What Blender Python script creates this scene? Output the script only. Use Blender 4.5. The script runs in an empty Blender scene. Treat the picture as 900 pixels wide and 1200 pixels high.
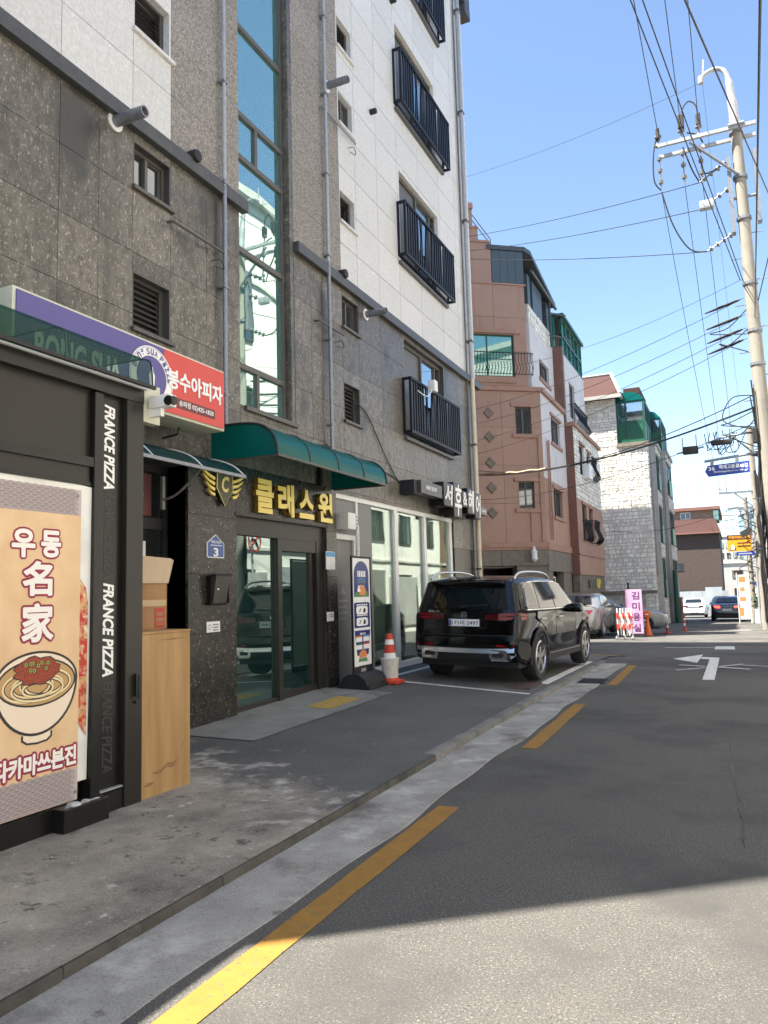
import bpy, bmesh, math, random
from mathutils import Matrix, Vector
random.seed(7)
SC = bpy.context.scene
COL = SC.collection

# ---------------------------------------------------------------- camera
cam_d = bpy.data.cameras.new('camera'); cam = bpy.data.objects.new('camera', cam_d); COL.objects.link(cam)
yaw, pitch, roll = math.radians(24.396), math.radians(6.108), math.radians(-1.586)
fw = Vector((-math.sin(yaw) * math.cos(pitch), math.cos(yaw) * math.cos(pitch), math.sin(pitch)))
rt = Vector((math.cos(yaw), math.sin(yaw), 0)); up = rt.cross(fw)
r2 = rt * math.cos(roll) + up * math.sin(roll); u2 = up * math.cos(roll) - rt * math.sin(roll)
cam.matrix_world = Matrix(((r2.x, u2.x, -fw.x, 0), (r2.y, u2.y, -fw.y, 0), (r2.z, u2.z, -fw.z, 1.5), (0, 0, 0, 1)))
cam_d.sensor_fit = 'VERTICAL'; cam_d.sensor_height = 36; cam_d.lens = 27.0
cam_d.clip_start = 0.05; cam_d.clip_end = 5000
SC.camera = cam

# ---------------------------------------------------------------- sky, sun, exposure
SUN_EL = math.radians(61.5); SUN_DIR = Vector((-0.79, -0.61, 0)).normalized()      # towards the sun, on the ground
W = bpy.data.worlds.new('World'); SC.world = W; W.use_nodes = True
wn = W.node_tree.nodes; bg = wn['Background']
sky = wn.new('ShaderNodeTexSky'); sky.sky_type = 'NISHITA'; sky.sun_disc = False
sky.sun_elevation = SUN_EL; sky.sun_rotation = math.atan2(SUN_DIR.x, SUN_DIR.y)
sky.air_density = 1.0; sky.dust_density = 0.4; sky.ozone_density = 1.6; sky.altitude = 30
W.node_tree.links.new(sky.outputs[0], bg.inputs[0]); bg.inputs[1].default_value = 0.055
sd = bpy.data.lights.new('sun', 'SUN'); sd.energy = 3.55; sd.angle = math.radians(0.53); sd.color = (1, 0.93, 0.81)
sun = bpy.data.objects.new('sun', sd); COL.objects.link(sun)
sv = SUN_DIR * math.cos(SUN_EL) + Vector((0, 0, math.sin(SUN_EL)))
sun.rotation_euler = sv.to_track_quat('Z', 'Y').to_euler(); sun.location = (-30, -25, 60)
SC.view_settings.view_transform = 'Standard'; SC.view_settings.look = 'None'
SC.view_settings.exposure = 2.56; SC.view_settings.gamma = 1.0

# ---------------------------------------------------------------- lettering is turned into meshes first (fast while the scene is empty)
GLYPHS = {}
def pre(strings):
    tmp = []
    for (s, bold, shear) in strings:
        c = bpy.data.curves.new('t', 'FONT'); c.body = s; c.size = 1; c.offset = bold; c.shear = shear; c.resolution_u = 3
        c.space_character = 1.06 if bold > 0.03 else 1.0
        o = bpy.data.objects.new('t', c); COL.objects.link(o); tmp.append((o, c, (s, bold, shear)))
    dg = bpy.context.evaluated_depsgraph_get()
    for o, c, k in tmp:
        me = bpy.data.meshes.new_from_object(o.evaluated_get(dg))
        GLYPHS[k] = ([tuple(v.co) for v in me.vertices], [tuple(p.vertices) for p in me.polygons])
        bpy.data.meshes.remove(me); bpy.data.objects.remove(o); bpy.data.curves.remove(c)
pre([('FRANCE PIZZA', .018, .22), ('BONG SUA', .03, 0), ('봉수아피자', .03, 0), ('송파점 02)425-1828', .012, 0), ('클', .035, 0), ('래', .035, 0),
     ('스', .035, 0), ('원', .035, 0), ('C', .03, .2), ('3', .03, 0), ('우', .012, 0), ('동', .012, 0), ('名', .012, 0), ('家', .012, 0), ('다카마쓰본진', .012, 0),
     ('HAIR SHOP', .01, 0), ('서', .02, .15),
     ('후', .02, .15), ('&', .01, 0), ('헤', .02, .15), ('어', .02, .15), ('HAIR', .01, 0), ('171머 2497', .012, 0), ('백제고분로48길', .02, 0),
     ('Baekjegobun-ro 48-gil', .0, 0), ('36', .01, 0), ('어린이보호구역', .03, 0), ('김', .02, 0), ('미', .02, 0), ('용', .02, 0), ('실', .02, 0), ('UP', .02, 0),
     ('Bong SuA Pizza', .01, 0), ('백제고분로', .01, 0), ('GLB', .01, 0), ('B', .02, 0), ('o', .02, 0), ('n', .02, 0), ('g', .02, 0), ('S', .02, 0), ('u', .02, 0),
     ('A', .02, 0), ('P', .02, 0), ('i', .02, 0), ('z', .02, 0), ('a', .02, 0)])

# ---------------------------------------------------------------- mesh builder
I4 = Matrix.Identity(4)
def wall_frame(x0):            # local (a, b, c) = (along the street, up, out of the wall towards the road)
    return Matrix(((0, 0, 1, x0), (1, 0, 0, 0), (0, 1, 0, 0), (0, 0, 0, 1)))
def frame(o, a, b):            # origin, a axis, b axis; c = a x b
    a = Vector(a).normalized(); b = Vector(b).normalized(); c = a.cross(b)
    return Matrix(((a.x, b.x, c.x, o[0]), (a.y, b.y, c.y, o[1]), (a.z, b.z, c.z, o[2]), (0, 0, 0, 1)))
class MB:
    def __init__(s): s.v = []; s.f = []
    def box(s, x0, x1, y0, y1, z0, z1):
        n = len(s.v)
        s.v += [(x0, y0, z0), (x1, y0, z0), (x1, y1, z0), (x0, y1, z0), (x0, y0, z1), (x1, y0, z1), (x1, y1, z1), (x0, y1, z1)]
        s.f += [tuple(n + i for i in q) for q in ((0, 3, 2, 1), (4, 5, 6, 7), (0, 1, 5, 4), (1, 2, 6, 5), (2, 3, 7, 6), (3, 0, 4, 7))]
        return s
    def cbox(s, x0, x1, y0, y1, z0, z1, e=.008):       # a box with its edges chamfered
        bm = bmesh.new(); bmesh.ops.create_cube(bm, size=1)
        for v in bm.verts: v.co = ((x0 + x1) / 2 + v.co.x * (x1 - x0), (y0 + y1) / 2 + v.co.y * (y1 - y0), (z0 + z1) / 2 + v.co.z * (z1 - z0))
        bmesh.ops.bevel(bm, geom=bm.edges[:], offset=e, segments=2, profile=.6, affect='EDGES')
        return s.bm(bm)
    def bm(s, bm):
        n = len(s.v); bm.verts.index_update()
        s.v += [tuple(v.co) for v in bm.verts]; s.f += [tuple(n + v.index for v in f.verts) for f in bm.faces]; bm.free(); return s
    def quad(s, *p):
        n = len(s.v); s.v += [tuple(q) for q in p]; s.f.append(tuple(range(n, n + len(p)))); return s
    def prism(s, poly, c0, c1, axes=(0, 1, 2)):       # poly in (axes0, axes1), extruded along axes2
        n = len(s.v); m = len(poly)
        ar = sum(poly[i][0] * poly[(i + 1) % m][1] - poly[(i + 1) % m][0] * poly[i][1] for i in range(m))
        if ar < 0: poly = poly[::-1]
        for c in (c0, c1):
            for p in poly:
                q = [0, 0, 0]; q[axes[0]] = p[0]; q[axes[1]] = p[1]; q[axes[2]] = c; s.v.append(tuple(q))
        s.f.append(tuple(n + i for i in range(m))[::-1]); s.f.append(tuple(n + m + i for i in range(m)))
        for i in range(m): s.f.append((n + i, n + (i + 1) % m, n + m + (i + 1) % m, n + m + i))
        return s
    def tube(s, pts, r, n=8, caps=True):
        pts = [Vector(p) for p in pts]; rs = r if isinstance(r, (list, tuple)) else [r] * len(pts)
        b = len(s.v); prev = None
        for i, p in enumerate(pts):
            d = (pts[min(i + 1, len(pts) - 1)] - pts[max(i - 1, 0)]).normalized()
            if prev is None:
                a = d.cross(Vector((0, 0, 1)) if abs(d.z) < .9 else Vector((1, 0, 0))).normalized()
            else: a = (prev - d * prev.dot(d)).normalized()
            prev = a; c = d.cross(a)
            for k in range(n):
                t = 2 * math.pi * k / n; s.v.append(tuple(p + (a * math.cos(t) + c * math.sin(t)) * rs[i]))
        for i in range(len(pts) - 1):
            for k in range(n):
                s.f.append((b + i * n + k, b + i * n + (k + 1) % n, b + (i + 1) * n + (k + 1) % n, b + (i + 1) * n + k))
        if caps:
            s.f.append(tuple(b + k for k in range(n))[::-1]); e = b + (len(pts) - 1) * n; s.f.append(tuple(e + k for k in range(n)))
        return s
    def lathe(s, prof, o=(0, 0, 0), axis='z', n=20):  # prof = [(r, h)]
        b = len(s.v)
        for (r, h) in prof:
            for k in range(n):
                t = 2 * math.pi * k / n; x, y = r * math.cos(t), r * math.sin(t)
                p = {'z': (x, y, h), 'y': (x, h, -y), 'x': (h, x, y)}[axis]
                s.v.append((o[0] + p[0], o[1] + p[1], o[2] + p[2]))
        for i in range(len(prof) - 1):
            for k in range(n):
                s.f.append((b + i * n + k, b + i * n + (k + 1) % n, b + (i + 1) * n + (k + 1) % n, b + (i + 1) * n + k))
        if prof[0][0] > 1e-4: s.f.append(tuple(b + k for k in range(n))[::-1])
        if prof[-1][0] > 1e-4:
            e = b + (len(prof) - 1) * n; s.f.append(tuple(e + k for k in range(n)))
        return s
    def glyph(s, key, a0, a1, b0, b1, c=0.0, th=.0, rot=False, keep=False):   # lettering fitted into a rectangle
        vs, fs = GLYPHS[key]
        if rot: vs = [(v[1], -v[0], 0) for v in vs]   # reads downwards
        x0 = min(v[0] for v in vs); x1 = max(v[0] for v in vs); y0 = min(v[1] for v in vs); y1 = max(v[1] for v in vs)
        sx = (a1 - a0) / (x1 - x0); sy = (b1 - b0) / (y1 - y0)
        n = len(s.v); m = len(vs)
        P = [(a0 + (v[0] - x0) * sx, b0 + (v[1] - y0) * sy) for v in vs]
        s.v += [(p[0], p[1], c + th) for p in P]; s.f += [tuple(n + i for i in f) for f in fs]
        if th > 0:
            s.v += [(p[0], p[1], c) for p in P]
            cnt = {}
            for f in fs:
                for i in range(len(f)):
                    e = (f[i], f[(i + 1) % len(f)]); cnt[e] = 1
            for (i, j) in list(cnt):
                if (j, i) not in cnt: s.f.append((n + i, n + m + i, n + m + j, n + j))
        return s
    def pieces(s):               # groups of loose islands that lie far apart
        n = len(s.v); p = list(range(n))
        def find(a):
            while p[a] != a: p[a] = p[p[a]]; a = p[a]
            return a
        for f in s.f:
            a = find(f[0])
            for i in f[1:]: p[find(i)] = a
        used = sorted({i for f in s.f for i in f}); isl = {}
        for i in used: isl.setdefault(find(i), []).append(i)
        K = list(isl)
        if len(K) < 2 or len(K) > 90: return None
        bb = []
        for k in K:
            P = [s.v[i] for i in isl[k]]; lo = [min(q[j] for q in P) for j in range(3)]; hi = [max(q[j] for q in P) for j in range(3)]
            bb.append((lo, hi, max(hi[j] - lo[j] for j in range(3))))
        g = list(range(len(K)))
        def fg(a):
            while g[a] != a: a = g[a]
            return a
        for i in range(len(K)):
            for j in range(i + 1, len(K)):
                if fg(i) == fg(j): continue
                d = math.sqrt(sum(max(0, bb[i][0][c] - bb[j][1][c], bb[j][0][c] - bb[i][1][c]) ** 2 for c in range(3)))
                if d <= max(.02, .5 * max(bb[i][2], bb[j][2])): g[fg(j)] = fg(i)
        grp = {}
        for i, k in enumerate(K): grp.setdefault(fg(i), set()).add(k)
        if len(grp) < 2: return None
        out = []
        for ks in grp.values():
            m = MB(); mp = {}
            for f in s.f:
                if find(f[0]) in ks:
                    q = []
                    for i in f:
                        if i not in mp: mp[i] = len(m.v); m.v.append(s.v[i])
                        q.append(mp[i])
                    m.f.append(tuple(q))
            out.append(m)
        return out
    def fat(s, key, a0, a1, b0, b1, c, e, n=10, th=0.0, rot=False):     # heavier lettering: the same word laid n times around itself
        for k in range(n):
            t = 2 * math.pi * k / n; s.glyph(key, a0 + e * math.cos(t), a1 + e * math.cos(t), b0 + e * math.sin(t), b1 + e * math.sin(t), c + k * .00006, th, rot)
        return s
    def build(s, name, mat, parent=None, fr=None, smooth=None, whole=False):
        if parent is not None and not whole and len(s.f) < 4000:
            w = MB(); w.f = s.f; w.v = s.v if fr is None else [tuple(fr @ Vector(p)) for p in s.v]
            ps = w.pieces()
            if ps:
                os = [p.build(name, mat, parent, None, smooth, True) for p in ps]; return os[0]
        me = bpy.data.meshes.new(name)
        v = s.v if fr is None else [tuple(fr @ Vector(p)) for p in s.v]
        me.from_pydata(v, [], s.f); me.update()
        me.materials.append(mat)
        o = bpy.data.objects.new(name, me); COL.objects.link(o)
        if smooth is not None:
            me.polygons.foreach_set('use_smooth', [True] * len(me.polygons)); me.set_sharp_from_angle(angle=math.radians(smooth))
        if parent is not None: adopt(o, parent)
        return o
ROOT_LOC = {}
def base_of(p):
    while p.parent is not None: p = p.parent
    return p
def adopt(o, p):
    o.parent = p
    b = base_of(p)
    if p.parent is None and p.type == 'EMPTY' and not p.get('_local'): o.matrix_parent_inverse = p.matrix_basis.inverted()
def thing(name, label, cat, loc=(0, 0, 0), group=None, rot=None):
    o = bpy.data.objects.new(name, None); COL.objects.link(o); o.location = loc; o.empty_display_size = .2
    o['label'] = label; o['category'] = cat
    if group: o['group'] = group
    if rot is not None: o.rotation_euler = rot; o['_local'] = 1
    return o
def tag(o, label, cat, group=None):
    o['label'] = label; o['category'] = cat
    if group: o['group'] = group
    return o
def struct(o): o['kind'] = 'structure'; return o
def share(name, me, parent, loc=None):
    o = bpy.data.objects.new(name, me); COL.objects.link(o)
    if parent is not None: adopt(o, parent)
    if loc is not None: o.location = loc
    return o
def smoothpath(pts, n=6):
    P = [Vector(p) for p in pts]; out = []
    for i in range(len(P) - 1):
        p0 = P[max(i - 1, 0)]; p1 = P[i]; p2 = P[i + 1]; p3 = P[min(i + 2, len(P) - 1)]
        for k in range(n):
            t = k / n
            out.append(.5 * ((2 * p1) + (p2 - p0) * t + (2 * p0 - 5 * p1 + 4 * p2 - p3) * t * t + (3 * p1 - p0 - 3 * p2 + p3) * t ** 3))
    return out + [P[-1]]

# ---------------------------------------------------------------- materials
MATS = {}
def mat(name, c, rough=.6, c2=None, scale=8, detail=6, ramp=(.35, .65), bump=0, bscale=None, metal=0, spec=.5, coat=0, rnd=0, fleck=None, stain=None,
        emit=None, trans=0, rndisl=0, stretch=None, streak=None):
    m = bpy.data.materials.new(name); m.use_nodes = True; MATS[name] = m
    nt = m.node_tree; N = nt.nodes; L = nt.links.new; b = N['Principled BSDF']
    b.inputs['Roughness'].default_value = rough; b.inputs['Metallic'].default_value = metal
    b.inputs['Specular IOR Level'].default_value = spec; b.inputs['Coat Weight'].default_value = coat; b.inputs['Coat Roughness'].default_value = .04
    if trans: b.inputs['Transmission Weight'].default_value = trans
    tc = N.new('ShaderNodeTexCoord'); mp = N.new('ShaderNodeMapping'); L(tc.outputs['Object'], mp.inputs[0])
    if stretch: mp.inputs['Scale'].default_value = stretch
    V = mp.outputs[0]
    col = None
    def rgb(x):
        n = N.new('ShaderNodeRGB'); n.outputs[0].default_value = (*x, 1); return n.outputs[0]
    def mix(f, a, bb, mode='MIX'):
        n = N.new('ShaderNodeMix'); n.data_type = 'RGBA'; n.blend_type = mode
        if isinstance(f, float): n.inputs[0].default_value = f
        else: L(f, n.inputs[0])
        L(a, n.inputs[6]); L(bb, n.inputs[7]); return n.outputs[2]
    def noise(sc, de=5, ro=.55):
        n = N.new('ShaderNodeTexNoise'); n.inputs['Scale'].default_value = sc; n.inputs['Detail'].default_value = de; n.inputs['Roughness'].default_value = ro
        L(V, n.inputs['Vector']); return n.outputs[0]
    def rampf(f, lo, hi):
        n = N.new('ShaderNodeMapRange'); n.inputs[1].default_value = lo; n.inputs[2].default_value = hi; L(f, n.inputs[0]); return n.outputs[0]
    col = rgb(c)
    if c2: col = mix(rampf(noise(scale, detail), *ramp), col, rgb(c2))
    if fleck:                                   # (colour, scale, lo, hi)
        for fl in (fleck if isinstance(fleck, list) else [fleck]):
            col = mix(rampf(noise(fl[1], 3, .6), fl[2], fl[3]), col, rgb(fl[0]))
    if stain:                                   # (colour, scale, lo, hi)
        for st in (stain if isinstance(stain, list) else [stain]):
            col = mix(rampf(noise(st[1], 6, .62), st[2], st[3]), col, rgb(st[0]))
    if streak:                                  # run-off streaks: (colour, across, up, lo, hi)
        sm = N.new('ShaderNodeMapping'); sm.inputs['Scale'].default_value = (streak[1], streak[1], streak[2]); L(tc.outputs['Object'], sm.inputs[0])
        sn = N.new('ShaderNodeTexNoise'); sn.inputs['Scale'].default_value = 1; sn.inputs['Detail'].default_value = 7; sn.inputs['Roughness'].default_value = .65; L(sm.outputs[0], sn.inputs['Vector'])
        col = mix(rampf(sn.outputs[0], streak[3], streak[4]), col, rgb(streak[0]))
    if rnd or rndisl:
        if rnd: oi = N.new('ShaderNodeObjectInfo'); rv = oi.outputs['Random']
        else: oi = N.new('ShaderNodeNewGeometry'); rv = oi.outputs['Random Per Island']
        k = rnd or rndisl
        mr = N.new('ShaderNodeMapRange'); mr.inputs[3].default_value = 1 - k; mr.inputs[4].default_value = 1 + k; L(rv, mr.inputs[0])
        cc = N.new('ShaderNodeCombineColor')
        for i in range(3): L(mr.outputs[0], cc.inputs[i])
        col = mix(1.0, col, cc.outputs[0], 'MULTIPLY')
    L(col, b.inputs['Base Color'])
    if bump:
        bn = N.new('ShaderNodeBump'); bn.inputs['Strength'].default_value = bump; bn.inputs['Distance'].default_value = .01
        L(noise(bscale or scale, 8, .6), bn.inputs['Height']); L(bn.outputs[0], b.inputs['Normal'])
    if emit: b.inputs['Emission Color'].default_value = (*c, 1); b.inputs['Emission Strength'].default_value = emit
    return m
def glass(name, tint, fac, gcol=(1, 1, 1), rough=.01, body=None, bump=0, bodyfac=0.0):
    m = bpy.data.materials.new(name); m.use_nodes = True; nt = m.node_tree; N = nt.nodes; L = nt.links.new
    N.remove(N['Principled BSDF']); out = N['Material Output']
    gl = N.new('ShaderNodeBsdfGlossy'); gl.inputs[0].default_value = (*gcol, 1); gl.inputs['Roughness'].default_value = rough
    if body is None:
        tr = N.new('ShaderNodeBsdfTransparent'); tr.inputs[0].default_value = (*tint, 1); under = tr.outputs[0]
    else:
        df = N.new('ShaderNodeBsdfDiffuse'); df.inputs[0].default_value = (*body, 1); under = df.outputs[0]
        if bodyfac < 1 and bodyfac > 0:
            tr = N.new('ShaderNodeBsdfTransparent'); tr.inputs[0].default_value = (*tint, 1)
            mm = N.new('ShaderNodeMixShader'); mm.inputs[0].default_value = bodyfac; L(tr.outputs[0], mm.inputs[1]); L(under, mm.inputs[2]); under = mm.outputs[0]
    lw = N.new('ShaderNodeLayerWeight'); lw.inputs[0].default_value = .35
    mr = N.new('ShaderNodeMapRange'); mr.inputs[3].default_value = fac; mr.inputs[4].default_value = min(1, fac + .5); L(lw.outputs['Fresnel'], mr.inputs[0])
    mx = N.new('ShaderNodeMixShader'); L(mr.outputs[0], mx.inputs[0]); L(under, mx.inputs[1]); L(gl.outputs[0], mx.inputs[2]); L(mx.outputs[0], out.inputs[0])
    if bump:
        tc = N.new('ShaderNodeTexCoord'); no = N.new('ShaderNodeTexNoise'); no.inputs['Scale'].default_value = 1.1; no.inputs['Detail'].default_value = 1
        L(tc.outputs['Object'], no.inputs['Vector']); bn = N.new('ShaderNodeBump'); bn.inputs['Strength'].default_value = bump; bn.inputs['Distance'].default_value = .02
        L(no.outputs[0], bn.inputs['Height']); L(bn.outputs[0], gl.inputs['Normal'])
    MATS[name] = m; return m
def sheet(name, c, fac, trc=None):        # coloured see-through plastic: part diffuse translucency, part clear
    m = bpy.data.materials.new(name); m.use_nodes = True; nt = m.node_tree; N = nt.nodes; L = nt.links.new
    b = N['Principled BSDF']; b.inputs['Base Color'].default_value = (*c, 1); b.inputs['Roughness'].default_value = .22
    out = N['Material Output']
    tl = N.new('ShaderNodeBsdfTranslucent'); tl.inputs[0].default_value = (*c, 1)
    tr = N.new('ShaderNodeBsdfTransparent'); tr.inputs[0].default_value = (*trc, 1) if trc else tuple(min(1, x * 1.5 + .02) for x in c) + (1,)
    m1 = N.new('ShaderNodeMixShader'); m1.inputs[0].default_value = .35; L(b.outputs[0], m1.inputs[1]); L(tl.outputs[0], m1.inputs[2])
    m2 = N.new('ShaderNodeMixShader'); m2.inputs[0].default_value = fac; L(m1.outputs[0], m2.inputs[1]); L(tr.outputs[0], m2.inputs[2])
    L(m2.outputs[0], out.inputs[0]); MATS[name] = m; return m

M = MATS
mat('granite_dark', (.142, .127, .104), .36, (.078, .071, .059), 7, 8, (.40, .62), spec=.42, rnd=.24, streak=((.060, .056, .048), 2.6, .22, .55, .72), stretch=(1, 1.5, 1),
    fleck=[((.34, .31, .26), 20, .585, .66), ((.30, .28, .24), 44, .60, .68), ((.03, .03, .028), 22, .62, .72)], stain=[((.050, .048, .043), .75, .55, .66), ((.15, .138, .115), 1.3, .62, .74)])
mat('granite_dark_shaded', (.033, .0315, .026), .24, (.017, .0165, .0138), 9, 8, (.42, .62), spec=.5, rnd=.10, fleck=[((.17, .155, .13), 30, .60, .67), ((.11, .10, .085), 60, .60, .68)])  # the dark granite again; lower storey's shade and reflections put into its colour
mat('joint_light', (.20, .195, .185), .9)
mat('granite_white', (.62, .61, .585), .5, c2=(.54, .53, .51), scale=26, detail=6, ramp=(.40, .62), streak=((.47, .455, .42), 3.5, .25, .60, .85), rnd=.045, fleck=[((.74, .73, .71), 30, .60, .70), ((.47, .46, .445), 40, .62, .72)], stain=[((.56, .545, .51), .9, .58, .8)])
mat('granite_brown', (.27, .245, .215), .75, (.17, .155, .138), 30, 5, (.42, .6), rnd=.06, fleck=[((.50, .47, .43), 42, .58, .66), ((.08, .075, .07), 38, .62, .68)], bump=.25, bscale=60)
mat('joint', (.045, .043, .04), .9)
mat('plaster', (.62, .60, .56), .8, (.52, .50, .47), 3, 6)
mat('dark_interior', (.05, .05, .048), .9)
mat('interior', (.42, .40, .37), .9)
mat('trim_dark', (.06, .062, .064), .45, (.045, .046, .048), 12, bump=.03)
mat('alu_dark', (.085, .08, .075), .38, metal=.35)
mat('alu_brown', (.10, .092, .082), .45, metal=.2)
mat('door_frame', (.035, .031, .027), .4, metal=.2)
mat('alu_white', (.74, .74, .72), .4)
mat('alu_grey', (.19, .188, .18), .5)
mat('alu_greydark', (.10, .10, .098), .45)
mat('steel', (.27, .285, .315), .42, metal=.5, c2=(.20, .21, .235), scale=30)
mat('galv', (.40, .415, .435), .5, metal=.3, c2=(.32, .335, .355), scale=15)
mat('rail_black', (.006, .009, .017), .5, spec=.3)
mat('black_paint', (.008, .0078, .007), .32, (.012, .0115, .010), 6, bump=.02, spec=.4)
mat('black_panel', (.020, .018, .0145), .36, (.015, .0135, .011), 2, spec=.4)
mat('black_matte', (.012, .012, .013), .6)
mat('rubber', (.018, .018, .018), .85, (.03, .03, .029), 20)
mat('white_paint', (.78, .78, .76), .5, (.68, .68, .66), 5)
mat('white_gloss', (.82, .82, .80), .3)
mat('letter_white', (.85, .85, .83), .5)
mat('ghost_black', (.03, .029, .027), .5)
mat('cream_pipe', (.62, .54, .40), .5, (.55, .47, .34), 6)
mat('curtain', (.74, .77, .72), .9)
mat('wood_board', (.43, .262, .108), .6, (.33, .185, .066), 9.0, 8, (.38, .66), stretch=(1, 1, .10), stain=[((.22, .125, .05), 2.6, .60, .74), ((.14, .085, .04), 14, .68, .74)])
mat('cardboard', (.36, .20, .095), .8, (.29, .155, .07), 5, 8, stretch=(1, 1, .4), stain=[((.22, .12, .055), 6, .62, .72)])
mat('tape', (.42, .30, .15), .3)
mat('cardboard_pale', (.55, .43, .30), .8, (.50, .38, .26), 6)
mat('print_red', (.45, .06, .045), .8)
mat('sign_red', (.62, .055, .045), .32)
mat('sign_purple', (.085, .07, .27), .32)
mat('sign_cream', (.62, .62, .48), .5, (.55, .55, .43), 8)
mat('sign_dark_red', (.14, .03, .03), .4)
mat('gold', (.90, .70, .17), .3, metal=.2, spec=.6)
mat('gold_side', (.30, .17, .02), .35, metal=.3)
mat('gold_line', (.72, .62, .25), .3, metal=.4)
mat('shield', (.10, .095, .06), .25, metal=.5)
mat('plate_blue', (.045, .10, .30), .4)
mat('paper', (.80, .80, .78), .7)
mat('paper_blue', (.12, .36, .62), .6)
mat('paper_ink', (.22, .22, .23), .7)
mat('poster_cream', (.78, .545, .32), .6, (.70, .47, .26), 5, 8)
mat('poster_scale', (.50, .43, .41), .6)
mat('poster_line', (.20, .155, .18), .6)
mat('poster_maroon', (.28, .02, .055), .6)
mat('poster_white', (.86, .82, .77), .6)
mat('poster_ink', (.035, .03, .028), .6)
mat('poster_bowl', (.83, .69, .54), .6)
mat('poster_broth', (.52, .32, .13), .6)
mat('poster_noodle', (.80, .64, .36), .6)
mat('poster_meat', (.35, .07, .03), .6, (.22, .03, .015), 60)
mat('poster_green', (.30, .38, .06), .6)
mat('marble_paper', (.78, .78, .74), .4, (.62, .62, .60), 3, 8, (.5, .75))
mat('pizza_print', (.62, .35, .16), .45, (.50, .03, .02), 16, 6, (.42, .55), fleck=[((.78, .66, .48), 22, .58, .66), ((.14, .20, .04), 26, .62, .68)])
mat('cone_red', (.62, .06, .025), .55, (.48, .04, .02), 12)
mat('cone_orange', (.75, .15, .03), .55)
mat('bucket', (.66, .64, .58), .6, (.55, .52, .46), 10, stain=[((.36, .34, .30), 6, .62, .75)])
mat('banner_blue', (.022, .035, .17), .4)
mat('banner_base', (.016, .017, .022), .5)
mat('banner_green', (.10, .25, .10), .6)
mat('banner_orange', (.70, .25, .08), .6)
mat('banner_pink', (.48, .36, .50), .6, (.46, .22, .38), .9, 2)
mat('banner_violet', (.10, .03, .12), .6)
mat('road_blue', (.012, .035, .28), .4)
mat('sign_orange', (.80, .30, .01), .45)
mat('sign_black', (.02, .02, .015), .45)
mat('yellow_sign', (.75, .60, .03), .5)
mat('concrete_pole', (.27, .255, .22), .85, c2=(.24, .225, .20), scale=5, detail=8, streak=((.15, .14, .12), 9, .4, .55, .75), stain=[((.26, .24, .21), 2, .55, .8)])
mat('cable', (.015, .015, .016), .6)
mat('cable_tan', (.30, .24, .17), .8)
mat('ceramic', (.16, .16, .165), .35)
# grounds
mat('kerb_pale', (.20, .195, .18), .9, (.135, .13, .12), 4, 9, bump=.6, bscale=60, rnd=.14, stain=[((.09, .086, .08), 2.2, .56, .7), ((.28, .27, .25), 6, .62, .74)])
mat('asphalt', (.080, .077, .071), .88, (.065, .063, .060), 1.1, 8, (.35, .7), bump=.7, bscale=230,
    fleck=[((.20, .188, .162), 90, .55, .66), ((.024, .024, .024), 85, .56, .67), ((.25, .235, .20), 190, .58, .70)], stain=[((.052, .051, .049), .42, .48, .60), ((.050, .049, .048), .55, .55, .75), ((.095, .092, .085), .8, .58, .80), ((.042, .041, .04), 1.9, .66, .74)])
mat('asphalt_old', (.085, .083, .079), .85, (.055, .055, .054), 1.2, 8, bump=.6, bscale=110, fleck=[((.17, .165, .15), 85, .62, .74)], stain=[((.11, .105, .095), .9, .58, .75)])
mat('gutter', (.34, .332, .308), .9, (.235, .229, .213), 3.2, 9, (.36, .64), bump=.9, bscale=70, fleck=[((.38, .37, .345), 90, .55, .72), ((.10, .097, .09), 110, .58, .72)], stain=[((.13, .125, .114), 1.7, .55, .68), ((.46, .45, .42), 2.3, .56, .70), ((.13, .125, .112), 6, .62, .71)])
mat('kerb', (.105, .098, .084), .9, (.060, .056, .049), 3.5, 9, bump=.7, bscale=45, rnd=.12, stain=[((.04, .037, .032), 2.2, .54, .7), ((.17, .16, .14), 5, .64, .74)])
mat('apron', (.24, .24, .228), .85, (.18, .18, .172), 3, 8, bump=.2, bscale=60, stain=[((.10, .10, .096), 1.5, .58, .75)])
mat('yellow_line', (.30, .155, .022), .85, (.24, .125, .021), 8, 7, bump=.5, bscale=120, stain=[((.19, .125, .05), 7, .58, .70), ((.095, .085, .065), 34, .60, .66), ((.09, .08, .065), 3.2, .66, .72)])
mat('white_line', (.66, .66, .64), .75, (.54, .54, .53), 9, 7, bump=.3, bscale=120, stain=[((.20, .20, .195), 10, .60, .70), ((.10, .10, .097), 4, .64, .70)])
mat('white_line_old', (.50, .50, .49), .8, (.26, .26, .255), 12, 7, (.45, .66), bump=.3, bscale=120)
mat('tactile', (.48, .31, .07), .8, (.36, .24, .07), 12)
mat('rust_cover', (.085, .05, .04), .8, (.055, .04, .035), 14, bump=.4)
mat('grate', (.05, .05, .05), .6, metal=.4)
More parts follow.
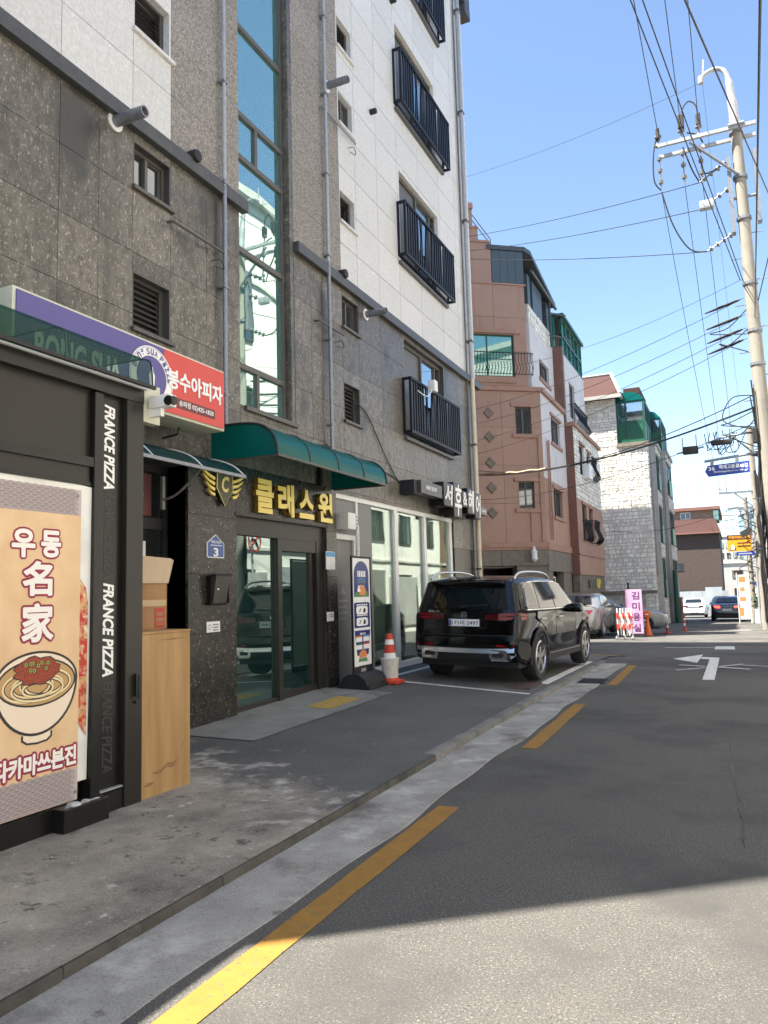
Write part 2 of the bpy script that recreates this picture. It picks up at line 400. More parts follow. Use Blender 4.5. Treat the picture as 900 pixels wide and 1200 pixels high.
# far buildings
mat('stucco_pink', (.36, .225, .17), .75, c2=(.33, .205, .153), scale=1.6, detail=8, ramp=(.35, .7), streak=((.24, .135, .10), 2.0, .20, .56, .78), rnd=.05, stain=[((.27, .15, .115), .7, .58, .8)], bump=.08, bscale=50)
mat('stucco_trim', (.35, .215, .165), .75, (.31, .17, .12), 4)
mat('stucco_white', (.60, .575, .575), .7, (.53, .51, .51), 2, 8)
mat('stucco_brown', (.21, .10, .075), .7, (.17, .08, .06), 3, rnd=.05)
mat('base_stone', (.20, .175, .14), .8, (.14, .12, .098), 6, 8, rnd=.1)
mat('diamond', (.20, .165, .125), .8, (.15, .125, .095), 12)
mat('metal_clad', (.075, .095, .105), .45, metal=.3, rnd=.06)
mat('roof_metal', (.05, .06, .062), .5)
mat('stone_pale', (.80, .785, .73), .85, (.68, .665, .61), 5, 8, rndisl=.17, bump=.3, bscale=20)
mat('mortar', (.52, .505, .46), .9)
mat('stone_grey', (.46, .45, .42), .85, (.36, .35, .325), 5, 8, rndisl=.2, bump=.4, bscale=20)
mat('roof_tile', (.056, .0185, .014), .85, (.04, .014, .011), 6, 7, bump=.4, bscale=14)
mat('green_frame', (.012, .075, .05), .4)
mat('green_panel', (.015, .11, .06), .45)
mat('fence_white', (.31, .345, .37), .5, (.27, .30, .32), 2)
mat('opposite_white', (.80, .78, .74), .8, (.74, .72, .68), 1, 6)
mat('opposite_cream', (.76, .73, .68), .8, (.70, .67, .62), 1, 6)
mat('apart_tan', (.22, .15, .09), .8, (.17, .115, .07), 1, 6)
mat('apart_white', (.40, .395, .38), .8, (.33, .325, .31), 1.2, 7)
mat('apart_cream', (.56, .50, .42), .8, (.50, .44, .36), 1.0, 7)
mat('tower_white', (.62, .66, .68), .6)  # pale bluish tone carries the distance haze in the colour
mat('tower_blue', (.28, .40, .50), .3)  # blue glass tower, paled in its colour for haze
mat('leaf', (.05, .09, .03), .6, (.03, .06, .02), 10, rndisl=.3)
mat('flower', (.75, .60, .02), .6)
# cars
mat('paint_black', (.004, .004, .0045), .10, spec=.42)
mat('paint_black_far', (.012, .012, .013), .2, coat=1)
mat('paint_silver', (.24, .24, .235), .28, metal=.5, coat=.5)
mat('paint_grey', (.22, .23, .24), .28, metal=.5, coat=.5)
mat('paint_white', (.80, .80, .79), .25, coat=.8)
mat('chrome', (.72, .72, .72), .15, metal=1)
mat('chrome_satin', (.62, .62, .62), .32, metal=1)
mat('plastic_dark', (.020, .020, .021), .55)
mat('lamp_red', (.20, .006, .010), .12, spec=.6)
mat('lamp_dark_red', (.07, .004, .006), .15, spec=.6)
mat('lamp_clear', (.55, .55, .55), .15, coat=1)
mat('lamp_on', (1.0, .05, .03), .3, emit=1.2)
mat('car_glass', (.010, .012, .014), .03, spec=.6)
mat('plate_white', (.82, .83, .83), .4)
# brick by texture (courses too small to tell apart)
def brick_mat(name, c1, c2, mo, sx, sy, rot=None):
    m = mat(name, c1, .85); nt = m.node_tree; N = nt.nodes; L = nt.links.new; b = N['Principled BSDF']
    bt = N.new('ShaderNodeTexBrick'); bt.inputs['Color1'].default_value = (*c1, 1); bt.inputs['Color2'].default_value = (*c2, 1); bt.inputs['Mortar'].default_value = (*mo, 1)
    bt.inputs['Scale'].default_value = 1; bt.inputs['Brick Width'].default_value = sx; bt.inputs['Row Height'].default_value = sy; bt.inputs['Mortar Size'].default_value = .012
    mp = [n for n in N if n.type == 'MAPPING'][0]; mp.inputs['Rotation'].default_value = (math.radians(90), 0, 0) if rot is None else rot
    L(mp.outputs[0], bt.inputs['Vector']); L(bt.outputs[0], b.inputs['Base Color']); return m
brick_mat('brick_brown', (.072, .047, .037), (.052, .034, .028), (.07, .058, .05), .22, .075)
brick_mat('brick_orange', (.27, .14, .09), (.22, .11, .07), (.36, .28, .2), .22, .075)
glass('glass_teal', (.30, .46, .42), .30, (.80, .98, .92), .012, body=(.012, .045, .04), bodyfac=.55, bump=.10)
glass('glass_curtain', (.2, .4, .4), .58, (.72, .90, .83), .012, body=(.06, .17, .16), bodyfac=1.0, bump=.12)
glass('glass_clear', (.80, .88, .84), .15, (.95, 1, .97), .01, bump=.05)
glass('glass_dark', (.25, .28, .28), .16, (.9, .95, 1), .02, body=(.03, .034, .034), bodyfac=.75)
glass('glass_sky', (.2, .3, .35), .45, (.85, .95, 1), .02, body=(.03, .045, .05), bodyfac=1.0)
glass('glass_green', (.2, .5, .4), .25, (.8, 1, .95), .03, body=(.03, .27, .19), bodyfac=.85)
sheet('poly_teal', (.0, .17, .15), .15)
sheet('poly_dark', (.03, .11, .085), .62, (.40, .54, .47))
sheet('poly_small', (.03, .10, .10), .35)
# ================================================================ GROUND
def zr(y): return 0.0 if y < 19 else (-0.02 * (y - 19) if y < 80 else -1.22)
def ground_sheet(name, m, xs, ys, dz):
    b = MB(); nx = len(xs)
    for y in ys:
        for x in xs: b.v.append((x, y, zr(y) + dz))
    for j in range(len(ys) - 1):
        for i in range(nx - 1): b.f.append((j * nx + i, j * nx + i + 1, (j + 1) * nx + i + 1, (j + 1) * nx + i))
    return struct(b.build(name, m))
YS = [-1500, -200, -40, -15, 0, 10, 19] + [19 + k * 3.05 for k in range(1, 21)] + [150, 400, 2500]
ground_sheet('ground', M['asphalt_old'], [-2000, -300, -60, -16, 0, 30, 300, 2000], YS, -.012)
RY = [-20, -8, 0, 5, 10, 15, 19] + [19 + k * 3.05 for k in range(1, 20)]
ground_sheet('road', M['asphalt'], [-2.3, -1, 0, 1, 2.0], RY, 0)
ground_sheet('side_street', M['asphalt'], [-40, -20, -8, -2.09], [17.9, 19, 22, 25, 27.4], -.002)
# gutter of rough concrete between the kerb and the asphalt, with a wavering edge
g = MB(); gy = [-8 + .25 * k for k in range(0, 97)]
for i, y in enumerate(gy):
    e = -2.09 + .022 * math.sin(y * 1.7) + .015 * math.sin(y * 4.1 + 1)
    g.v += [(-2.56, y, .006), (e, y, .005), (e + .008, y, -.004)]
    if i: k = 3 * i; g.f += [(k - 3, k - 2, k + 1, k), (k - 2, k - 1, k + 2, k + 1)]
struct(g.build('gutter', M['gutter']))
# pavement, rising gently towards the houses and along the street
def zp(x, y):
    t = max(0, min(1.25, (-2.66 - x) / 2.79))
    r = .058 + t * (.03 + max(0, min(1, (y - 6.0) / 5.5)) * .115)
    k = max(0, min(1, (y - 11.5) / 4.5)); r = r * (1 - k * .35 * (1 - t)) if t < 1 else r
    if y > 16.2: r = r + (zr(y) - r) * min(1, (y - 16.2) / 1.7) * (1 if x > -5.4 else .5)
    return r
def pav(name, m, y0, y1, dz, x0=-2.66, x1=-6.9, nx=10, step=.4):
    b = MB(); ys = []; y = y0
    while y < y1 - 1e-6: ys.append(y); y += step
    ys.append(y1)
    for y in ys:
        for i in range(nx + 1):
            x = x0 + (x1 - x0) * i / nx; b.v.append((x, y, zp(x, y) + dz))
    for j in range(len(ys) - 1):
        for i in range(nx): k = j * (nx + 1) + i; b.f.append((k + 1, k, k + nx + 1, k + nx + 2))
    return b.build(name, m)
def pavement_material():
    m = bpy.data.materials.new('pavement_cement_to_asphalt'); m.use_nodes = True; nt = m.node_tree; N = nt.nodes; L = nt.links.new; b = N['Principled BSDF']
    b.inputs['Roughness'].default_value = .88
    tc = N.new('ShaderNodeTexCoord'); P = tc.outputs['Object']
    def noise(sc, de=7, ro=.6):
        n = N.new('ShaderNodeTexNoise'); n.inputs['Scale'].default_value = sc; n.inputs['Detail'].default_value = de; n.inputs['Roughness'].default_value = ro; L(P, n.inputs[0]); return n.outputs[0]
    def mr(v, lo, hi):
        n = N.new('ShaderNodeMapRange'); n.inputs[1].default_value = lo; n.inputs[2].default_value = hi; L(v, n.inputs[0]); return n.outputs[0]
    def mixc(f, a, c):
        n = N.new('ShaderNodeMix'); n.data_type = 'RGBA'; L(f, n.inputs[0])
        for k, q in ((6, a), (7, c)):
            if isinstance(q, tuple): n.inputs[k].default_value = (*q, 1)
            else: L(q, n.inputs[k])
        return n.outputs[2]
    def math_(op, a, c):
        n = N.new('ShaderNodeMath'); n.operation = op
        for k, q in ((0, a), (1, c)):
            if isinstance(q, float): n.inputs[k].default_value = q
            else: L(q, n.inputs[k])
        return n.outputs[0]
    sp = N.new('ShaderNodeSeparateXYZ'); L(P, sp.inputs[0])
    big = noise(.9); mid = noise(2.6); fine = noise(70, 3)
    cem = mixc(mr(noise(1.3, 9, .68), .38, .64), (.135, .125, .106), (.36, .328, .268))
    cem = mixc(mr(mid, .60, .70), cem, (.105, .10, .09))
    cem = mixc(mr(noise(3.3), .60, .70), cem, (.36, .335, .285))
    cem = mixc(mr(noise(9, 8), .60, .68), cem, (.085, .078, .066))
    cem = mixc(mr(noise(6, 8), .655, .70), cem, (.48, .455, .40))
    cem = mixc(mr(fine, .56, .72), cem, (.33, .31, .27))
    cem = mixc(mr(noise(95, 3), .58, .72), cem, (.07, .065, .056))
    asp = mixc(mr(big, .4, .65), (.078, .079, .077), (.105, .105, .10))
    asp = mixc(mr(fine, .56, .72), asp, (.18, .178, .165))
    edge = math_('ADD', sp.outputs['Y'], math_('MULTIPLY', math_('SUBTRACT', mid, .5), 2.2))
    ex = math_('ADD', edge, math_('MULTIPLY', sp.outputs['X'], .42))
    f = mr(ex, 3.55, 4.0)
    col = mixc(f, cem, asp)
    rim = math_('MULTIPLY', mr(ex, 3.2, 3.7), mr(ex, 4.3, 3.8))
    col = mixc(math_('MULTIPLY', rim, mr(noise(5), .5, .62)), col, (.42, .40, .36))
    L(col, b.inputs['Base Color'])
    bn = N.new('ShaderNodeBump'); bn.inputs['Strength'].default_value = .9; bn.inputs['Distance'].default_value = .014; L(noise(45, 8), bn.inputs['Height']); L(bn.outputs[0], b.inputs['Normal'])
    return m
PM = pavement_material()      # cement near the kiosk, asphalt beyond
struct(pav('pavement', PM, -8, 18.2, 0)); struct(pav('pavement_edge', PM, -8, 6.61, .003, -2.556, -2.67, 1, .3))
# kerb stones
kerb = struct(bpy.data.objects.new('kerb', None)); COL.objects.link(kerb)
y = -6.0
while y < 16.3:
    ln = 1.05
    t = max(0, (y - 12.3) / 4); h = (.055 if y < 6.5 else .0635) - .03 * min(1, t); j = random.uniform(-.003, .003)
    b = MB(); b.cbox(-2.672 + j, -2.545 + j, y + .002, min(y + ln, 16.4) - .002, -.05, h + (random.uniform(-.003, .003) if y > 6.5 else 0), .010)
    o = b.build('kerb_stone', M['kerb' if y < 6.5 else 'kerb_pale'], smooth=40); o.parent = kerb
    y += ln
# painted lines
def strip(name, m, pts, w, dz, label=None, seg=6, jit=.012):
    # a painted strip following the ground
    b = MB(); P = []
    for i in range(len(pts) - 1):
        n = seg if i < len(pts) - 2 else seg + 1
        for k in range(n): t = k / seg; P.append((pts[i][0] + (pts[i + 1][0] - pts[i][0]) * t, pts[i][1] + (pts[i + 1][1] - pts[i][1]) * t))
    for i, (x, y) in enumerate(P):
        a = P[min(i + 1, len(P) - 1)]; c = P[max(i - 1, 0)]; d = Vector((a[0] - c[0], a[1] - c[1])).normalized(); nx, ny = -d.y, d.x
        w2 = w / 2 + random.uniform(-jit, jit) * .5
        for s in (1, -1):
            xx, yy = x + nx * w2 * s, y + ny * w2 * s
            zz = (zp(xx, yy) if (xx < -2.66 and yy < 18.2) else zr(yy)) + dz
            b.v.append((xx, yy, zz))
        if i: k = 2 * i; b.f.append((k - 2, k - 1, k + 1, k))
    return struct(b.build(name, m))
for (ya, yb, xa, xb) in ((-6, -2.2, -1.93, -1.92), (.6, 5.26, -1.915, -1.945), (7.38, 10.38, -1.90, -1.965), (12.5, 15.66, -1.86, -1.93)):
    strip('yellow_road_line', M['yellow_line'], [(xa, ya), (xb, yb)], .155, .004, seg=14)
strip('yellow_road_line', M['yellow_line'], [(-3.35, 18.15), (-2.5, 17.75)], .14, .005)
strip('white_parking_line', M['white_line'], [(-5.12, 11.06), (-2.72, 10.74)], .10, .004, seg=10)
strip('white_parking_line', M['white_line'], [(-5.12, 11.1), (-5.12, 16.2)], .10, .004, seg=10)
strip('white_parking_line', M['white_line'], [(-2.80, 11.9), (-2.78, 15.9)], .15, .005, seg=10)
def mark(name, m, poly, dz=.008):
    b = MB(); b.quad(*[(x, y, zr(y) + dz) for x, y in poly]); return struct(b.build(name, m))
mark('white_arrow', M['white_line'], [(-.60, 13.4), (-.42, 13.4), (-.42, 17.5), (-.76, 17.62), (-.78, 17.2), (-.60, 17.1)])
mark('white_arrow', M['white_line'], [(-1.30, 17.15), (-.80, 16.3), (-.765, 18.25)], .008)
strip('white_crossed_line', M['white_line_old'], [(-1.09, 14.85), (-.62, 15.35)], .10, .009); strip('white_crossed_line', M['white_line_old'], [(-.40, 15.6), (.02, 16.15)], .10, .009)
strip('white_crossed_line', M['white_line_old'], [(-1.10, 15.8), (-.62, 15.55)], .12, .013); strip('white_crossed_line', M['white_line_old'], [(-.40, 15.45), (.12, 15.12)], .12, .013)
strip('white_crossed_line', M['white_line_old'], [(.0, 15.9), (1.3, 15.3)], .10, .012)
strip('white_stop_line', M['white_line_old'], [(-1.75, 20.75), (-.58, 20.72)], .16, .009)
mark('white_stop_block', M['white_line'], [(-.58, 19.95), (-.13, 19.9), (-.16, 21.3), (-.58, 21.3)], .010)
strip('white_far_line', M['white_line_old'], [(-1.6, 33.5), (.4, 33.3)], .35, .010)
# drain grate, rusty cover, entrance apron, tactile pad
gr = thing('drain_grate', 'dark slotted drain grate set in the concrete gutter near the parked black car', 'grate', (-2.2, 12.9, .01))
b = MB(); b.box(-2.44, -1.99, 12.62, 13.22, -.02, .012); b.build('grate_frame', M['grate'], gr)
b = MB()
for k in range(9): b.box(-2.41, -2.02, 12.66 + k * .06, 12.69 + k * .06, .012, .022)
o = b.build('grate_bar', M['black_matte'], gr)
b = MB(); b.box(-3.30, -2.82, 11.15, 11.95, .06, zp(-3.05, 11.5) + .008)
tag(b.build('utility_cover', M['rust_cover']), 'rusty brown cover plate lying in the parking bay under the black car', 'cover')
struct(pav('entrance_apron', M['apron'], 6.55, 9.95, .008, -4.45, -5.6, 5, .34))
tp = thing('tactile_pad', 'worn yellow pad on the concrete apron in front of the glass doors', 'pad', (-4.8, 8.9, .13))
z0 = zp(-4.8, 8.9) + .01
b = MB(); b.v = [(-4.98, 8.47, zp(-4.98, 8.47) + .013), (-4.62, 8.40, zp(-4.62, 8.40) + .013), (-4.62, 9.28, zp(-4.62, 9.28) + .013), (-4.98, 9.36, zp(-4.98, 9.36) + .013)]; b.f = [(0, 1, 2, 3)]
b.build('pad', M['tactile'], tp)
random.seed(11)
for k in range(46):       # crumbs and cigarette ends
    x = random.uniform(-4.0, -2.7); y = random.uniform(3.0, 7.5); r = random.uniform(.004, .011)
    if k == 0:
        lit = MB()
    lit.lathe([(0, 0), (r, r * .3), (r * .7, r), (0, r * 1.2)], (x, y, zp(x, y)), 'z', 5)
o = lit.build('gravel', M['gutter']); o['kind'] = 'stuff'

# ================================================================ LEFT APARTMENT BUILDING
FX = -5.45
F = wall_frame(FX)
bld = thing('apartment_building', 'grey and white granite apartment building with glass stairwell and black balcony railings', 'building', (-10, 9, 0))
def rects_minus(a0, a1, b0, b1, ops):
    A = sorted({a0, a1} | {min(max(o[0], a0), a1) for o in ops} | {min(max(o[1], a0), a1) for o in ops})
    B = sorted({b0, b1} | {min(max(o[2], b0), b1) for o in ops} | {min(max(o[3], b0), b1) for o in ops})
    out = []
    for i in range(len(A) - 1):
        run = None
        for j in range(len(B) - 1):
            ca, cb = (A[i] + A[i + 1]) / 2, (B[j] + B[j + 1]) / 2
            ins = any(o[0] < ca < o[1] and o[2] < cb < o[3] for o in ops)
            if not ins:
                if run and abs(run[3] - B[j]) < 1e-9: run[3] = B[j + 1]
                else:
                    if run: out.append(run)
                    run = [A[i], A[i + 1], B[j], B[j + 1]]
        if run: out.append(run)
    return out
def panels(parent, name, m, ac, bc, ops, fr, t=.03, gap=.0055, c0=0.0, jit=.0):
    for i in range(len(ac) - 1):
        for j in range(len(bc) - 1):
            a0, a1, b0, b1 = ac[i], ac[i + 1], bc[j], bc[j + 1]
            near = [o for o in ops if o[0] < a1 and o[1] > a0 and o[2] < b1 and o[3] > b0]
            rs = rects_minus(a0, a1, b0, b1, near) if near else [[a0, a1, b0, b1]]
            if not rs: continue
            q = MB(); cj = c0 + (random.uniform(-jit, jit) if jit else 0)
            for (x0, x1, y0, y1) in rs:
                x0 += gap / 2 * (x0 == a0); x1 -= gap / 2 * (x1 == a1); y0 += gap / 2 * (y0 == b0); y1 -= gap / 2 * (y1 == b1)
                if x1 - x0 > .01 and y1 - y0 > .01: q.box(x0, x1, y0, y1, cj - t, cj)
            if q.f: q.build(name, m, parent, fr)
LV = [(5.89, 6.48, 4.30, 4.90), (10.60, 11.18, 4.26, 4.88)]                         # dark louvres
SW = [(5.89, 6.48, 5.83, 6.33), (10.59, 11.19, 5.80, 6.32)]                         # small sliding windows
LW = [(5.88, 6.47, 7.60, 8.18), (10.60, 11.16, 7.58, 8.11), (10.61, 11.17, 10.66, 11.21)]
SW2 = [(10.61, 11.15, 9.29, 9.84)]
BW = [(13.13, 15.33, 4.42, 6.35), (13.13, 15.33, 7.84, 9.76), (13.14, 15.35, 10.98, 12.88), (13.14, 15.35, 14.1, 16.0)]
GLS = (7.79, 9.12, 3.90, 16.4)
DOOR = (7.68, 9.94, 0.0, 2.53); SHOP = (10.26, 15.62, 0.0, 3.07); REC = (4.72, 6.78, 0.0, 2.98)
OPS = LV + SW + LW + SW2 + BW + [GLS, DOOR, SHOP, REC]
zs = [.0, .45, 1.12, 1.785, 2.45, 3.115, 3.78, 4.44, 5.105, 5.77, 6.43]
ys = [.28, 1.2, 2.15, 3.1, 4.02, 4.93, 5.42, 5.89, 6.48, 7.12, 7.79]
panels(bld, 'granite_panel', M['granite_dark'], ys, zs[5:], OPS, F)
panels(bld, 'granite_panel', M['granite_dark'], [7.79, 8.49, 9.12], zs[5:8], OPS, F)
panels(bld, 'granite_panel', M['granite_dark'], [9.12, 9.60, 9.94], zs[5:], OPS, F)
panels(bld, 'granite_panel', M['granite_dark'], [9.94, 10.60, 11.2, 12.09, 13.05, 14.1, 15.42, 16.25, 16.95, 17.6], zs[4:], OPS, F)
panels(bld, 'granite_panel', M['granite_dark_shaded'], [.28, 1.2, 2.15, 3.1, 4.02, 4.72, 6.78, 7.68, 8.5, 9.3, 9.94, 10.26, 12.09, 14.1, 15.62, 16.3, 17.6], zs[:5] + [zs[4], 3.115][1:], [o for o in OPS if o is not GLS] + [(9.94, 18, 2.45, 3.2)], F)
# jamb of the recess beside the pizza entrance
b = MB(); b.box(6.78, 6.81, 0, 2.98, -.30, -.03); b.build('granite_panel', M['granite_dark_shaded'], bld, F)
zw = [6.57, 7.19] + [7.19 + .665 * k for k in range(1, 15)]
panels(bld, 'granite_panel', M['granite_white'], [3.98, 4.93, 5.88, 6.485], zw[:6], OPS, F, gap=.008)
panels(bld, 'granite_panel', M['granite_brown'], [6.485, 7.79], zw[:8], OPS, F)
panels(bld, 'granite_panel', M['granite_brown'], [9.12, 10.59], zw, OPS, F)
panels(bld, 'granite_panel', M['granite_white'], [10.59, 11.2, 12.09, 13.05, 14.17, 15.43, 16.5, 17.6], zw, OPS, F, gap=.011)
b = MB(); b.box(.28, 3.975, 6.57, 16.5, -.03, 0); b.box(3.985, 6.485, 9.86, 16.5, -.03, 0); b.build('wall_cladding', M['granite_white'], bld, F)
b = MB(); b.box(6.49, 7.79, 11.2, 16.5, -.03, 0); b.build('wall_cladding', M['granite_brown'], bld, F)
# backing wall with the openings cut out
b = MB()
for (x0, x1, y0, y1) in rects_minus(.30, 17.58, 0, 16.5, OPS): b.box(x0, x1, y0, y1, -.30, -.034)
b.build('wall', M['joint'], bld, F)
b = MB()
b.box(-16, -5.9, .32, 17.6, 3.3, 16.8); b.box(-16, -5.9, .32, 4.6, -.2, 3.3); b.box(-16, -8.6, 4.6, 17.6, -.2, 3.3)
b.box(-8.6, -6.24, 4.6, 7.5, -.2, 3.3); b.box(-8.6, -5.9, 6.85, 7.5, -.2, 3.3); b.box(-8.6, -5.9, 10.0, 10.2, -.2, 3.3); b.box(-8.6, -5.78, 15.75, 17.58, -.2, 3.3)
b.build('wall', M['interior'], bld)
b = MB(); b.box(-5.9, -5.76, 7.5, 10.2, -.2, .10); b.box(-8.6, -5.5, 10.2, 15.7, -.2, .19); b.box(-8.6, -5.6, 7.5, 10.0, -.3, .11); b.build('floor', M['apron'], bld)
# white corner return and cornice
b = MB(); b.box(-16, -5.475, 17.602, 17.64, 3.2, 16.5); b.box(-5.475, -5.46, 17.602, 17.64, 6.6, 16.5); b.build('corner_strip', M['granite_white'], bld)
b = MB(); b.box(-16.1, -5.32, 17.0, 18.02, 16.55, 16.9); b.box(-5.9, -5.30, 17.55, 17.98, 16.28, 16.55); b.build('cornice', M['trim_dark'], bld)
b = MB(); b.box(-16.1, -5.36, .2, 17.0, 16.5, 16.9); b.build('roof_edge', M['trim_dark'], bld)
for (a0, a1) in ((.26, 7.885), (9.13, 17.82)):
    b = MB(); b.cbox(a0, a1, 6.415, 6.575, -.02, .085, .008); b.build('trim_band', M['trim_dark'], bld, F)
b = MB(); b.box(17.64, 17.82, 6.415, 6.572, -.35, -.022); b.build('trim_band', M['trim_dark'], bld, F)
# stairwell glass
sw = MB(); d0, d1 = -.16, -.09
for z in (3.905, 4.45, 6.0, 7.275, 7.875, 9.125, 11.2, 13.4): sw.box(7.79, 9.03, z - .035, z + .035, d0, d1)
for yy in (7.82, 8.99): sw.box(yy - .03, yy + .03, 3.9, 16.4, d0, d1 - .004)
for (za, zb) in ((3.94, 4.415), (7.31, 7.84)): sw.box(8.30, 8.36, za, zb, d0, d1 - .002)
swo = sw.build('stair_window', M['alu_brown'], bld, F)
for (za, zb) in ((3.94, 4.415), (4.485, 5.965), (6.035, 7.24), (7.31, 7.84), (7.91, 9.09), (9.16, 11.165), (11.235, 13.36), (13.44, 16.4)):
    for (ya, yb) in (((7.85, 8.30), (8.36, 8.96)) if zb - za < .6 else ((7.85, 8.96),)):
        b = MB(); b.box(ya, yb, za, zb, -.135, -.125); b.build('pane', M['glass_curtain'], swo, F)
b = MB(); b.box(9.03, 9.118, 3.9, 16.4, -.2, -.004); b.build('jamb', M['granite_dark'], swo, F)
b = MB(); b.box(7.86, 9.12, 3.84, 3.895, -.03, .05); b.build('sill', M['alu_brown'], swo, F)
b = MB(); b.box(7.78, 9.05, 3.9, 16.4, -.30, -.20); b.build('wall', M['joint'], bld, F)
# windows
SLAT = {}
def reveal(a0, a1, b0, b1, dep, mm, parent, fr=F):
    q = MB(); e = .018
    q.box(a0, a0 + e, b0, b1, -dep, -.001); q.box(a1 - e, a1, b0, b1, -dep, -.001); q.box(a0 + e, a1 - e, b1 - e, b1, -dep, -.001); q.box(a0 + e, a1 - e, b0, b0 + e, -dep, -.001)
    return q.build('reveal', mm, parent, fr)
def louvre(a0, a1, b0, b1, sill, rv):
    q = MB(); w = .05; q.box(a0 + .018, a0 + w, b0 + .018, b1 - .018, -.14, -.085); q.box(a1 - w - .03, a1 - .018, b0 + .018, b1 - .018, -.14, -.085)
    q.box(a0 + w, a1 - w - .03, b1 - w, b1 - .018, -.14, -.085); q.box(a0 + w, a1 - w - .03, b0 + .018, b0 + w, -.14, -.085)
    wn_ = q.build('louvre_window', M['alu_dark'], bld, F); reveal(a0, a1, b0, b1, .2, rv, wn_)
    n = 8; h = (b1 - b0 - 2 * w) / n
    for k in range(n):
        z = b0 + w + h * k; s = MB()
        s.prism([(-.15, z + h * .95), (-.142, z + h * .95), (-.092, z + h * .12), (-.10, z + h * .12)], a0 + w, a1 - w - .03, (2, 1, 0))
        s.build('slat', M['alu_brown'], wn_, F)
    q = MB(); q.box(a0, a1, b0, b1, -.24, -.2); q.build('backing', M['dark_interior'], wn_, F)
    q = MB(); q.cbox(a0 - .02, a1 + .04, b0 - .045, b0 - .001, -.02, .045, .006); q.build('sill', sill, wn_, F)
for o in LV: louvre(*o, M['alu_dark'], M['alu_dark'])
for o in LW: louvre(*o, M['granite_white'], M['granite_white'])
def slider(a0, a1, b0, b1, sill, rv):
    q = MB(); w = .04; q.box(a0 + .018, a0 + w + .018, b0 + .018, b1 - .018, -.15, -.08); q.box(a1 - w - .018, a1 - .018, b0 + .018, b1 - .018, -.15, -.08)
    q.box(a0 + w, a1 - w, b1 - w - .018, b1 - .018, -.15, -.082); q.box(a0 + w, a1 - w, b0 + .018, b0 + w + .018, -.15, -.082)
    mid = (a0 + a1) / 2; q.box(mid - .035, mid + .005, b0 + w, b1 - w, -.149, -.075)
    wn_ = q.build('sliding_window', M['alu_brown'], bld, F); reveal(a0, a1, b0, b1, .2, rv, wn_)
    s = MB(); s.box(mid + .005, mid + .035, b0 + w, b1 - w, -.135, -.1); s.box(a1 - .1, a1 - .06, b0 + w, b1 - w, -.135, -.1); s.box(mid + .035, a1 - .1, b0 + w, b0 + w + .035, -.135, -.1); s.box(mid + .035, a1 - .1, b1 - w - .04, b1 - w, -.135, -.1); s.build('sash', M['alu_dark'], wn_, F)
    s = MB(); s.box(a0 + w, mid, b0 + w, b1 - w, -.125, -.12); s.build('pane', M['glass_dark'], wn_, F)
    s = MB(); s.box(mid + .01, a1 - w, b0 + w, b1 - w, -.112, -.108); s.build('pane', M['glass_dark'], wn_, F)
    q = MB(); q.box(a0, a1, b0, b1, -.26, -.2); q.build('backing', M['dark_interior'], wn_, F)
    q = MB(); q.cbox(a0 - .02, a1 + .04, b0 - .045, b0 - .001, -.02, .045, .006); q.build('sill', sill, wn_, F)
for o in SW: slider(*o, M['alu_brown'], M['alu_dark'])
for o in SW2: slider(*o, M['granite_white'], M['granite_white'])
def balcony_window(a0, a1, b0, b1, rv, pane2):
    q = MB(); w = .06; q.box(a0 + .018, a0 + w, b0, b1 - .018, -.16, -.08); q.box(a1 - w, a1 - .018, b0, b1 - .018, -.16, -.08); q.box(a0 + w, a1 - w, b1 - w - .03, b1 - .018, -.16, -.082); q.box(a0 + w, a1 - w, b0, b0 + .06, -.16, -.082)
    mid = a0 + (a1 - a0) * .49; q.box(mid - .03, mid + .03, b0 + .06, b1 - w - .03, -.159, -.078); q.box(a1 - w - .25, a1 - w - .2, b0 + .06, b1 - w - .03, -.15, -.10)
    wn_ = q.build('balcony_window', M['alu_brown'], bld, F); reveal(a0, a1, b0, b1, .2, rv, wn_)
    s = MB(); s.box(a0 + w, mid - .03, b0 + .06, b1 - w - .03, -.125, -.12); s.build('pane', M['alu_greydark'] if pane2 else M['glass_dark'], wn_, F)
    s = MB(); s.box(mid + .03, a1 - w - .25, b0 + .06, b1 - w - .03, -.14, -.135); s.build('pane', M['glass_sky'], wn_, F)
    s = MB(); s.box(a1 - w - .2, a1 - w, b0 + .06, b1 - w - .03, -.14, -.135); s.build('pane', M['glass_dark'], wn_, F)
    q = MB(); q.box(a0, a1, b0, b1, -.26, -.2); q.build('backing', M['dark_interior'], wn_, F)
    q = MB(); q.box(a0 - .12, a1 + .35, b0 - .06, b0 - .002, -.02, .07); q.build('sill', M['alu_greydark'], wn_, F)
def railing(b0, b1):
    a0, a1, c0, c1 = 12.99, 15.80, .03, .17
    q = MB(); q.box(a0, a1, b1 - .05, b1, c1 - .03, c1 + .02); q.box(a0, a1, b0, b0 + .06, c1 - .03, c1 + .015); q.box(a0, a1, b0, b0 + .05, .002, .04)
    for a in (a0, a1 - .04): q.box(a, a + .04, b1 - .05, b1 - .002, .002, c1 - .03); q.box(a, a + .04, b0 + .002, b0 + .055, .04, c1 - .03); q.box(a, a + .045, b0 + .06, b1 - .05, c1 - .03, c1 + .014); q.box(a, a + .04, b0 + .06, b1 - .05, .004, .04)
    r = q.build('balcony_railing', M['rail_black'], bld, F)
    rnd = random.Random(3); a = a0 + .16; k = 0
    while a < a1 - .12:
        sl = (0, 0, 0, 0, 0, .10, -.09, .12, 0, -.12, .10, 0, 0, 0, .0, 0, .05, 0, 0)[k % 19]
        s = MB(); s.prism([(a, b0 + .06), (a + .046, b0 + .06), (a + .046 + sl, b1 - .05), (a + sl, b1 - .05)], c1 - .02, c1 + .006); s.build('rail_bar', M['rail_black'], r, F)
        a += .120; k += 1
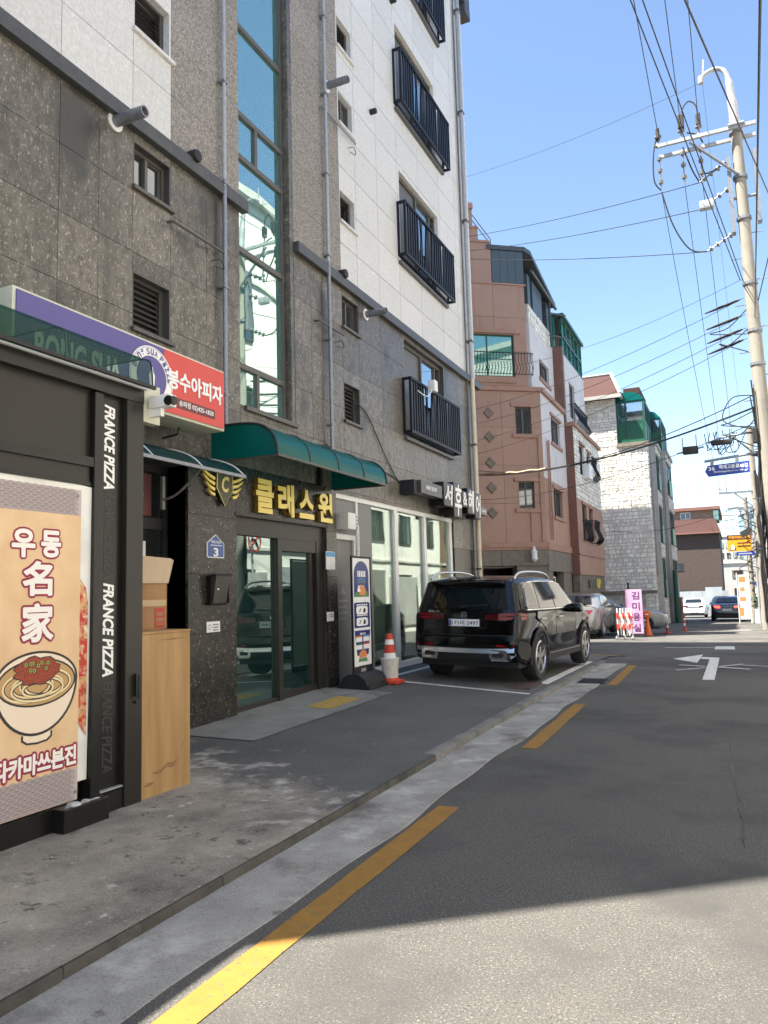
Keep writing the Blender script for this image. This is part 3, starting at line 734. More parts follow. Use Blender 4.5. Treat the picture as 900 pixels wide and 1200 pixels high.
for i, o in enumerate(BW):
    balcony_window(*o, M['alu_dark'] if i == 0 else M['granite_white'], i < 3)
    railing((4.47, 7.92, 11.04, 14.2)[i], (5.54, 9.02, 12.18, 15.3)[i])
# pipes, flues, caps
def gas(y, z0, z1, zsplit):
    b = MB(); b.tube([(FX + .07, y, zsplit), (FX + .07, y, z1)], .027, 10); b.build('gas_pipe', M['galv'], bld, smooth=50)
    b = MB(); b.tube([(FX + .072, y, z0), (FX + .072, y, zsplit)], .029, 10)
    z = z0 + .5
    b.build('gas_pipe', M['steel'], bld, smooth=50)
    b = MB(); z = z0 + .6
    while z < z1: b.box(y - .045, y + .045, z, z + .025, .0, .105); z += 1.33
    b.build('pipe_clip', M['steel'], bld, F)
gas(7.385, 3.3, 16.4, 6.62); gas(10.045, 3.45, 16.4, 6.62)
def arm(ya, yb, z, m):
    b = MB(); b.tube(smoothpath([(FX, ya, z), (FX + .07, ya + .02, z), (FX + .075, ya + .12, z), (FX + .075, yb, z + .01)], 5), .016, 7); b.build('branch_pipe', m, bld, smooth=50)
    b = MB(); b.tube(smoothpath([(FX + .02, yb - .2, z - .16), (FX + .09, yb - .1, z - .12), (FX + .08, yb - .02, z - .2), (FX + .05, yb - .18, z - .22)], 5), .006, 5); b.build('loose_wire', M['cable'], bld)
arm(6.43, 7.37, 5.66, M['alu_brown']); arm(9.70, 10.5, 5.58, M['alu_dark']); arm(9.96, 11.1, 9.12, M['steel'])
for (y, z) in ((5.62, 6.37), (10.22, 9.65), (11.47, 6.26)):
    b = MB(); b.lathe([(.058, 0), (.058, .24), (.062, .24), (.062, .27), (.058, .27), (.058, .40), (.046, .40), (.044, .34), (0, .34)], (FX, y, z), 'x', 18); fl = b.build('flue_pipe', M['steel'], bld, smooth=40)
    b = MB(); b.lathe([(.06, .002), (.098, .002), (.10, .018), (.06, .02)], (FX, y, z), 'x', 22); b.build('flange', M['alu_white'], fl, smooth=40)
for (y, z) in ((6.82, 6.62), (10.56, 6.62), (11.9, 10.2), (13.0, 13.2)):
    b = MB(); r = .075 if z < 7 else .05; b.lathe([(r, 0), (r, .10), (r * .9, .12), (0, .125)], (FX, y, z), 'x', 16); b.build('vent_cap', M['black_matte'], bld, smooth=40)
b = MB(); b.tube([(FX + .09, 17.06, 6.5), (FX + .09, 17.06, 16.5)], .055, 12); b.build('drain_pipe', M['galv'], bld, smooth=50)
b = MB(); b.tube([(FX + .092, 17.06, .12), (FX + .092, 17.06, 6.5)], .056, 12); b.build('drain_pipe', M['cream_pipe'], bld, smooth=50)
b = MB(); b.tube([(FX + .04, 16.86, .9), (FX + .04, 16.86, 16.5)], .02, 8); b.build('conduit', M['alu_greydark'], bld, smooth=50)
b = MB()
for z in (2.0, 4.9, 7.4, 10.4, 13.2, 15.9): b.box(16.98, 17.14, z, z + .04, 0, .155)
b.build('pipe_clip', M['alu_greydark'], bld, F)
# service wires lying on the granite
for pts in (((.02, 10.9, 4.62), (.02, 11.4, 4.5), (.02, 12.1, 3.9), (.02, 12.6, 3.55), (.03, 12.95, 3.42)), ((.02, 9.9, 3.75), (.02, 10.7, 3.66), (.02, 12.2, 3.60), (.02, 12.8, 3.5))):
    b = MB(); b.tube(smoothpath([(FX + c, y, z) for c, y, z in pts], 5), .009, 5); b.build('loose_wire', M['cable'], bld)
b = MB(); b.tube(smoothpath([(FX + .17, 13.35, 5.35), (FX + .3, 13.5, 5.25), (FX + .36, 13.62, 5.4)], 5), .012, 6); br = b.build('floodlight_arm', M['alu_white'], bld)
b = MB(); b.cbox(FX + .28, FX + .42, 13.62, 13.80, 5.38, 5.60, .01); b.build('floodlight', M['alu_white'], bld, smooth=40)

# ---- entrance doors (part of the building)
b = MB()
b.box(7.68, 9.94, 2.28, 2.50, -.20, -.06); b.box(7.66, 9.96, 2.50, 2.535, -.2, .012)
b.box(7.68, 7.72, .08, 2.28, -.20, -.06); b.box(8.70, 8.80, .08, 2.28, -.20, -.058); b.box(9.74, 9.94, .1, 2.28, -.20, -.062); b.box(8.80, 9.74, 2.12, 2.28, -.19, -.07); b.box(7.72, 8.70, .08, .20, -.19, -.08); b.box(8.80, 9.74, .10, .26, -.19, -.09)
dr = b.build('entrance_door', M['door_frame'], bld, F)
b = MB(); b.box(7.72, 8.70, .2, 2.28, -.13, -.12); b.build('pane', M['glass_teal'], dr, F)
b = MB(); b.box(8.80, 9.70, .26, 2.12, -.15, -.14); b.build('pane', M['glass_teal'], dr, F)
b = MB(); b.box(8.80, 8.84, .26, 2.12, -.16, -.11); b.box(9.62, 9.70, .26, 2.12, -.16, -.11); b.build('sash', M['door_frame'], dr, F)
b = MB(); b.box(-8.4, -6.3, 7.55, 7.6, .1, 2.6); b.box(-8.55, -8.5, 7.6, 9.9, .1, 2.6); b.build('lobby_wall', M['plaster'], bld)
# ---- hair shop front (part of the building)
b = MB()
b.box(10.26, 15.62, 2.99, 3.07, -.14, -.03); b.box(11.60, 15.62, .20, .30, -.14, -.03)
for a in (12.53, 13.95, 15.45): b.box(a, a + .13, .30, 2.99, -.13, -.032)
b.box(11.0, 11.06, 2.40, 2.99, -.13, -.034); b.box(10.90, 10.98, .2, 2.42, -.13, -.034); b.box(10.30, 11.06, 2.36, 2.44, -.13, -.028)
shop = b.build('shop_window', M['alu_white'], bld, F)
b = MB(); b.box(11.06, 11.60, .2, 2.99, -.12, -.05); b.box(10.26, 11.0, 2.44, 2.99, -.12, -.06); b.box(10.98, 11.06, .2, 2.40, -.12, -.055); b.build('panel', M['alu_grey'], shop, F)
b = MB(); b.box(10.28, 10.90, .2, 2.36, -.12, -.07); b.build('shop_door', M['alu_grey'], shop, F)
for (a0, a1) in ((11.60, 12.53), (12.66, 13.95), (14.08, 15.45)):
    b = MB(); b.box(a0, a1, .30, 2.99, -.09, -.08); b.build('pane', M['glass_clear'], shop, F)
def curtain(a0, a1, tie):     # gathered curtain, pulled aside at about half height
    q = MB(); n = 40; rows = 14
    for j in range(rows + 1):
        z = .35 + 2.62 * j / rows; s = 1.0
        if tie is not None:
            d = abs(z - 1.55); s = .30 + .70 * min(1, (d / 1.15) ** .7)
        for i in range(n + 1):
            t = i / n; a = (a0 + (a1 - a0) * t) if tie is None else ((a1 - (a1 - a0) * s * (1 - t)) if tie > 0 else (a0 + (a1 - a0) * s * t))
            q.v.append((a, z, -.26 + .035 * math.sin(t * 62 + z * .4) + .012 * math.sin(t * 151)))
    for j in range(rows):
        for i in range(n): k = j * (n + 1) + i; q.f.append((k, k + 1, k + n + 2, k + n + 1))
    q.build('curtain', M['curtain'], shop, F, smooth=80)
curtain(11.62, 12.5, 1); curtain(12.66, 13.3, -1); curtain(13.35, 13.95, 1); curtain(14.08, 14.75, -1); curtain(14.8, 15.45, None)
b = MB(); b.box(-7.3, -7.0, 12.4, 12.9, .19, .65); b.box(-7.35, -7.25, 12.4, 12.9, .65, 1.2); b.box(-7.3, -7.0, 13.9, 14.4, .19, .65); b.box(-7.35, -7.25, 13.9, 14.4, .65, 1.2); b.build('salon_chair', M['black_matte'], bld)
b = MB(); b.box(15.62, 16.28, 0, 3.05, -.10, -.035); b.build('dark_pilaster', M['alu_greydark'], bld, F)
b = MB(); b.box(-5.28, -5.2, 10.2, 15.7, -.1, .0); 
# faint door lettering and eave on the shop door
b = MB()
b.quad((10.42, 1.52, -.066), (10.66, 1.52, -.066), (10.54, 1.64, -.066))
for k in range(4): b.box(10.40, 10.40 + (.3, .26, .3, .22)[k], 1.40 - k * .09, 1.43 - k * .09, -.07, -.066)
b.build('door_print', M['ghost_print'] if 'ghost_print' in M else mat('ghost_print', (.30, .30, .29), .6), shop, F)
# pizza entrance in the recess
b = MB(); b.box(4.72, 6.78, 0, .1, -.5, -.03); b.build('step', M['apron'], bld, F)
b = MB(); b.box(4.72, 4.80, .1, 2.98, -.36, -.28); b.box(6.70, 6.775, .1, 2.98, -.36, -.28); b.box(6.02, 6.08, .1, 2.98, -.36, -.281); b.box(4.80, 6.70, 2.27, 2.40, -.36, -.282); b.box(4.8, 6.70, 2.9, 2.98, -.36, -.282); b.box(4.8, 6.7, .1, .3, -.36, -.283)
pd = b.build('recess_door', M['black_matte'], bld, F, whole=True)
b = MB(); b.box(4.8, 6.02, .3, 2.27, -.33, -.32); b.box(6.08, 6.70, .3, 2.27, -.33, -.32); b.box(4.8, 6.70, 2.4, 2.9, -.33, -.32); b.build('pane', M['glass_dark'], pd, F)
b = MB(); b.box(5.9, 6.55, 2.42, 2.88, -.318, -.315); b.build('red_panel', M['sign_dark_red'], pd, F)
b = MB(); b.box(6.12, 6.42, 2.60, 2.68, -.314, -.311); b.box(6.22, 6.30, 2.68, 2.76, -.314, -.311); b.box(6.1, 6.36, 2.44, 2.56, -.314, -.311); b.build('door_print', M['sign_cream'], pd, F)
b = MB(); b.box(6.14, 6.46, 1.72, 2.14, -.316, -.312); b.build('notice', M['paper'], pd, F)
b = MB(); b.box(6.18, 6.30, 1.76, 2.0, -.3115, -.309); b.build('notice_print', M['sign_cream'], pd, F)
b = MB(); b.box(4.6, 6.8, -.1, 3.2, -.46, -.45); b.build('wall', M['dark_interior'], bld, F)
strip('asphalt_crack', M['asphalt_old'], [(-.19, 9.6), (-.14, 7.1), (-.075, 5.8), (-.062, 5.0)], .012, .002, seg=9, jit=.02)
# ================================================================ CANOPIES
cn = thing('entrance_canopy', 'curved teal green polycarbonate canopy over the glass entrance doors', 'canopy', (-5.45, 8.7, 3.1))
prof = smoothpath([(0, 3.49, 0), (.42, 3.485, 0), (.68, 3.44, 0), (.83, 3.33, 0), (.885, 3.22, 0), (.90, 3.09, 0)], 4)
prof = [(p.x, p.y) for p in prof]
Y0, Y1 = 7.20, 10.15
for k in range(4):
    a0 = Y0 + (Y1 - Y0) * k / 4 + .006; a1 = Y0 + (Y1 - Y0) * (k + 1) / 4 - .006
    b = MB()
    for (c, z) in prof: b.v += [(a0, z, c), (a1, z, c)]
    for i in range(len(prof) - 1): b.f.append((2 * i, 2 * i + 1, 2 * i + 3, 2 * i + 2))
    b.build('roof_sheet', M['poly_teal'], cn, F, smooth=60)
for k in range(5):
    a = Y0 + (Y1 - Y0) * k / 4; b = MB(); b.tube([(a, z + .002, c + .002) for c, z in prof], .016 if k in (0, 4) else .013, 6); b.build('rib', M['black_matte'] if k in (0, 4) else M['trim_dark'], cn, F)
for a in (Y0, Y1):
    b = MB(); pl = [(c, z) for c, z in prof] + [(0, 3.09)]
    b.prism(pl, a - .003, a + .003, (2, 1, 0)); b.build('end_panel', M['poly_teal'], cn, F)
b = MB(); b.box(Y0, Y1, 3.07, 3.095, .88, .915); b.box(Y0, Y1, 3.47, 3.50, .0, .03)
for a in (Y0, Y1 - .02): b.box(a, a + .02, 3.07, 3.095, .03, .88)
b.build('frame', M['alu_dark'], cn, F)
b = MB(); b.box(9.66, 9.72, 3.09, 3.44, .02, .08); b.build('bracket', M['black_matte'], cn, F)

sa = thing('door_awning', 'small curved awning with pale ribs over the recessed pizza shop door', 'awning', (-5.45, 5.9, 2.9))
pr2 = [(p.x, p.y) for p in smoothpath([(0, 3.06, 0), (.28, 3.03, 0), (.52, 2.94, 0), (.66, 2.825, 0)], 4)]
for k in range(3):
    a0, a1 = 4.74 + k * .72, 4.74 + (k + 1) * .72
    b = MB()
    for (c, z) in pr2: b.v += [(a0 + .006, z, c), (a1 - .006, z, c)]
    for i in range(len(pr2) - 1): b.f.append((2 * i, 2 * i + 1, 2 * i + 3, 2 * i + 2))
    b.build('roof_sheet', M['poly_small'], sa, F, smooth=60)
for k in range(4):
    a = 4.74 + k * .72; b = MB(); b.tube([(a, z + .004, c) for c, z in pr2], .008, 6); b.build('rib', M['alu_white'], sa, F)
b = MB(); b.box(4.72, 6.92, 2.795, 2.828, .645, .675); b.build('front_bar', M['steel'], sa, F)
b = MB(); b.tube(smoothpath([(6.35, 2.55, .02), (6.35, 2.6, .2), (6.35, 2.78, .45), (6.35, 2.9, .56)], 4), .014, 6); b.box(6.33, 6.37, 2.45, 2.8, 0, .03); b.build('bracket', M['alu_grey'], sa, F)

# ================================================================ PIZZA SIGN BOX
SF = wall_frame(-4.90)
rs = thing('sign_box', 'long purple and red lightbox sign of the pizza shop fixed above the kiosk', 'sign', (-5.1, 5.4, 3.3))
b = MB(); b.cbox(4.02, 6.72, 3.29, 3.955, -.40, -.012, .012); b.build('case', M['sign_cream'], rs, SF, smooth=40)
b = MB(); b.box(4.05, 5.74, 3.315, 3.93, -.011, 0); b.build('purple_face', M['sign_purple'], rs, SF)
b = MB(); b.quad((5.60, 3.315, .003), (6.695, 3.315, .003), (6.695, 3.93, .003), (5.74, 3.93, .003)); b.build('red_face', M['sign_red'], rs, SF)
def ring(b, ca, cb, r0, r1, c, n=36, sx=1.0):
    k0 = len(b.v)
    for k in range(n):
        t = 2 * math.pi * k / n
        b.v += [(ca + math.cos(t) * r0 * sx, cb + math.sin(t) * r0, c), (ca + math.cos(t) * r1 * sx, cb + math.sin(t) * r1, c)]
    for k in range(n): i = k0 + 2 * k; j = k0 + 2 * ((k + 1) % n); b.f.append((i, i + 1, j + 1, j))
def disc(b, ca, cb, r, c, n=36, sx=1.0):
    b.quad(*[(ca + math.cos(2 * math.pi * k / n) * r * sx, cb + math.sin(2 * math.pi * k / n) * r, c) for k in range(n)])
EC, ER = (5.56, 3.60), .30
b = MB(); ring(b, *EC, .205, ER, .006); b.build('emblem_ring', M['letter_white'], rs, SF)
b = MB(); disc(b, *EC, .20, .0055); ring(b, *EC, .283, .287, .0075); b.build('emblem_disc', M['sign_purple'], rs, SF)
b = MB(); b.prism([(5.53, 3.52), (5.59, 3.52), (5.60, 3.62), (5.575, 3.66), (5.57, 3.70), (5.55, 3.70), (5.545, 3.66), (5.52, 3.62)], .006, .0085); b.build('emblem_bottle', M['letter_white'], rs, SF)
b = MB()
for k, ch in enumerate('BongSuAPizza'):
    t = math.radians(162 - k * 13.2 - (6 if k > 3 else 0) - (6 if k > 6 else 0)); q = MB(); q.glyph((ch, .02, 0), -.022, .022, -.03, .03, .0, 0)
    for (x, y, z) in q.v: 
        xx, yy = x, y + .245; a = t - math.pi / 2
        b.v.append((EC[0] + xx * math.cos(a) - yy * math.sin(a), EC[1] + xx * math.sin(a) + yy * math.cos(a), .009))
    b.f += [tuple(i + len(b.v) - len(q.v) for i in f) for f in q.f]
b.build('ring_lettering', M['sign_purple'], rs, SF)
b = MB(); b.glyph(('BONG SUA', .03, 0), 4.22, 5.16, 3.40, 3.66, .004, .004); b.build('lettering', M['letter_white'], rs, SF)
b = MB(); b.glyph(('봉수아피자', .03, 0), 5.78, 6.655, 3.56, 3.76, .006, .006); b.build('lettering', M['letter_white'], rs, SF)
b = MB(); b.box(5.92, 6.53, 3.385, 3.485, .004, .006); b.build('phone_strip', M['sign_dark_red'], rs, SF)
b = MB(); b.glyph(('송파점 02)425-1828', .012, 0), 5.95, 6.50, 3.40, 3.47, .008, .002); b.build('phone_number', M['letter_white'], rs, SF)
b = MB(); b.tube([(6.3, 3.20, -.5), (6.3, 3.22, -.30), (6.3, 3.30, -.28)], .012, 6); b.build('bracket', M['cable'], rs, SF)

# ================================================================ KIOSK WITH POSTER
KF = wall_frame(-4.0)
kk = thing('kiosk', 'black framed pizza kiosk with a noodle poster standing on the pavement', 'kiosk', (-4.5, 3, .09))
b = MB(); b.box(-1.2, 4.40, .06, 3.02, -1.42, -.10); b.build('body', M['black_panel'], kk, KF)
b = MB(); b.box(-1.2, 2.6, 3.25, 3.33, -1.40, -.02); b.box(-1.2, 2.6, 3.02, 3.25, -1.3, -.2); b.box(-1.2, 2.05, 3.251, 3.32, -.021, .53); b.build('shade_slab', M['black_panel'], kk, KF, whole=True)  # unseen slab added over the kiosk to shade the kerb and gutter
b = MB(); b.box(-1.2, 4.44, 2.98, 3.10, -.14, .02); b.box(-1.2, 3.97, 2.435, 2.50, -.09, -.005); b.box(-1.2, 3.97, 2.30, 2.33, -.09, -.02); b.box(-1.2, 4.40, .055, .215, -.12, .0); b.build('rail', M['black_paint'], kk, KF)
b = MB(); b.box(-1.2, 4.46, 3.085, 3.10, .021, .045); b.build('light_rail', M['alu_white'], kk, KF)
b = MB(); b.box(-1.2, 3.97, 2.50, 2.98, -.09, -.045); b.build('upper_panel', M['black_panel'], kk, KF)
b = MB(); b.box(-1.2, 3.96, 2.33, 2.435, -.09, -.03); b.build('lower_panel', M['black_panel'], kk, KF)
b = MB(); b.cbox(3.972, 4.055, .07, 2.975, -.1, .0, .006); b.build('mullion', M['black_paint'], kk, KF)
b = MB(); b.box(4.055, 4.27, .21, 2.98, -.1, -.035); b.build('side_panel', M['black_paint'], kk, KF)
b = MB(); b.cbox(4.272, 4.445, .06, 3.0, -.5, .012, .006); b.build('post', M['black_panel'], kk, KF)
b = MB(); b.box(4.06, 4.27, .205, .225, -.034, -.0); b.build('shelf', M['galv'], kk, KF)
b = MB(); b.box(4.36, 4.385, .82, .98, .013, .03); b.tube([(4.37, .80, .05), (4.37, .97, .05)], .009, 6); b.box(4.362, 4.378, .77, .79, .013, .03); b.build('handle', M['black_paint'], kk, KF)
b = MB(); b.cbox(3.66, 4.04, .05, .215, .0, .10, .006); b.build('foot_box', M['black_paint'], kk, KF)
b = MB(); b.lathe([(0, 0), (.05, .0), (.04, .014), (.0, .02)], (3.78, .215, .05), 'y', 7); b.lathe([(0, 0), (.03, .0), (.02, .01), (.0, .014)], (3.88, .215, .05), 'y', 7); b.box(3.7, 3.98, .2155, .219, .055, .075); b.build('cement_crumb', M['white_line_old'], kk, KF)
b = MB()
b.fat(('FRANCE PIZZA', .018, .22), 4.095, 4.195, 2.30, 2.91, -.034, .0022, 6, rot=True); b.build('lettering', M['letter_white'], kk, KF); b = MB(); b.fat(('FRANCE PIZZA', .018, .22), 4.10, 4.20, .985, 1.63, -.034, .0022, 6, rot=True)
b.build('lettering', M['letter_white'], kk, KF)
b = MB()
b.glyph(('FRANCE PIZZA', .018, .22), 4.10, 4.20, 1.66, 2.27, -.034, .001, rot=True); b.glyph(('FRANCE PIZZA', .018, .22), 4.10, 4.20, .33, .95, -.034, .001, rot=True)
b.build('faded_lettering', M['ghost_black'], kk, KF)
# paper behind the poster, its top right corner curling, and the strip of pizza print
b = MB(); n = 14
for i in range(n + 1):
    t = i / n; a = 2.2 + 1.79 * t; top = 2.30 if t < .97 else 2.29
    b.v += [(a if t < 1 else 3.965, .33, -.032), (a, top, -.030 + (.006 * max(0, (t - .8) / .2) ** 2))]
    if i: k = 2 * i; b.f.append((k - 2, k, k + 1, k - 1))
b.build('backing_paper', M['marble_paper'], kk, KF)
b = MB(); b.quad(*[(a, z, -.0225) for a, z in [(3.86, .74), (3.945, .62), (3.95, 1.5), (3.93, 1.60), (3.86, 1.68)]]); b.build('pizza_picture', M['pizza_print'], kk, KF)
# the poster is hung on the kiosk: a thing of its own
po = thing('noodle_poster', 'cream paper poster with a noodle bowl and maroon lettering on the kiosk front', 'poster', (-4.0, 3.55, 1.2))
b = MB(); b.box(3.16, 3.878, .222, 2.262, -.027, -.022); b.build('paper', M['poster_cream'], po, KF)
for (z0, z1) in ((2.085, 2.260), (.224, .43)):
    b = MB(); b.quad((3.162, z0, -.0212), (3.876, z0, -.0212), (3.876, z1, -.0212), (3.162, z1, -.0212)); b.build('pattern_band', M['poster_scale'], po, KF)
    b = MB(); r = .03; row = 0; zz = z0
    while zz < z1 - r * .6:
        a = 3.165 + (r if row % 2 else 0)
        while a < 3.876 - r:
            if a - r > 3.16:
                for rr in (r, r * .68, r * .38):
                    k0 = len(b.v); m_ = 6
                    for k in range(m_ + 1):
                        t = math.pi * k / m_
                        b.v += [(a + math.cos(t) * rr, zz + math.sin(t) * rr * .9, -.0208), (a + math.cos(t) * (rr - .0032), zz + math.sin(t) * (rr - .0032) * .9, -.0208)]
                        if k: i = k0 + 2 * k; b.f.append((i - 2, i - 1, i + 1, i))
            a += 2 * r
        zz += r * .56; row += 1
    b.build('scale_pattern', M['poster_line'], po, KF)
def poster_word(k, a0, a1, z0, z1, e=.018):
    kw = (k, .012, 0); w = .0055 if len(k) == 1 else .004
    b = MB(); b.fat(kw, a0, a1, z0, z1, -.0208, e + w, 14); b.glyph(kw, a0, a1, z0, z1, -.0198); b.build('lettering_outline', M['poster_maroon'], po, KF, whole=True)
    b = MB(); b.fat(kw, a0, a1, z0, z1, -.0195, w, 8); b.build('lettering', M['poster_white'], po, KF, whole=True)
poster_word('우', 3.335, 3.50, 1.795, 1.965, .012); poster_word('동', 3.555, 3.705, 1.80, 1.965, .012)
poster_word('名', 3.42, 3.64, 1.555, 1.765, .014); poster_word('家', 3.42, 3.655, 1.265, 1.50, .014); poster_word('다카마쓰본진', 3.245, 3.86, .455, .575, .014)
# bowl of noodles, printed: flat shapes laid over one another
def blob(mname, pts, c, name='bowl_print'):
    b = MB(); b.quad(*[(a, z, c) for a, z in pts]); b.build(name, M[mname], po, KF)
def ell(ca, cb, ra, rb, t0=0, t1=360, n=30, tilt=.0):
    o = []
    for k in range(n + 1):
        t = math.radians(t0 + (t1 - t0) * k / n); x, y = ra * math.cos(t), rb * math.sin(t); o.append((ca + x, cb + y + x * tilt))
    return o
BA, BZ = 3.545, 1.02
def bowl(ra, rb, dep, c, mname, foot):
    top = ell(BA, BZ, ra, rb, 0, 180, 24); bot = [(BA - ra, BZ)] + [(BA + ra * math.cos(math.radians(a)), BZ + dep * math.sin(math.radians(a))) for a in range(190, 360, 8)]
    blob(mname, top + bot, c)
blob('poster_ink', [(3.43, .70), (3.43, .665), (3.47, .64), (3.55, .632), (3.63, .64), (3.665, .665), (3.665, .70)], -.0207)
blob('poster_bowl', [(3.445, .71), (3.445, .672), (3.475, .652), (3.55, .645), (3.62, .652), (3.65, .672), (3.65, .71)], -.0203)
bowl(.318, .185, .335, -.0199, 'poster_ink', 0); bowl(.300, .170, .318, -.0195, 'poster_bowl', 0)
blob('poster_ink', ell(BA, BZ - .01, .302, .148)[:-1], -.0191); blob('poster_broth', ell(BA, BZ - .01, .288, .136)[:-1], -.0187)
b = MB()
for j, (ca, cb, ra, rb) in enumerate([(BA - .07, BZ - .03, .19, .095), (BA + .06, BZ - .02, .20, .09), (BA - .05, BZ - .03, .145, .07), (BA + .05, BZ - .03, .15, .066), (BA, BZ - .05, .20, .075), (BA, BZ - .05, .12, .05)]):
    for kk_, (w, mm) in enumerate(((.019, 'i'), (.0115, 'n'))):
        if mm == 'i':
            q = MB(); ring(q, ca, cb, 1, 1, 0)
        bb = MB(); k0 = 0; n = 30
        for k in range(n):
            t = 2 * math.pi * k / n
            bb.v += [(ca + math.cos(t) * (ra - w), cb + math.sin(t) * (rb - w), -.0184 + j * .0003 + kk_ * .00015), (ca + math.cos(t) * (ra + w * .3), cb + math.sin(t) * (rb + w * .3), -.0184 + j * .0003 + kk_ * .00015)]
        for k in range(n): i = 2 * k; jn = 2 * ((k + 1) % n); bb.f.append((i, i + 1, jn + 1, jn))
        bb.build('noodle_print', M['poster_ink' if mm == 'i' else 'poster_noodle'], po, KF)
rr = random.Random(5); me = [(BA - .01 + (.165 + .018 * math.sin(k * 2.3) + rr.uniform(-.008, .008)) * math.cos(2 * math.pi * k / 26), BZ + .065 + (.082 + .010 * math.sin(k * 1.9)) * math.sin(2 * math.pi * k / 26)) for k in range(26)]
blob('poster_ink', [(BA - .01 + (a - BA + .01) * 1.05, BZ + .065 + (z - BZ - .065) * 1.08) for a, z in me], -.0158); blob('poster_meat', me, -.0154)
for k in range(9):
    a, z = BA - .01 + rr.uniform(-.085, .085), BZ + .085 + rr.uniform(-.028, .028); blob('poster_ink', ell(a, z, .017, .015, n=10)[:-1], -.0150 + k * .0002); b = MB(); ring(b, a, z, .006, .013, -.0149 + k * .0002, 10); b.build('onion_print', M['poster_green'], po, KF)
b = MB()
for (a, z) in ((3.845, 2.22), (3.86, .275)): b.lathe([(.012, 0), (.012, .004), (0, .006)], (a, z, -.021), 'z', 10)
b.build('eyelet', M['steel'], po, KF)
# see-through green canopy of the kiosk
kc = thing('kiosk_canopy', 'see-through dark green plastic canopy along the top of the black kiosk', 'canopy', (-4.1, 3, 3.1))
pc = [(p.x, p.y) for p in smoothpath([(-.55, 3.335, 0), (-.10, 3.335, 0), (.04, 3.32, 0), (.085, 3.27, 0), (.10, 3.11, 0)], 4)]
b = MB()
for (c, z) in pc: b.v += [(-1.2, z, c), (4.44, z, c)]
for i in range(len(pc) - 1): b.f.append((2 * i, 2 * i + 1, 2 * i + 3, 2 * i + 2))
b.build('sheet', M['poly_dark'], kc, KF, smooth=60)
b = MB(); b.box(-1.2, 4.47, 3.085, 3.11, .085, .11); b.tube([(4.44, z, c) for c, z in pc], .006, 6); b.build('edge_strip', M['black_matte'], kc, KF)
for a in (1.7, 2.65, 3.62):
    b = MB(); b.tube([(a, z - .004, c - .004) for c, z in pc], .006, 6); b.build('rib', M['green_frame'], kc, KF)
# security camera
cc = thing('security_camera', 'small white security camera on the corner of the kiosk under the red sign', 'camera', (-3.95, 4.52, 3.0))
b = MB(); b.box(-4.1, -4.02, 4.46, 4.66, 2.86, 3.16); b.build('mount_plate', M['sign_cream'], cc)
b = MB(); b.cbox(-4.0, -3.80, 4.50, 4.60, 2.96, 3.06, .02); b.build('housing', M['white_gloss'], cc, smooth=40)
b = MB(); b.lathe([(.0, -.012), (.036, -.012), (.04, .0)], (-3.80, 4.50, 3.0), 'y', 16); b.lathe([(.036, 0), (.036, .012), (0, .014)], (-3.798, 4.55, 3.008), 'x', 14); b.build('lens', M['black_paint'], cc, whole=True); b = MB(); b.box(-4.02, -3.9, 4.53, 4.57, 2.90, 2.965); b.build('neck', M['white_gloss'], cc)
# board and boxes beside the kiosk
wb = thing('wooden_crate', 'tall tan plywood crate with scuffs standing beside the black kiosk', 'crate', (-4.2, 4.75, .1))
b = MB(); b.cbox(4.452, 5.0, 0.065, 1.25, -.02, -.0, .004); b.build('front_board', M['wood_board'], wb, KF)
b = MB(); b.box(4.455, 4.475, 0.065, 1.25, -.55, -.021); b.box(4.975, 4.998, 0.065, 1.25, -.55, -.021); b.build('side_board', M['wood_board'], wb, KF)
for pts in ([(4.56, .24), (4.64, .215), (4.72, .25), (4.80, .235), (4.87, .30), (4.80, .275), (4.74, .285), (4.66, .25)], [(4.88, .33), (4.93, .40), (4.955, .50), (4.935, .43), (4.90, .37)], [(4.47, .16), (4.55, .15), (4.60, .175), (4.52, .18)], [(4.60, 1.20), (4.80, 1.21), (4.97, 1.205), (4.80, 1.195)]):
    b = MB(); b.quad(*[(a, z, .0006) for a, z in pts]); b.build('scuff_mark', M['scuff'] if 'scuff' in M else mat('scuff', (.20, .115, .05), .7, (.30, .17, .07), 40, 6), wb, KF)
b = MB()
for (a, z) in ((4.475, 1.2), (4.975, 1.2), (4.475, .12), (4.975, .14), (4.475, .66), (4.975, .66)): b.lathe([(.006, 0), (.005, .0015), (0, .002)], (a, z, .0003), 'z', 8)
b.build('screw_head', M['steel'], wb, KF)
b = MB(); b.box(4.452, 5.005, 1.252, 1.268, -.56, .004); b.build('top_board', M['wood_board'], wb, KF)
cb = thing('cardboard_box', 'open brown cardboard box with a pale flap on top of the plywood crate', 'box', (-4.3, 4.85, 1.27))
b = MB(); b.box(4.56, 5.075, 1.27, 1.64, -.54, -.30); b.build('carton', M['cardboard'], cb, KF)
b = MB(); b.v = [(4.50, 1.64, -.29), (5.085, 1.64, -.29), (5.12, 1.83, -.265), (5.09, 1.845, -.27), (4.50, 1.865, -.26), (4.50, 1.64, -.298), (5.085, 1.64, -.298), (5.12, 1.83, -.273), (5.09, 1.845, -.278), (4.50, 1.865, -.268)]
b.f = [(0, 1, 2, 3, 4), (9, 8, 7, 6, 5), (0, 5, 6, 1), (1, 6, 7, 2), (2, 7, 8, 3), (3, 8, 9, 4)]; b.build('flap', M['cardboard_pale'], cb, KF)
b = MB(); b.box(4.56, 5.07, 1.455, 1.505, -.2995, -.2985); b.build('tape', M['tape'], cb, KF)
b = MB(); b.box(4.93, 5.045, 1.28, 1.44, -.299, -.297); b.build('print', M['print_red'], cb, KF)
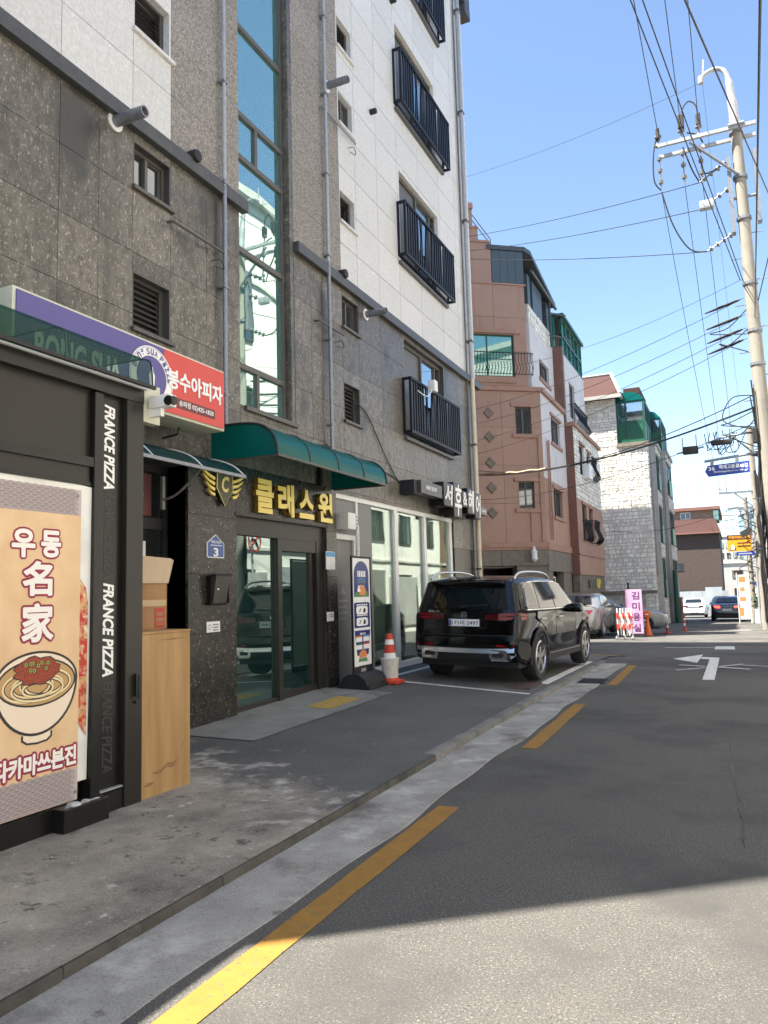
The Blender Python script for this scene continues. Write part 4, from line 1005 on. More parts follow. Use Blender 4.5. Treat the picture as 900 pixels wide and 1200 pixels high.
b = MB(); b.box(4.945, 5.03, 1.30, 1.315, -.2965, -.2955); b.box(4.945, 5.03, 1.33, 1.36, -.2965, -.2955); b.box(4.95, 5.02, 1.375, 1.405, -.2965, -.2955); b.build('print_mark', M['cardboard'], cb, KF)

# ================================================================ ENTRANCE SIGNS
em = thing('winged_emblem', 'gold winged shield emblem with a letter C on the granite', 'emblem', (-5.42, 7.38, 2.6))
b = MB(); b.prism([(7.24, 3.02), (7.52, 3.02), (7.54, 2.78), (7.38, 2.58), (7.225, 2.78)], .02, .055); b.build('shield', M['shield'], em, F)
b = MB(); P = [(7.24, 3.02), (7.52, 3.02), (7.54, 2.78), (7.38, 2.58), (7.225, 2.78)]
b.tube([(a, z, .057) for a, z in P + [P[0]]], .006, 5); b.glyph(('C', .03, .2), 7.31, 7.455, 2.74, 2.93, .056, .012); b.build('shield_border', M['gold_line'], em, F)
for s in (-1, 1):
    for k in range(4):
        x0 = 7.38 + s * .17; z0 = 2.90 - k * .062; ln = .27 - k * .045; b = MB()
        u = .018 * (3 - k); pts = [(x0, z0), (x0 + s * ln * .5, z0 + .01 + u * .5), (x0 + s * ln, z0 + .045 + u), (x0 + s * (ln - .03), z0 + .012 + u), (x0 + s * ln * .5, z0 - .022 + u * .5), (x0 + s * .01, z0 - .034)]
        b.prism(pts, .02, .05); b.build('feather', M['gold'], em, F)
for ch, a0, a1, z0, z1, lab in (('클', 8.02, 8.42, 2.565, 3.00, 'first gold block letter over the doors, next to the winged emblem'), ('래', 8.53, 8.93, 2.565, 3.0, 'second gold block letter over the doors, with two upright strokes'),
                           ('스', 9.07, 9.47, 2.575, 2.98, 'third gold block letter over the doors, shaped like a caret on a bar'), ('원', 9.60, 10.02, 2.565, 3.0, 'last gold block letter over the doors, with a round top stroke')):
    t = thing('gold_letter', lab, 'letter', (-5.43, (a0 + a1) / 2, z0), 'gold letters over the entrance')
    b = MB(); b.glyph((ch, .035, 0), a0, a1, z0, z1, .062, .004); b.build('face', M['gold'], t, F)
    b = MB(); b.glyph((ch, .035, 0), a0, a1, z0, z1, .008, .052); b.build('return', M['gold_side'], t, F)
ap = thing('address_plate', 'blue house-shaped number plate with a white 3 on the granite', 'plate', (-5.43, 7.26, 1.98))
O = [(7.10, 1.985), (7.115, 1.97), (7.405, 1.97), (7.42, 1.985), (7.42, 2.14), (7.26, 2.24), (7.10, 2.14)]
b = MB(); b.prism(O, .001, .012); b.build('border', M['white_gloss'], ap, F)
b = MB(); b.prism([(7.26 + (a - 7.26) * .92, 2.1 + (z - 2.1) * .92) for a, z in O], .012, .015); b.build('face', M['plate_blue'], ap, F)
b = MB(); b.glyph(('3', .03, 0), 7.215, 7.305, 1.985, 2.085, .0155, .002); b.glyph(('백제고분로', .01, 0), 7.17, 7.36, 2.135, 2.17, .0155, .001); b.box(7.16, 7.37, 2.11, 2.118, .0155, .0165); b.build('number', M['letter_white'], ap, F)
ic = thing('intercom', 'dark flip-cover door keypad mounted on the granite left of the glass doors', 'intercom', (-5.4, 7.25, 1.42))
b = MB(); b.cbox(7.10, 7.40, 1.43, 1.77, .002, .06, .01); b.build('back_box', M['black_paint'], ic, F, smooth=40)
b = MB(); b.v = [(7.12, 1.45, .06), (7.37, 1.45, .06), (7.37, 1.45, .075), (7.12, 1.45, .075), (7.12, 1.755, .06), (7.37, 1.755, .06), (7.37, 1.755, .125), (7.12, 1.755, .125)]; b.f = [(0, 3, 2, 1), (4, 5, 6, 7), (0, 1, 5, 4), (1, 2, 6, 5), (2, 3, 7, 6), (3, 0, 4, 7)]; b.build('cover', M['alu_dark'], ic, F)
b = MB(); b.box(7.10, 7.40, 1.757, 1.775, .06, .13); b.box(7.385, 7.40, 1.45, 1.757, .06, .1); b.build('hood', M['black_matte'], ic, F)
b = MB(); b.box(7.30, 7.34, 1.68, 1.69, .11, .1125); b.box(7.17, 7.20, 1.60, 1.66, .098, .1025); b.build('label_strip', M['letter_white'], ic, F)
for nm, lab, a0, a1, z0, z1, inkn in (('notice_sticker', 'small white sticker below the keypad on the granite', 7.10, 7.345, 1.125, 1.245, 3), ('notice_sticker', 'small white sticker on the granite right of the doors', 9.90, 10.11, 1.13, 1.265, 2)):
    t = thing(nm, lab, 'sticker', (-5.44, (a0 + a1) / 2, z0))
    b = MB(); b.box(a0, a1, z0, z1, .001, .004); b.build('paper', M['paper'], t, F)
    b = MB(); ring(b, a0 + (a1 - a0) * .22, (z0 + z1) / 2, .022, .03, .005, 16)
    for k in range(inkn): b.quad(*[(x, y, .005) for x, y in ((a0 + (a1 - a0) * .45, z1 - .03 - k * .03), (a0 + (a1 - a0) * .45, z1 - .045 - k * .03), (a1 - .03, z1 - .045 - k * .03), (a1 - .03, z1 - .03 - k * .03))])
    b.build('print', M['paper_ink'], t, F)
bs = thing('blue_notice', 'white notice with a blue heading on the granite right of the doors', 'notice', (-5.44, 10.03, 1.88))
b = MB(); b.box(9.90, 10.17, 1.885, 2.15, .001, .012); b.build('paper', M['paper'], bs, F)
b = MB(); b.box(9.905, 10.165, 2.075, 2.145, .012, .014); b.build('heading', M['paper_blue'], bs, F)
bx = thing('grey_junction_box', 'grey metal box with a coiled hose above the grey shop door', 'box', (-5.4, 10.5, 2.5))
b = MB(); b.cbox(10.30, 10.56, 2.50, 2.75, -.05, .18, .008); b.build('case', M['alu_white'], bx, F, smooth=40)
b = MB()
for k in range(4): b.box(10.565, 10.72, 2.53 + k * .055, 2.56 + k * .055, -.02, .14)
b.build('fin', M['galv'], bx, F)
b = MB()
for k in range(16):
    zc = 2.47 - k * .036; b.lathe([(.03, -.010), (.042, 0), (.03, .010)], (10.86, zc, .05), 'y', 10)
b.build('hose_ring', M['alu_white'], bx, F)
b = MB(); b.tube(smoothpath([(10.70, 2.6, .08), (10.82, 2.58, .07), (10.86, 2.45, .05), (10.86, 1.85, .05)], 5), .03, 8); b.build('hose', M['alu_white'], bx, F)
# hair shop letter sign
hs = thing('shop_sign', 'black box sign with brush-style white letters above the shop window', 'sign', (-5.2, 15, 3.2))
HF = wall_frame(-5.10)
def ht(y): return 3.53 - (y - 12.9) * .0
b = MB(); b.box(12.75, 17.05, 3.36, 3.42, -.30, -.22); b.build('rail', M['black_matte'], hs, HF)
b = MB(); b.cbox(12.92, 14.02, 3.32, 3.565, -.20, 0, .008); b.build('box', M['alu_dark'], hs, HF)
b = MB(); b.box(12.72, 12.915, 3.29, 3.55, -.33, -.06); b.build('bracket', M['black_matte'], hs, HF)
b = MB(); b.glyph(('HAIR SHOP', .01, 0), 13.16, 13.72, 3.41, 3.49, .002, .003); b.build('lettering', M['letter_white'], hs, HF)
for ch, a0, a1, z0, z1 in (('서', 14.12, 14.66, 3.20, 3.68), ('후', 14.70, 15.20, 3.02, 3.74), ('&', 15.24, 15.56, 3.28, 3.62), ('헤', 15.60, 16.06, 3.17, 3.72), ('어', 16.10, 16.52, 3.10, 3.68)):
    b = MB(); b.cbox(a0, a1, z0, z1, -.24, 0, .02); lb = b.build('letter_box', M['black_paint'], hs, HF)
    bb = {'서': .02, '후': .02, '&': .01, '헤': .02, '어': .02}[ch]; sh = 0 if ch == '&' else .15
    b = MB(); b.glyph((ch, bb, sh), a0 + .04, a1 - .02, z0 + .04, z1 - .03, .002, .006); b.build('letter', M['letter_white'], lb, HF)
b = MB(); b.cbox(16.55, 17.02, 3.23, 3.40, -.2, -.02, .008); tb = b.build('box', M['alu_grey'], hs, HF)
b = MB(); b.glyph(('HAIR', .01, 0), 16.66, 16.94, 3.29, 3.34, -.018, .003); b.build('lettering', M['letter_white'], hs, HF)

# ================================================================ STANDING BANNER AND CONE
BFr = wall_frame(-5.08)
sb = thing('standing_banner', 'tall narrow blue advertising banner on a black rounded base', 'banner stand', (-5.08, 10.3, .17))
b = MB()
z0 = zp(-5.08, 10.3)
cs = [(-.26, z0), (-.255, z0 + .05), (-.21, z0 + .05)] + [(.21 * -math.cos(math.radians(a)), z0 + .05 + .16 * math.sin(math.radians(a))) for a in range(15, 180, 15)] + [(.21, z0 + .05), (.255, z0 + .05), (.26, z0)]
b.prism(cs, 9.97, 10.70, (2, 1, 0)); b.build('base', M['banner_base'], sb, BFr, smooth=35)
b = MB(); b.box(9.98, 10.01, z0 + .1, 2.07, -.012, .012); b.box(10.60, 10.63, z0 + .1, 2.07, -.012, .012); b.box(9.98, 10.63, 2.045, 2.07, -.0115, .0115); b.box(10.01, 10.60, z0 + .1, .46, -.006, .006); b.build('frame', M['black_matte'], sb, BFr)
A0, A1 = 10.015, 10.595; am = (A0 + A1) / 2
b = MB(); b.box(A0, A1, .47, 2.04, -.004, .003); b.build('sheet', M['paper'], sb, BFr)
def flat(name, m, pts, c=.0045): b = MB(); b.quad(*[(a, z, c) for a, z in pts]); b.build(name, M[m], sb, BFr)
arch = [(am + .25 * math.cos(math.radians(t)), 1.80 + .20 * math.sin(math.radians(t))) for t in range(0, 181, 12)]
flat('blue_arch', 'banner_blue', [(A0 + .04, 1.47), (A1 - .04, 1.47)] + arch)
flat('blue_panel', 'banner_blue', [(A0 + .03, 1.02), (A1 - .03, 1.02), (A1 - .03, 1.375), (A1 - .09, 1.39), (A0 + .09, 1.39), (A0 + .03, 1.375)])
flat('blue_panel', 'banner_blue', [(A0 + .10, .62), (A1 - .10, .62), (A1 - .03, .98), (A0 + .03, .98)])
for (z, hw, hh, m) in ((1.81, .14, .045, 'letter_white'), (1.73, .12, .012, 'paper_blue'), (1.69, .14, .02, 'paper_ink'), (1.63, .10, .012, 'letter_white'), (1.355, .19, .010, 'letter_white'), (1.20, .18, .010, 'letter_white'), (.93, .10, .016, 'letter_white')):
    for k in range(5):
        w = hw * 2 / 5; flat('print', m, [(am - hw + k * w + .012, z - hh), (am - hw + (k + 1) * w - .008, z - hh), (am - hw + (k + 1) * w - .008, z + hh), (am - hw + k * w + .012, z + hh)], .006)
flat('food_print', 'banner_green', [(A0 + .04, 1.47), (A1 - .04, 1.47), (A1 - .08, 1.54), (am + .1, 1.58), (am - .1, 1.57), (A0 + .08, 1.53)], .0055)
flat('food_print', 'banner_orange', [(am - .08, 1.5), (am + .12, 1.49), (am + .14, 1.58), (am, 1.66), (am - .06, 1.6)], .007); flat('food_print', 'letter_white', [(am - .15, 1.55), (am - .04, 1.54), (am - .07, 1.63), (am - .11, 1.65)], .0075)
for (z) in (1.275, 1.105):
    flat('photo_frame', 'letter_white', [(am + .19 * max(-1, min(1, 1.25 * math.cos(t))), z + .06 * max(-1, min(1, 1.3 * math.sin(t)))) for t in [2 * math.pi * k / 24 for k in range(24)]], .0055)
    flat('photo_print', 'paper_ink', [(am - .11, z - .035), (am - .06, z - .02), (am - .03, z + .03), (am - .07, z + .025)], .007); flat('photo_print', 'black_matte', [(am + .03, z - .03), (am + .10, z - .04), (am + .12, z + .01), (am + .06, z + .035)], .007)
for (da, z, m) in ((-.12, .86, 'banner_orange'), (.12, .86, 'paper_blue'), (-.12, .75, 'green_panel'), (.12, .75, 'sign_red')):
    flat('menu_card', 'letter_white', [(am + da - .10, z - .045), (am + da + .10, z - .045), (am + da + .10, z + .035), (am + da - .10, z + .035)], .0055); flat('menu_heading', m, [(am + da - .10, z + .02), (am + da + .10, z + .02), (am + da + .10, z + .045), (am + da - .10, z + .045)], .007)
flat('food_print', 'banner_orange', [(am - .13, .58), (am + .13, .59), (am + .11, .67), (am, .70), (am - .12, .66)], .0065); flat('food_print', 'banner_green', [(am - .16, .53), (am + .15, .52), (am + .12, .58), (am - .13, .575)], .006)
flat('print', 'galv', [(am - .08, .38), (am + .08, .38), (am + .08, .43), (am - .08, .43)], .008)
tc_ = thing('traffic_cone', 'red and white traffic cone stuck in a dirty white bucket beside the banner', 'traffic cone', (-4.86, 10.78, .17))
cx, cy, cz = -4.86, 10.78, zp(-4.86, 10.78)
b = MB(); b.cbox(cx - .17, cx + .17, cy - .17, cy + .17, cz, cz + .05, .012); b.lathe([(.14, .05), (.13, .085), (.0, .086)], (cx, cy, cz), 'z', 20); b.build('foot', M['cone_red'], tc_, smooth=40)
b = MB(); b.lathe([(.115, .08), (.125, .2), (.14, .36), (.147, .365), (.143, .38), (.06, .382)], (cx, cy, cz), 'z', 24); b.build('bucket', M['bucket'], tc_, smooth=40)
def rc(h): return .118 - .155 * (h - .38)
for (h0, h1, m) in ((.382, .455, 'white_paint'), (.455, .58, 'cone_red'), (.58, .655, 'white_paint'), (.655, .74, 'cone_red')):
    b = MB(); e = .002 if m == 'white_paint' else 0; b.lathe([(rc(h0) * .82 + e, h0), (rc(h1) * .82 + e, h1)] + ([(.02, h1 + .004)] if h1 > .7 else []), (cx, cy, cz), 'z', 22); b.build('white_band' if m == 'white_paint' else 'cone_body', M[m], tc_, smooth=40)
# ================================================================ CARS (local: x forwards, y left, z up, origin between the rear wheels on the ground)
def inset_poly(P, d):
    n = len(P); out = []
    for i in range(n):
        a, b_, c = P[i - 1], P[i], P[(i + 1) % n]
        e1 = Vector((b_[0] - a[0], b_[1] - a[1])).normalized(); e2 = Vector((c[0] - b_[0], c[1] - b_[1])).normalized()
        n1 = Vector((-e1.y, e1.x)); n2 = Vector((-e2.y, e2.x)); m = n1 + n2
        m = m.normalized() if m.length > 1e-6 else n1
        k = d / max(.5, m.dot(n1)); out.append((b_[0] + m.x * k, b_[1] + m.y * k))
    return out
def ccw(P):
    ar = sum(P[i][0] * P[(i + 1) % len(P)][1] - P[(i + 1) % len(P)][0] * P[i][1] for i in range(len(P)))
    return P if ar > 0 else P[::-1]
class Car:
    def __init__(s, W, plan, tum, belt, roofz, bulge=None): s.W = W; s.plan = plan; s.tum = tum; s.belt = belt; s.rz = roofz
    def P(s, x):
        p = s.plan
        if x <= p[0][0]: return p[0][1]
        for i in range(len(p) - 1):
            if x <= p[i + 1][0]:
                t = (x - p[i][0]) / (p[i + 1][0] - p[i][0]); return p[i][1] + (p[i + 1][1] - p[i][1]) * t
        return p[-1][1]
    def hw(s, x, z):
        w = s.W / 2 * s.P(x)
        if z > s.belt: w *= 1 - s.tum * (z - s.belt) / (s.rz - s.belt) * 1.0
        else: w *= 1 - .045 * max(0, (.62 - z) / .62)
        return w
    def shell(s, sil, layers):
        P = ccw(sil); b = MB(); n = len(P); rings = []
        lay = [(-f, i) for f, i in reversed(layers) if f > 0] + layers
        for f, ins in lay:
            Q = inset_poly(P, ins); rings.append([(x, f * s.hw(x, z), z) for x, z in Q])
        for r in rings: b.v += r
        for k in range(len(rings) - 1):
            for i in range(n): j = (i + 1) % n; b.f.append((k * n + i, k * n + j, (k + 1) * n + j, (k + 1) * n + i))
        bm = bmesh.new(); vs = [bm.verts.new(v) for v in b.v]
        for f in b.f: bm.faces.new([vs[i] for i in f])
        e0 = bm.faces.new([vs[i] for i in range(n)][::-1] if False else [vs[i] for i in range(n)]); e1 = bm.faces.new([vs[(len(rings) - 1) * n + i] for i in range(n)][::-1])
        bmesh.ops.triangulate(bm, faces=[e0, e1]); bmesh.ops.recalc_face_normals(bm, faces=bm.faces[:])
        return MB().bm(bm)
    def side(s, P, out, th=.01, both=True, sgn=(1, -1)):      # a plate following the flank, proud of it by out
        b = MB()
        for sg in (sgn if both else (sgn[0],)):
            q = MB(); P2 = ccw(P); n = len(P2)
            q.v = [(x, sg * (s.hw(x, z) + out), z) for x, z in P2] + [(x, sg * (s.hw(x, z) + out - th), z) for x, z in P2]
            q.f = [tuple(range(n)), tuple(range(2 * n - 1, n - 1, -1))] + [(i, n + i, n + (i + 1) % n, (i + 1) % n) for i in range(n)]
            k = len(b.v); b.v += q.v; b.f += [tuple(k + i for i in f) for f in q.f]
        return b
def arc(cx, cz, r, a0, a1, n=10):
    return [(cx + r * math.cos(math.radians(a0 + (a1 - a0) * k / n)), cz + r * math.sin(math.radians(a0 + (a1 - a0) * k / n))) for k in range(n + 1)]
def rr(x0, x1, z0, z1, r, n=4):
    o = []
    for (cx, cz, a) in ((x1 - r, z1 - r, 0), (x0 + r, z1 - r, 90), (x0 + r, z0 + r, 180), (x1 - r, z0 + r, 270)): o += arc(cx, cz, r, a, a + 90, n)
    return o
def wheel(root, x, y, r, w, spokes, rimm, dbl=False):      # tyre > rim, disc
    sg = 1 if y > 0 else -1
    b = MB(); h = w / 2; ri = r * .70
    b.lathe([(ri, -h * .9), (r * .93, -h), (r * .985, -h * .8), (r, -h * .45), (r, h * .45), (r * .985, h * .8), (r * .93, h), (ri, h * .9)], (x, y, r), 'y', 30)
    t = b.build('wheel', M['rubber'], root, smooth=50)
    b = MB(); yo = y + sg * h * .80
    b.lathe([(ri * 1.01, 0), (ri * 1.01, sg * .02), (ri * .93, sg * .028), (ri * .90, sg * -.0)], (x, yo, r), 'y', 30)
    b.lathe([(0, sg * .03), (.05, sg * .03), (.062, sg * .012), (.062, sg * -.02)], (x, yo - sg * .012, r), 'y', 14)
    for k in range(spokes):
        for off in ((-.13, .13) if dbl else (0,)):
            a = 2 * math.pi * k / spokes + .3
            a2 = a + off * .9; a1 = a + off * 2.0
            p = Vector((math.cos(a1) * .05, 0, math.sin(a1) * .05)); q = Vector((math.cos(a2) * ri * .93, 0, math.sin(a2) * ri * .93)); d = (q - p).normalized(); nrm = Vector((-d.z, 0, d.x)) * (.018 if dbl else .030)
            q4 = [p + nrm * 1.15, p - nrm * 1.15, q - nrm, q + nrm]
            k0 = len(b.v)
            for dy in (.0, sg * .022): b.v += [(x + v.x, yo + dy - sg * .005, r + v.z) for v in q4]
            b.f += [tuple(k0 + i for i in f) for f in ((0, 1, 2, 3), (7, 6, 5, 4), (0, 4, 5, 1), (1, 5, 6, 2), (2, 6, 7, 3), (3, 7, 4, 0))]
    b.build('rim', M[rimm], t, smooth=35)
    b = MB(); b.lathe([(0, 0), (ri * .92, 0)], (x, yo - sg * .05, r), 'y', 24); b.lathe([(ri * .62, sg * .004), (.06, sg * .004)], (x, yo - sg * .05, r), 'y', 24); b.build('brake_disc', M['plastic_dark'], t)
LAY = [(0, 0), (.80, 0), (.93, .004), (.972, .014), (.99, .032), (1.0, .062)]

# ---- the black SUV in the parking bay
def place(x, y, z, yaw_deg, roll_deg=0, pitch_deg=0):
    return (x, y, z), (math.radians(roll_deg), math.radians(pitch_deg), math.radians(90 + yaw_deg))
loc, rot = place(-3.80, 12.26, .118, -4.1, 1.6, .0)
# roll about the car's own long axis: left side (towards the shop) is the higher one
suv = thing('parked_suv', 'glossy black SUV with chrome bumper parked in front of the shop window', 'car', loc, None, rot)
C = Car(1.834, [(-.955, .86), (-.90, .925), (-.70, .975), (-.3, 1.0), (2.9, 1.0), (3.3, .96), (3.6, .85), (3.68, .75)], .19, 1.02, 1.64)
R_, wb = .36, 2.829
low = [(-.86, .34), (-.935, .44), (-.96, .60), (-.945, .70), (-.915, .735), (-.915, .80), (-.905, .95), (-.885, 1.06), (-.80, 1.09), (.2, 1.075), (1.4, 1.045), (2.1, 1.03), (2.45, 1.035), (3.1, .99), (3.45, .92), (3.62, .80), (3.68, .62), (3.66, .42), (3.52, .28)]
low += arc(wb, R_, .425, -14, 194, 12) + arc(0, R_, .425, -14, 194, 12)
C.shell(low, LAY).build('body', M['paint_black'], suv, smooth=32)
gh = [(-.885, 1.05), (-.84, 1.16), (-.73, 1.44), (-.72, 1.52), (-.70, 1.565), (-.45, 1.615), (.2, 1.64), (.9, 1.635), (1.35, 1.60), (1.62, 1.545), (2.38, 1.035), (1.5, 1.0), (-.5, 1.0)]
C.shell(gh, [(0, 0), (.70, 0), (.86, .012), (.94, .032), (.98, .06), (1.0, .10)]).build('roof', M['paint_black'], suv, smooth=35)
b = MB(); b.box(-.75, 3.45, -.80, .80, .24, .62); b.build('underbody', M['plastic_dark'], suv)
for x in (0, wb):
    for s in (1, -1): wheel(suv, x, s * .795, R_, .235, 5, 'chrome_satin', True)
def rearquad(c, pts, name, m, par=None, th=.012, xo=0):       # plate on the tail: pts = [(x, y, z)]
    b = MB(); n = len(pts); b.v = [(x - th + xo, y, z) for x, y, z in pts] + [(x + xo, y, z) for x, y, z in pts]
    b.f = [tuple(range(n)), tuple(range(2 * n - 1, n - 1, -1))] + [(i, (i + 1) % n, n + (i + 1) % n, n + i) for i in range(n)]
    bm = bmesh.new(); vs = [bm.verts.new(v) for v in b.v]; [bm.faces.new([vs[i] for i in f]) for f in b.f]; bmesh.ops.recalc_face_normals(bm, faces=bm.faces[:])
    return MB().bm(bm).build(name, M[m], par if par is not None else suv)
def rx(z): return -.885 + (z - 1.05) * (.155 / .39) if z > 1.05 else -.885
rearquad(C, [(rx(1.13) + .01, -.685, 1.13), (rx(1.13) + .0, 0, 1.12), (rx(1.13) + .01, .685, 1.13), (rx(1.45) + .004, .60, 1.455), (rx(1.47), 0, 1.475), (rx(1.45) + .004, -.60, 1.455)], 'rear_window', 'car_glass', th=.012)
b = MB(); b.cbox(-.815, -.66, -.60, .60, 1.49, 1.545, .02); b.build('spoiler', M['paint_black'], suv, smooth=40)
b = MB(); b.tube([(rx(1.16) - .022, .05, 1.16), (rx(1.19) - .03, -.36, 1.185)], .011, 6); b.tube([(rx(1.15) - .02, .1, 1.15), (rx(1.15) - .035, .0, 1.16)], .02, 8); b.build('rear_wiper', M['black_matte'], suv)
for s in (1, -1):
    P = [(-.90, .42, .955), (-.912, .30, .965), (-.912, .33, 1.03), (-.89, .60, 1.055), (-.78, .83, 1.07), (-.62, .905, 1.06), (-.60, .912, 1.0), (-.74, .875, .945)]
    b = MB(); pts = [(x - .018, y * s, z) for x, y, z in P]
    tl = [(-.922, .34, .965), (-.928, .55, .955), (-.885, .785, .95), (-.80, .862, .95), (-.66, .912, .965)]; tu = [(-.918, .34, 1.045), (-.915, .55, 1.06), (-.865, .78, 1.075), (-.78, .857, 1.078), (-.64, .902, 1.055)]
    for (p, q) in zip(tl, tu): b.v += [(p[0], p[1] * s, p[2]), (q[0], q[1] * s, q[2])]
    for i in range(4): b.f.append((2 * i, 2 * i + 1, 2 * i + 3, 2 * i + 2) if s > 0 else (2 * i, 2 * i + 2, 2 * i + 3, 2 * i + 1))
    lamp = b.build('tail_light', M['lamp_dark_red'], suv)
    b = MB()
    for (p, q) in zip(tl[1:], tu[1:]):
        for t in (.12, .48): b.v.append((p[0] - .006, (p[1] + .004) * s, p[2] + (q[2] - p[2]) * t))
    for i in range(3): b.f.append((2 * i, 2 * i + 1, 2 * i + 3, 2 * i + 2))
    b.build('lens', M['lamp_red'], lamp)
    b = MB()
    for (p, q) in zip(tl[1:], tu[1:]):
        for t in (.62, .86): b.v.append((p[0] - .006, (p[1] + .004) * s, p[2] + (q[2] - p[2]) * t))
    for i in range(3): b.f.append((2 * i, 2 * i + 1, 2 * i + 3, 2 * i + 2))
    b.build('lens', M['lamp_red'], lamp)
    rearquad(C, [(-.958, s * .52, .565), (-.93, s * .80, .57), (-.93, s * .80, .605), (-.958, s * .52, .60)], 'reflector', 'lamp_red', th=.012)
    b = MB(); b.prism(rr(.42, .70, .375, .52, .045), -.985, -.90, (1, 2, 0))
    if s < 0: b.v = [(x, -y, z) for x, y, z in b.v]; b.f = [f[::-1] for f in b.f]
    ex = b.build('exhaust_surround', M['chrome'], suv, smooth=30)
    b = MB(); b.prism(rr(.47, .645, .41, .478, .028), -.992, -.983, (1, 2, 0))
    if s < 0: b.v = [(x, -y, z) for x, y, z in b.v]; b.f = [f[::-1] for f in b.f]
    b.build('exhaust_tip', M['black_matte'], ex)
    b = MB(); b.tube(smoothpath([(-.62, s * .70, 1.575), (-.45, s * .70, 1.66), (-.1, s * .70, 1.695), (.6, s * .695, 1.70), (1.05, s * .685, 1.665), (1.25, s * .68, 1.60)], 5), .019, 8); b.build('roof_rail', M['chrome_satin'], suv, smooth=50)
    # mirrors
    b = MB(); b.cbox(1.78, 1.98, s * .90 if s > 0 else -1.10, 1.10 if s > 0 else -.90, 1.00, 1.16, .035); b.box(1.84, 1.92, min(s * .84, s * .92), max(s * .84, s * .92), 1.0, 1.04); b.build('side_mirror', M['paint_black'], suv, smooth=40)
# bumper: dark lower apron with the chrome bar
rearquad(C, [(-.955, -.70, .50), (-.955, .70, .50), (-.94, .76, .38), (-.90, .70, .33), (-.90, -.70, .33), (-.94, -.76, .38)], 'rear_diffuser', 'plastic_dark', th=.012)
b = MB()
pts = [(-.925, -.80, .52), (-.968, -.55, .50), (-.975, 0, .495), (-.968, .55, .50), (-.925, .80, .52)]
for (x, y, z) in pts: b.v += [(x - .008, y, z + .035), (x - .026, y, z - .03), (x + .01, y, z - .04), (x + .015, y, z + .04)]
for i in range(4):
    for k in range(4): b.f.append((4 * i + k, 4 * i + (k + 1) % 4, 4 * i + 4 + (k + 1) % 4, 4 * i + 4 + k))
b.build('chrome_bar', M['chrome_satin'], suv, smooth=60)
for s in (1, -1): rearquad(C, [(-.935, s * .70, .36), (-.965, s * .45, .36), (-.972, s * .40, .54), (-.93, s * .77, .55), (-.90, s * .82, .45)], 'bumper_corner', 'chrome_satin', th=.010)
b = MB(); b.tube([(-.915, -.72, .735), (-.945, -.4, .728), (-.95, 0, .726), (-.945, .4, .728), (-.915, .72, .735)], .008, 6); b.build('trunk_seam', M['black_matte'], suv)
rearquad(C, [(-.921, -.262, .855), (-.921, .262, .855), (-.921, .262, .975), (-.921, -.262, .975)], 'plate_holder', 'plastic_dark')
pl_ = rearquad(C, [(-.934, -.25, .862), (-.934, .25, .862), (-.934, .25, .968), (-.934, -.25, .968)], 'number_plate', 'plate_white', th=.006)
RF = Matrix(((0, 0, -1, -.940), (-1, 0, 0, 0), (0, 1, 0, 0), (0, 0, 0, 1)))
b = MB(); b.glyph(('171머 2497', .012, 0), -.195, .235, .88, .95, .0015, 0); b.build('plate_number', M['sign_black'], pl_, RF)
b = MB(); b.box(-.247, -.208, .866, .964, .001, .002); b.build('plate_strip', M['plate_blue'], pl_, RF)
RF2 = Matrix(((0, 0, -1, -.915), (-1, 0, 0, 0), (0, 1, 0, 0), (0, 0, 0, 1)))
b = MB(); ring(b, 0, 1.035, .040, .048, .02, 24)
for k in range(3):
    a = math.radians(90 + 120 * k); b.quad(*[(x, y, .021) for x, y in ((math.cos(a) * .043, 1.035 + math.sin(a) * .043), (math.cos(a + 2.3) * .009, 1.035 + math.sin(a + 2.3) * .009), (math.cos(a - 2.3) * .009, 1.035 + math.sin(a - 2.3) * .009))])
b.build('star_badge', M['chrome'], suv, RF2)
b = MB(); b.glyph(('GLB', .01, 0), -.60, -.40, 1.07, 1.10, .02, .002); b.build('badge_lettering', M['chrome'], suv, RF2)
# side windows, chrome surround, doors, cladding
gw = [(-.50, 1.13), (.30, 1.12), (.30, 1.53), (-.20, 1.515), (-.42, 1.44)]
C.side([(-.53, 1.105), (1.93, 1.082), (1.96, 1.11), (1.51, 1.505), (1.2, 1.55), (.3, 1.556), (-.2, 1.54), (-.45, 1.455), (-.56, 1.16)], .005, .012).build('window_surround', M['chrome'], suv)
for P in ([(-.52, 1.122), (.02, 1.117), (.02, 1.542), (-.20, 1.528), (-.44, 1.447), (-.545, 1.165)], [(.05, 1.117), (.87, 1.107), (.84, 1.543), (.05, 1.542)], [(.91, 1.107), (1.925, 1.098), (1.50, 1.492), (1.2, 1.537), (.89, 1.543)]):
    C.side(P, .012, .012).build('side_window', M['car_glass'], suv)
C.side([(-.05, .52), (.42, .48), (.88, .40), (.90, 1.06), (-.10, 1.07), (-.16, .98), (.28, .80)], .006, .02).build('door', M['paint_black'], suv)
C.side([(.915, .40), (2.0, .40), (2.12, .65), (2.10, 1.02), (.915, 1.06)], .006, .02).build('door', M['paint_black'], suv)
b = MB()
for s in (1, -1):
    for x in (.02, .98): b.cbox(x, x + .24, s * .93 - .018, s * .93 + .018, .935, .965, .01)
b.build('door_handle', M['chrome_satin'], suv, smooth=40)
C.side([(.42, .27), (2.42, .27), (2.42, .40), (.42, .42)], .016, .03).build('sill_cladding', M['plastic_dark'], suv)
C.side([(.50, .375), (2.36, .362), (2.36, .378), (.50, .392)], .024, .02).build('chrome_strip', M['chrome_satin'], suv)
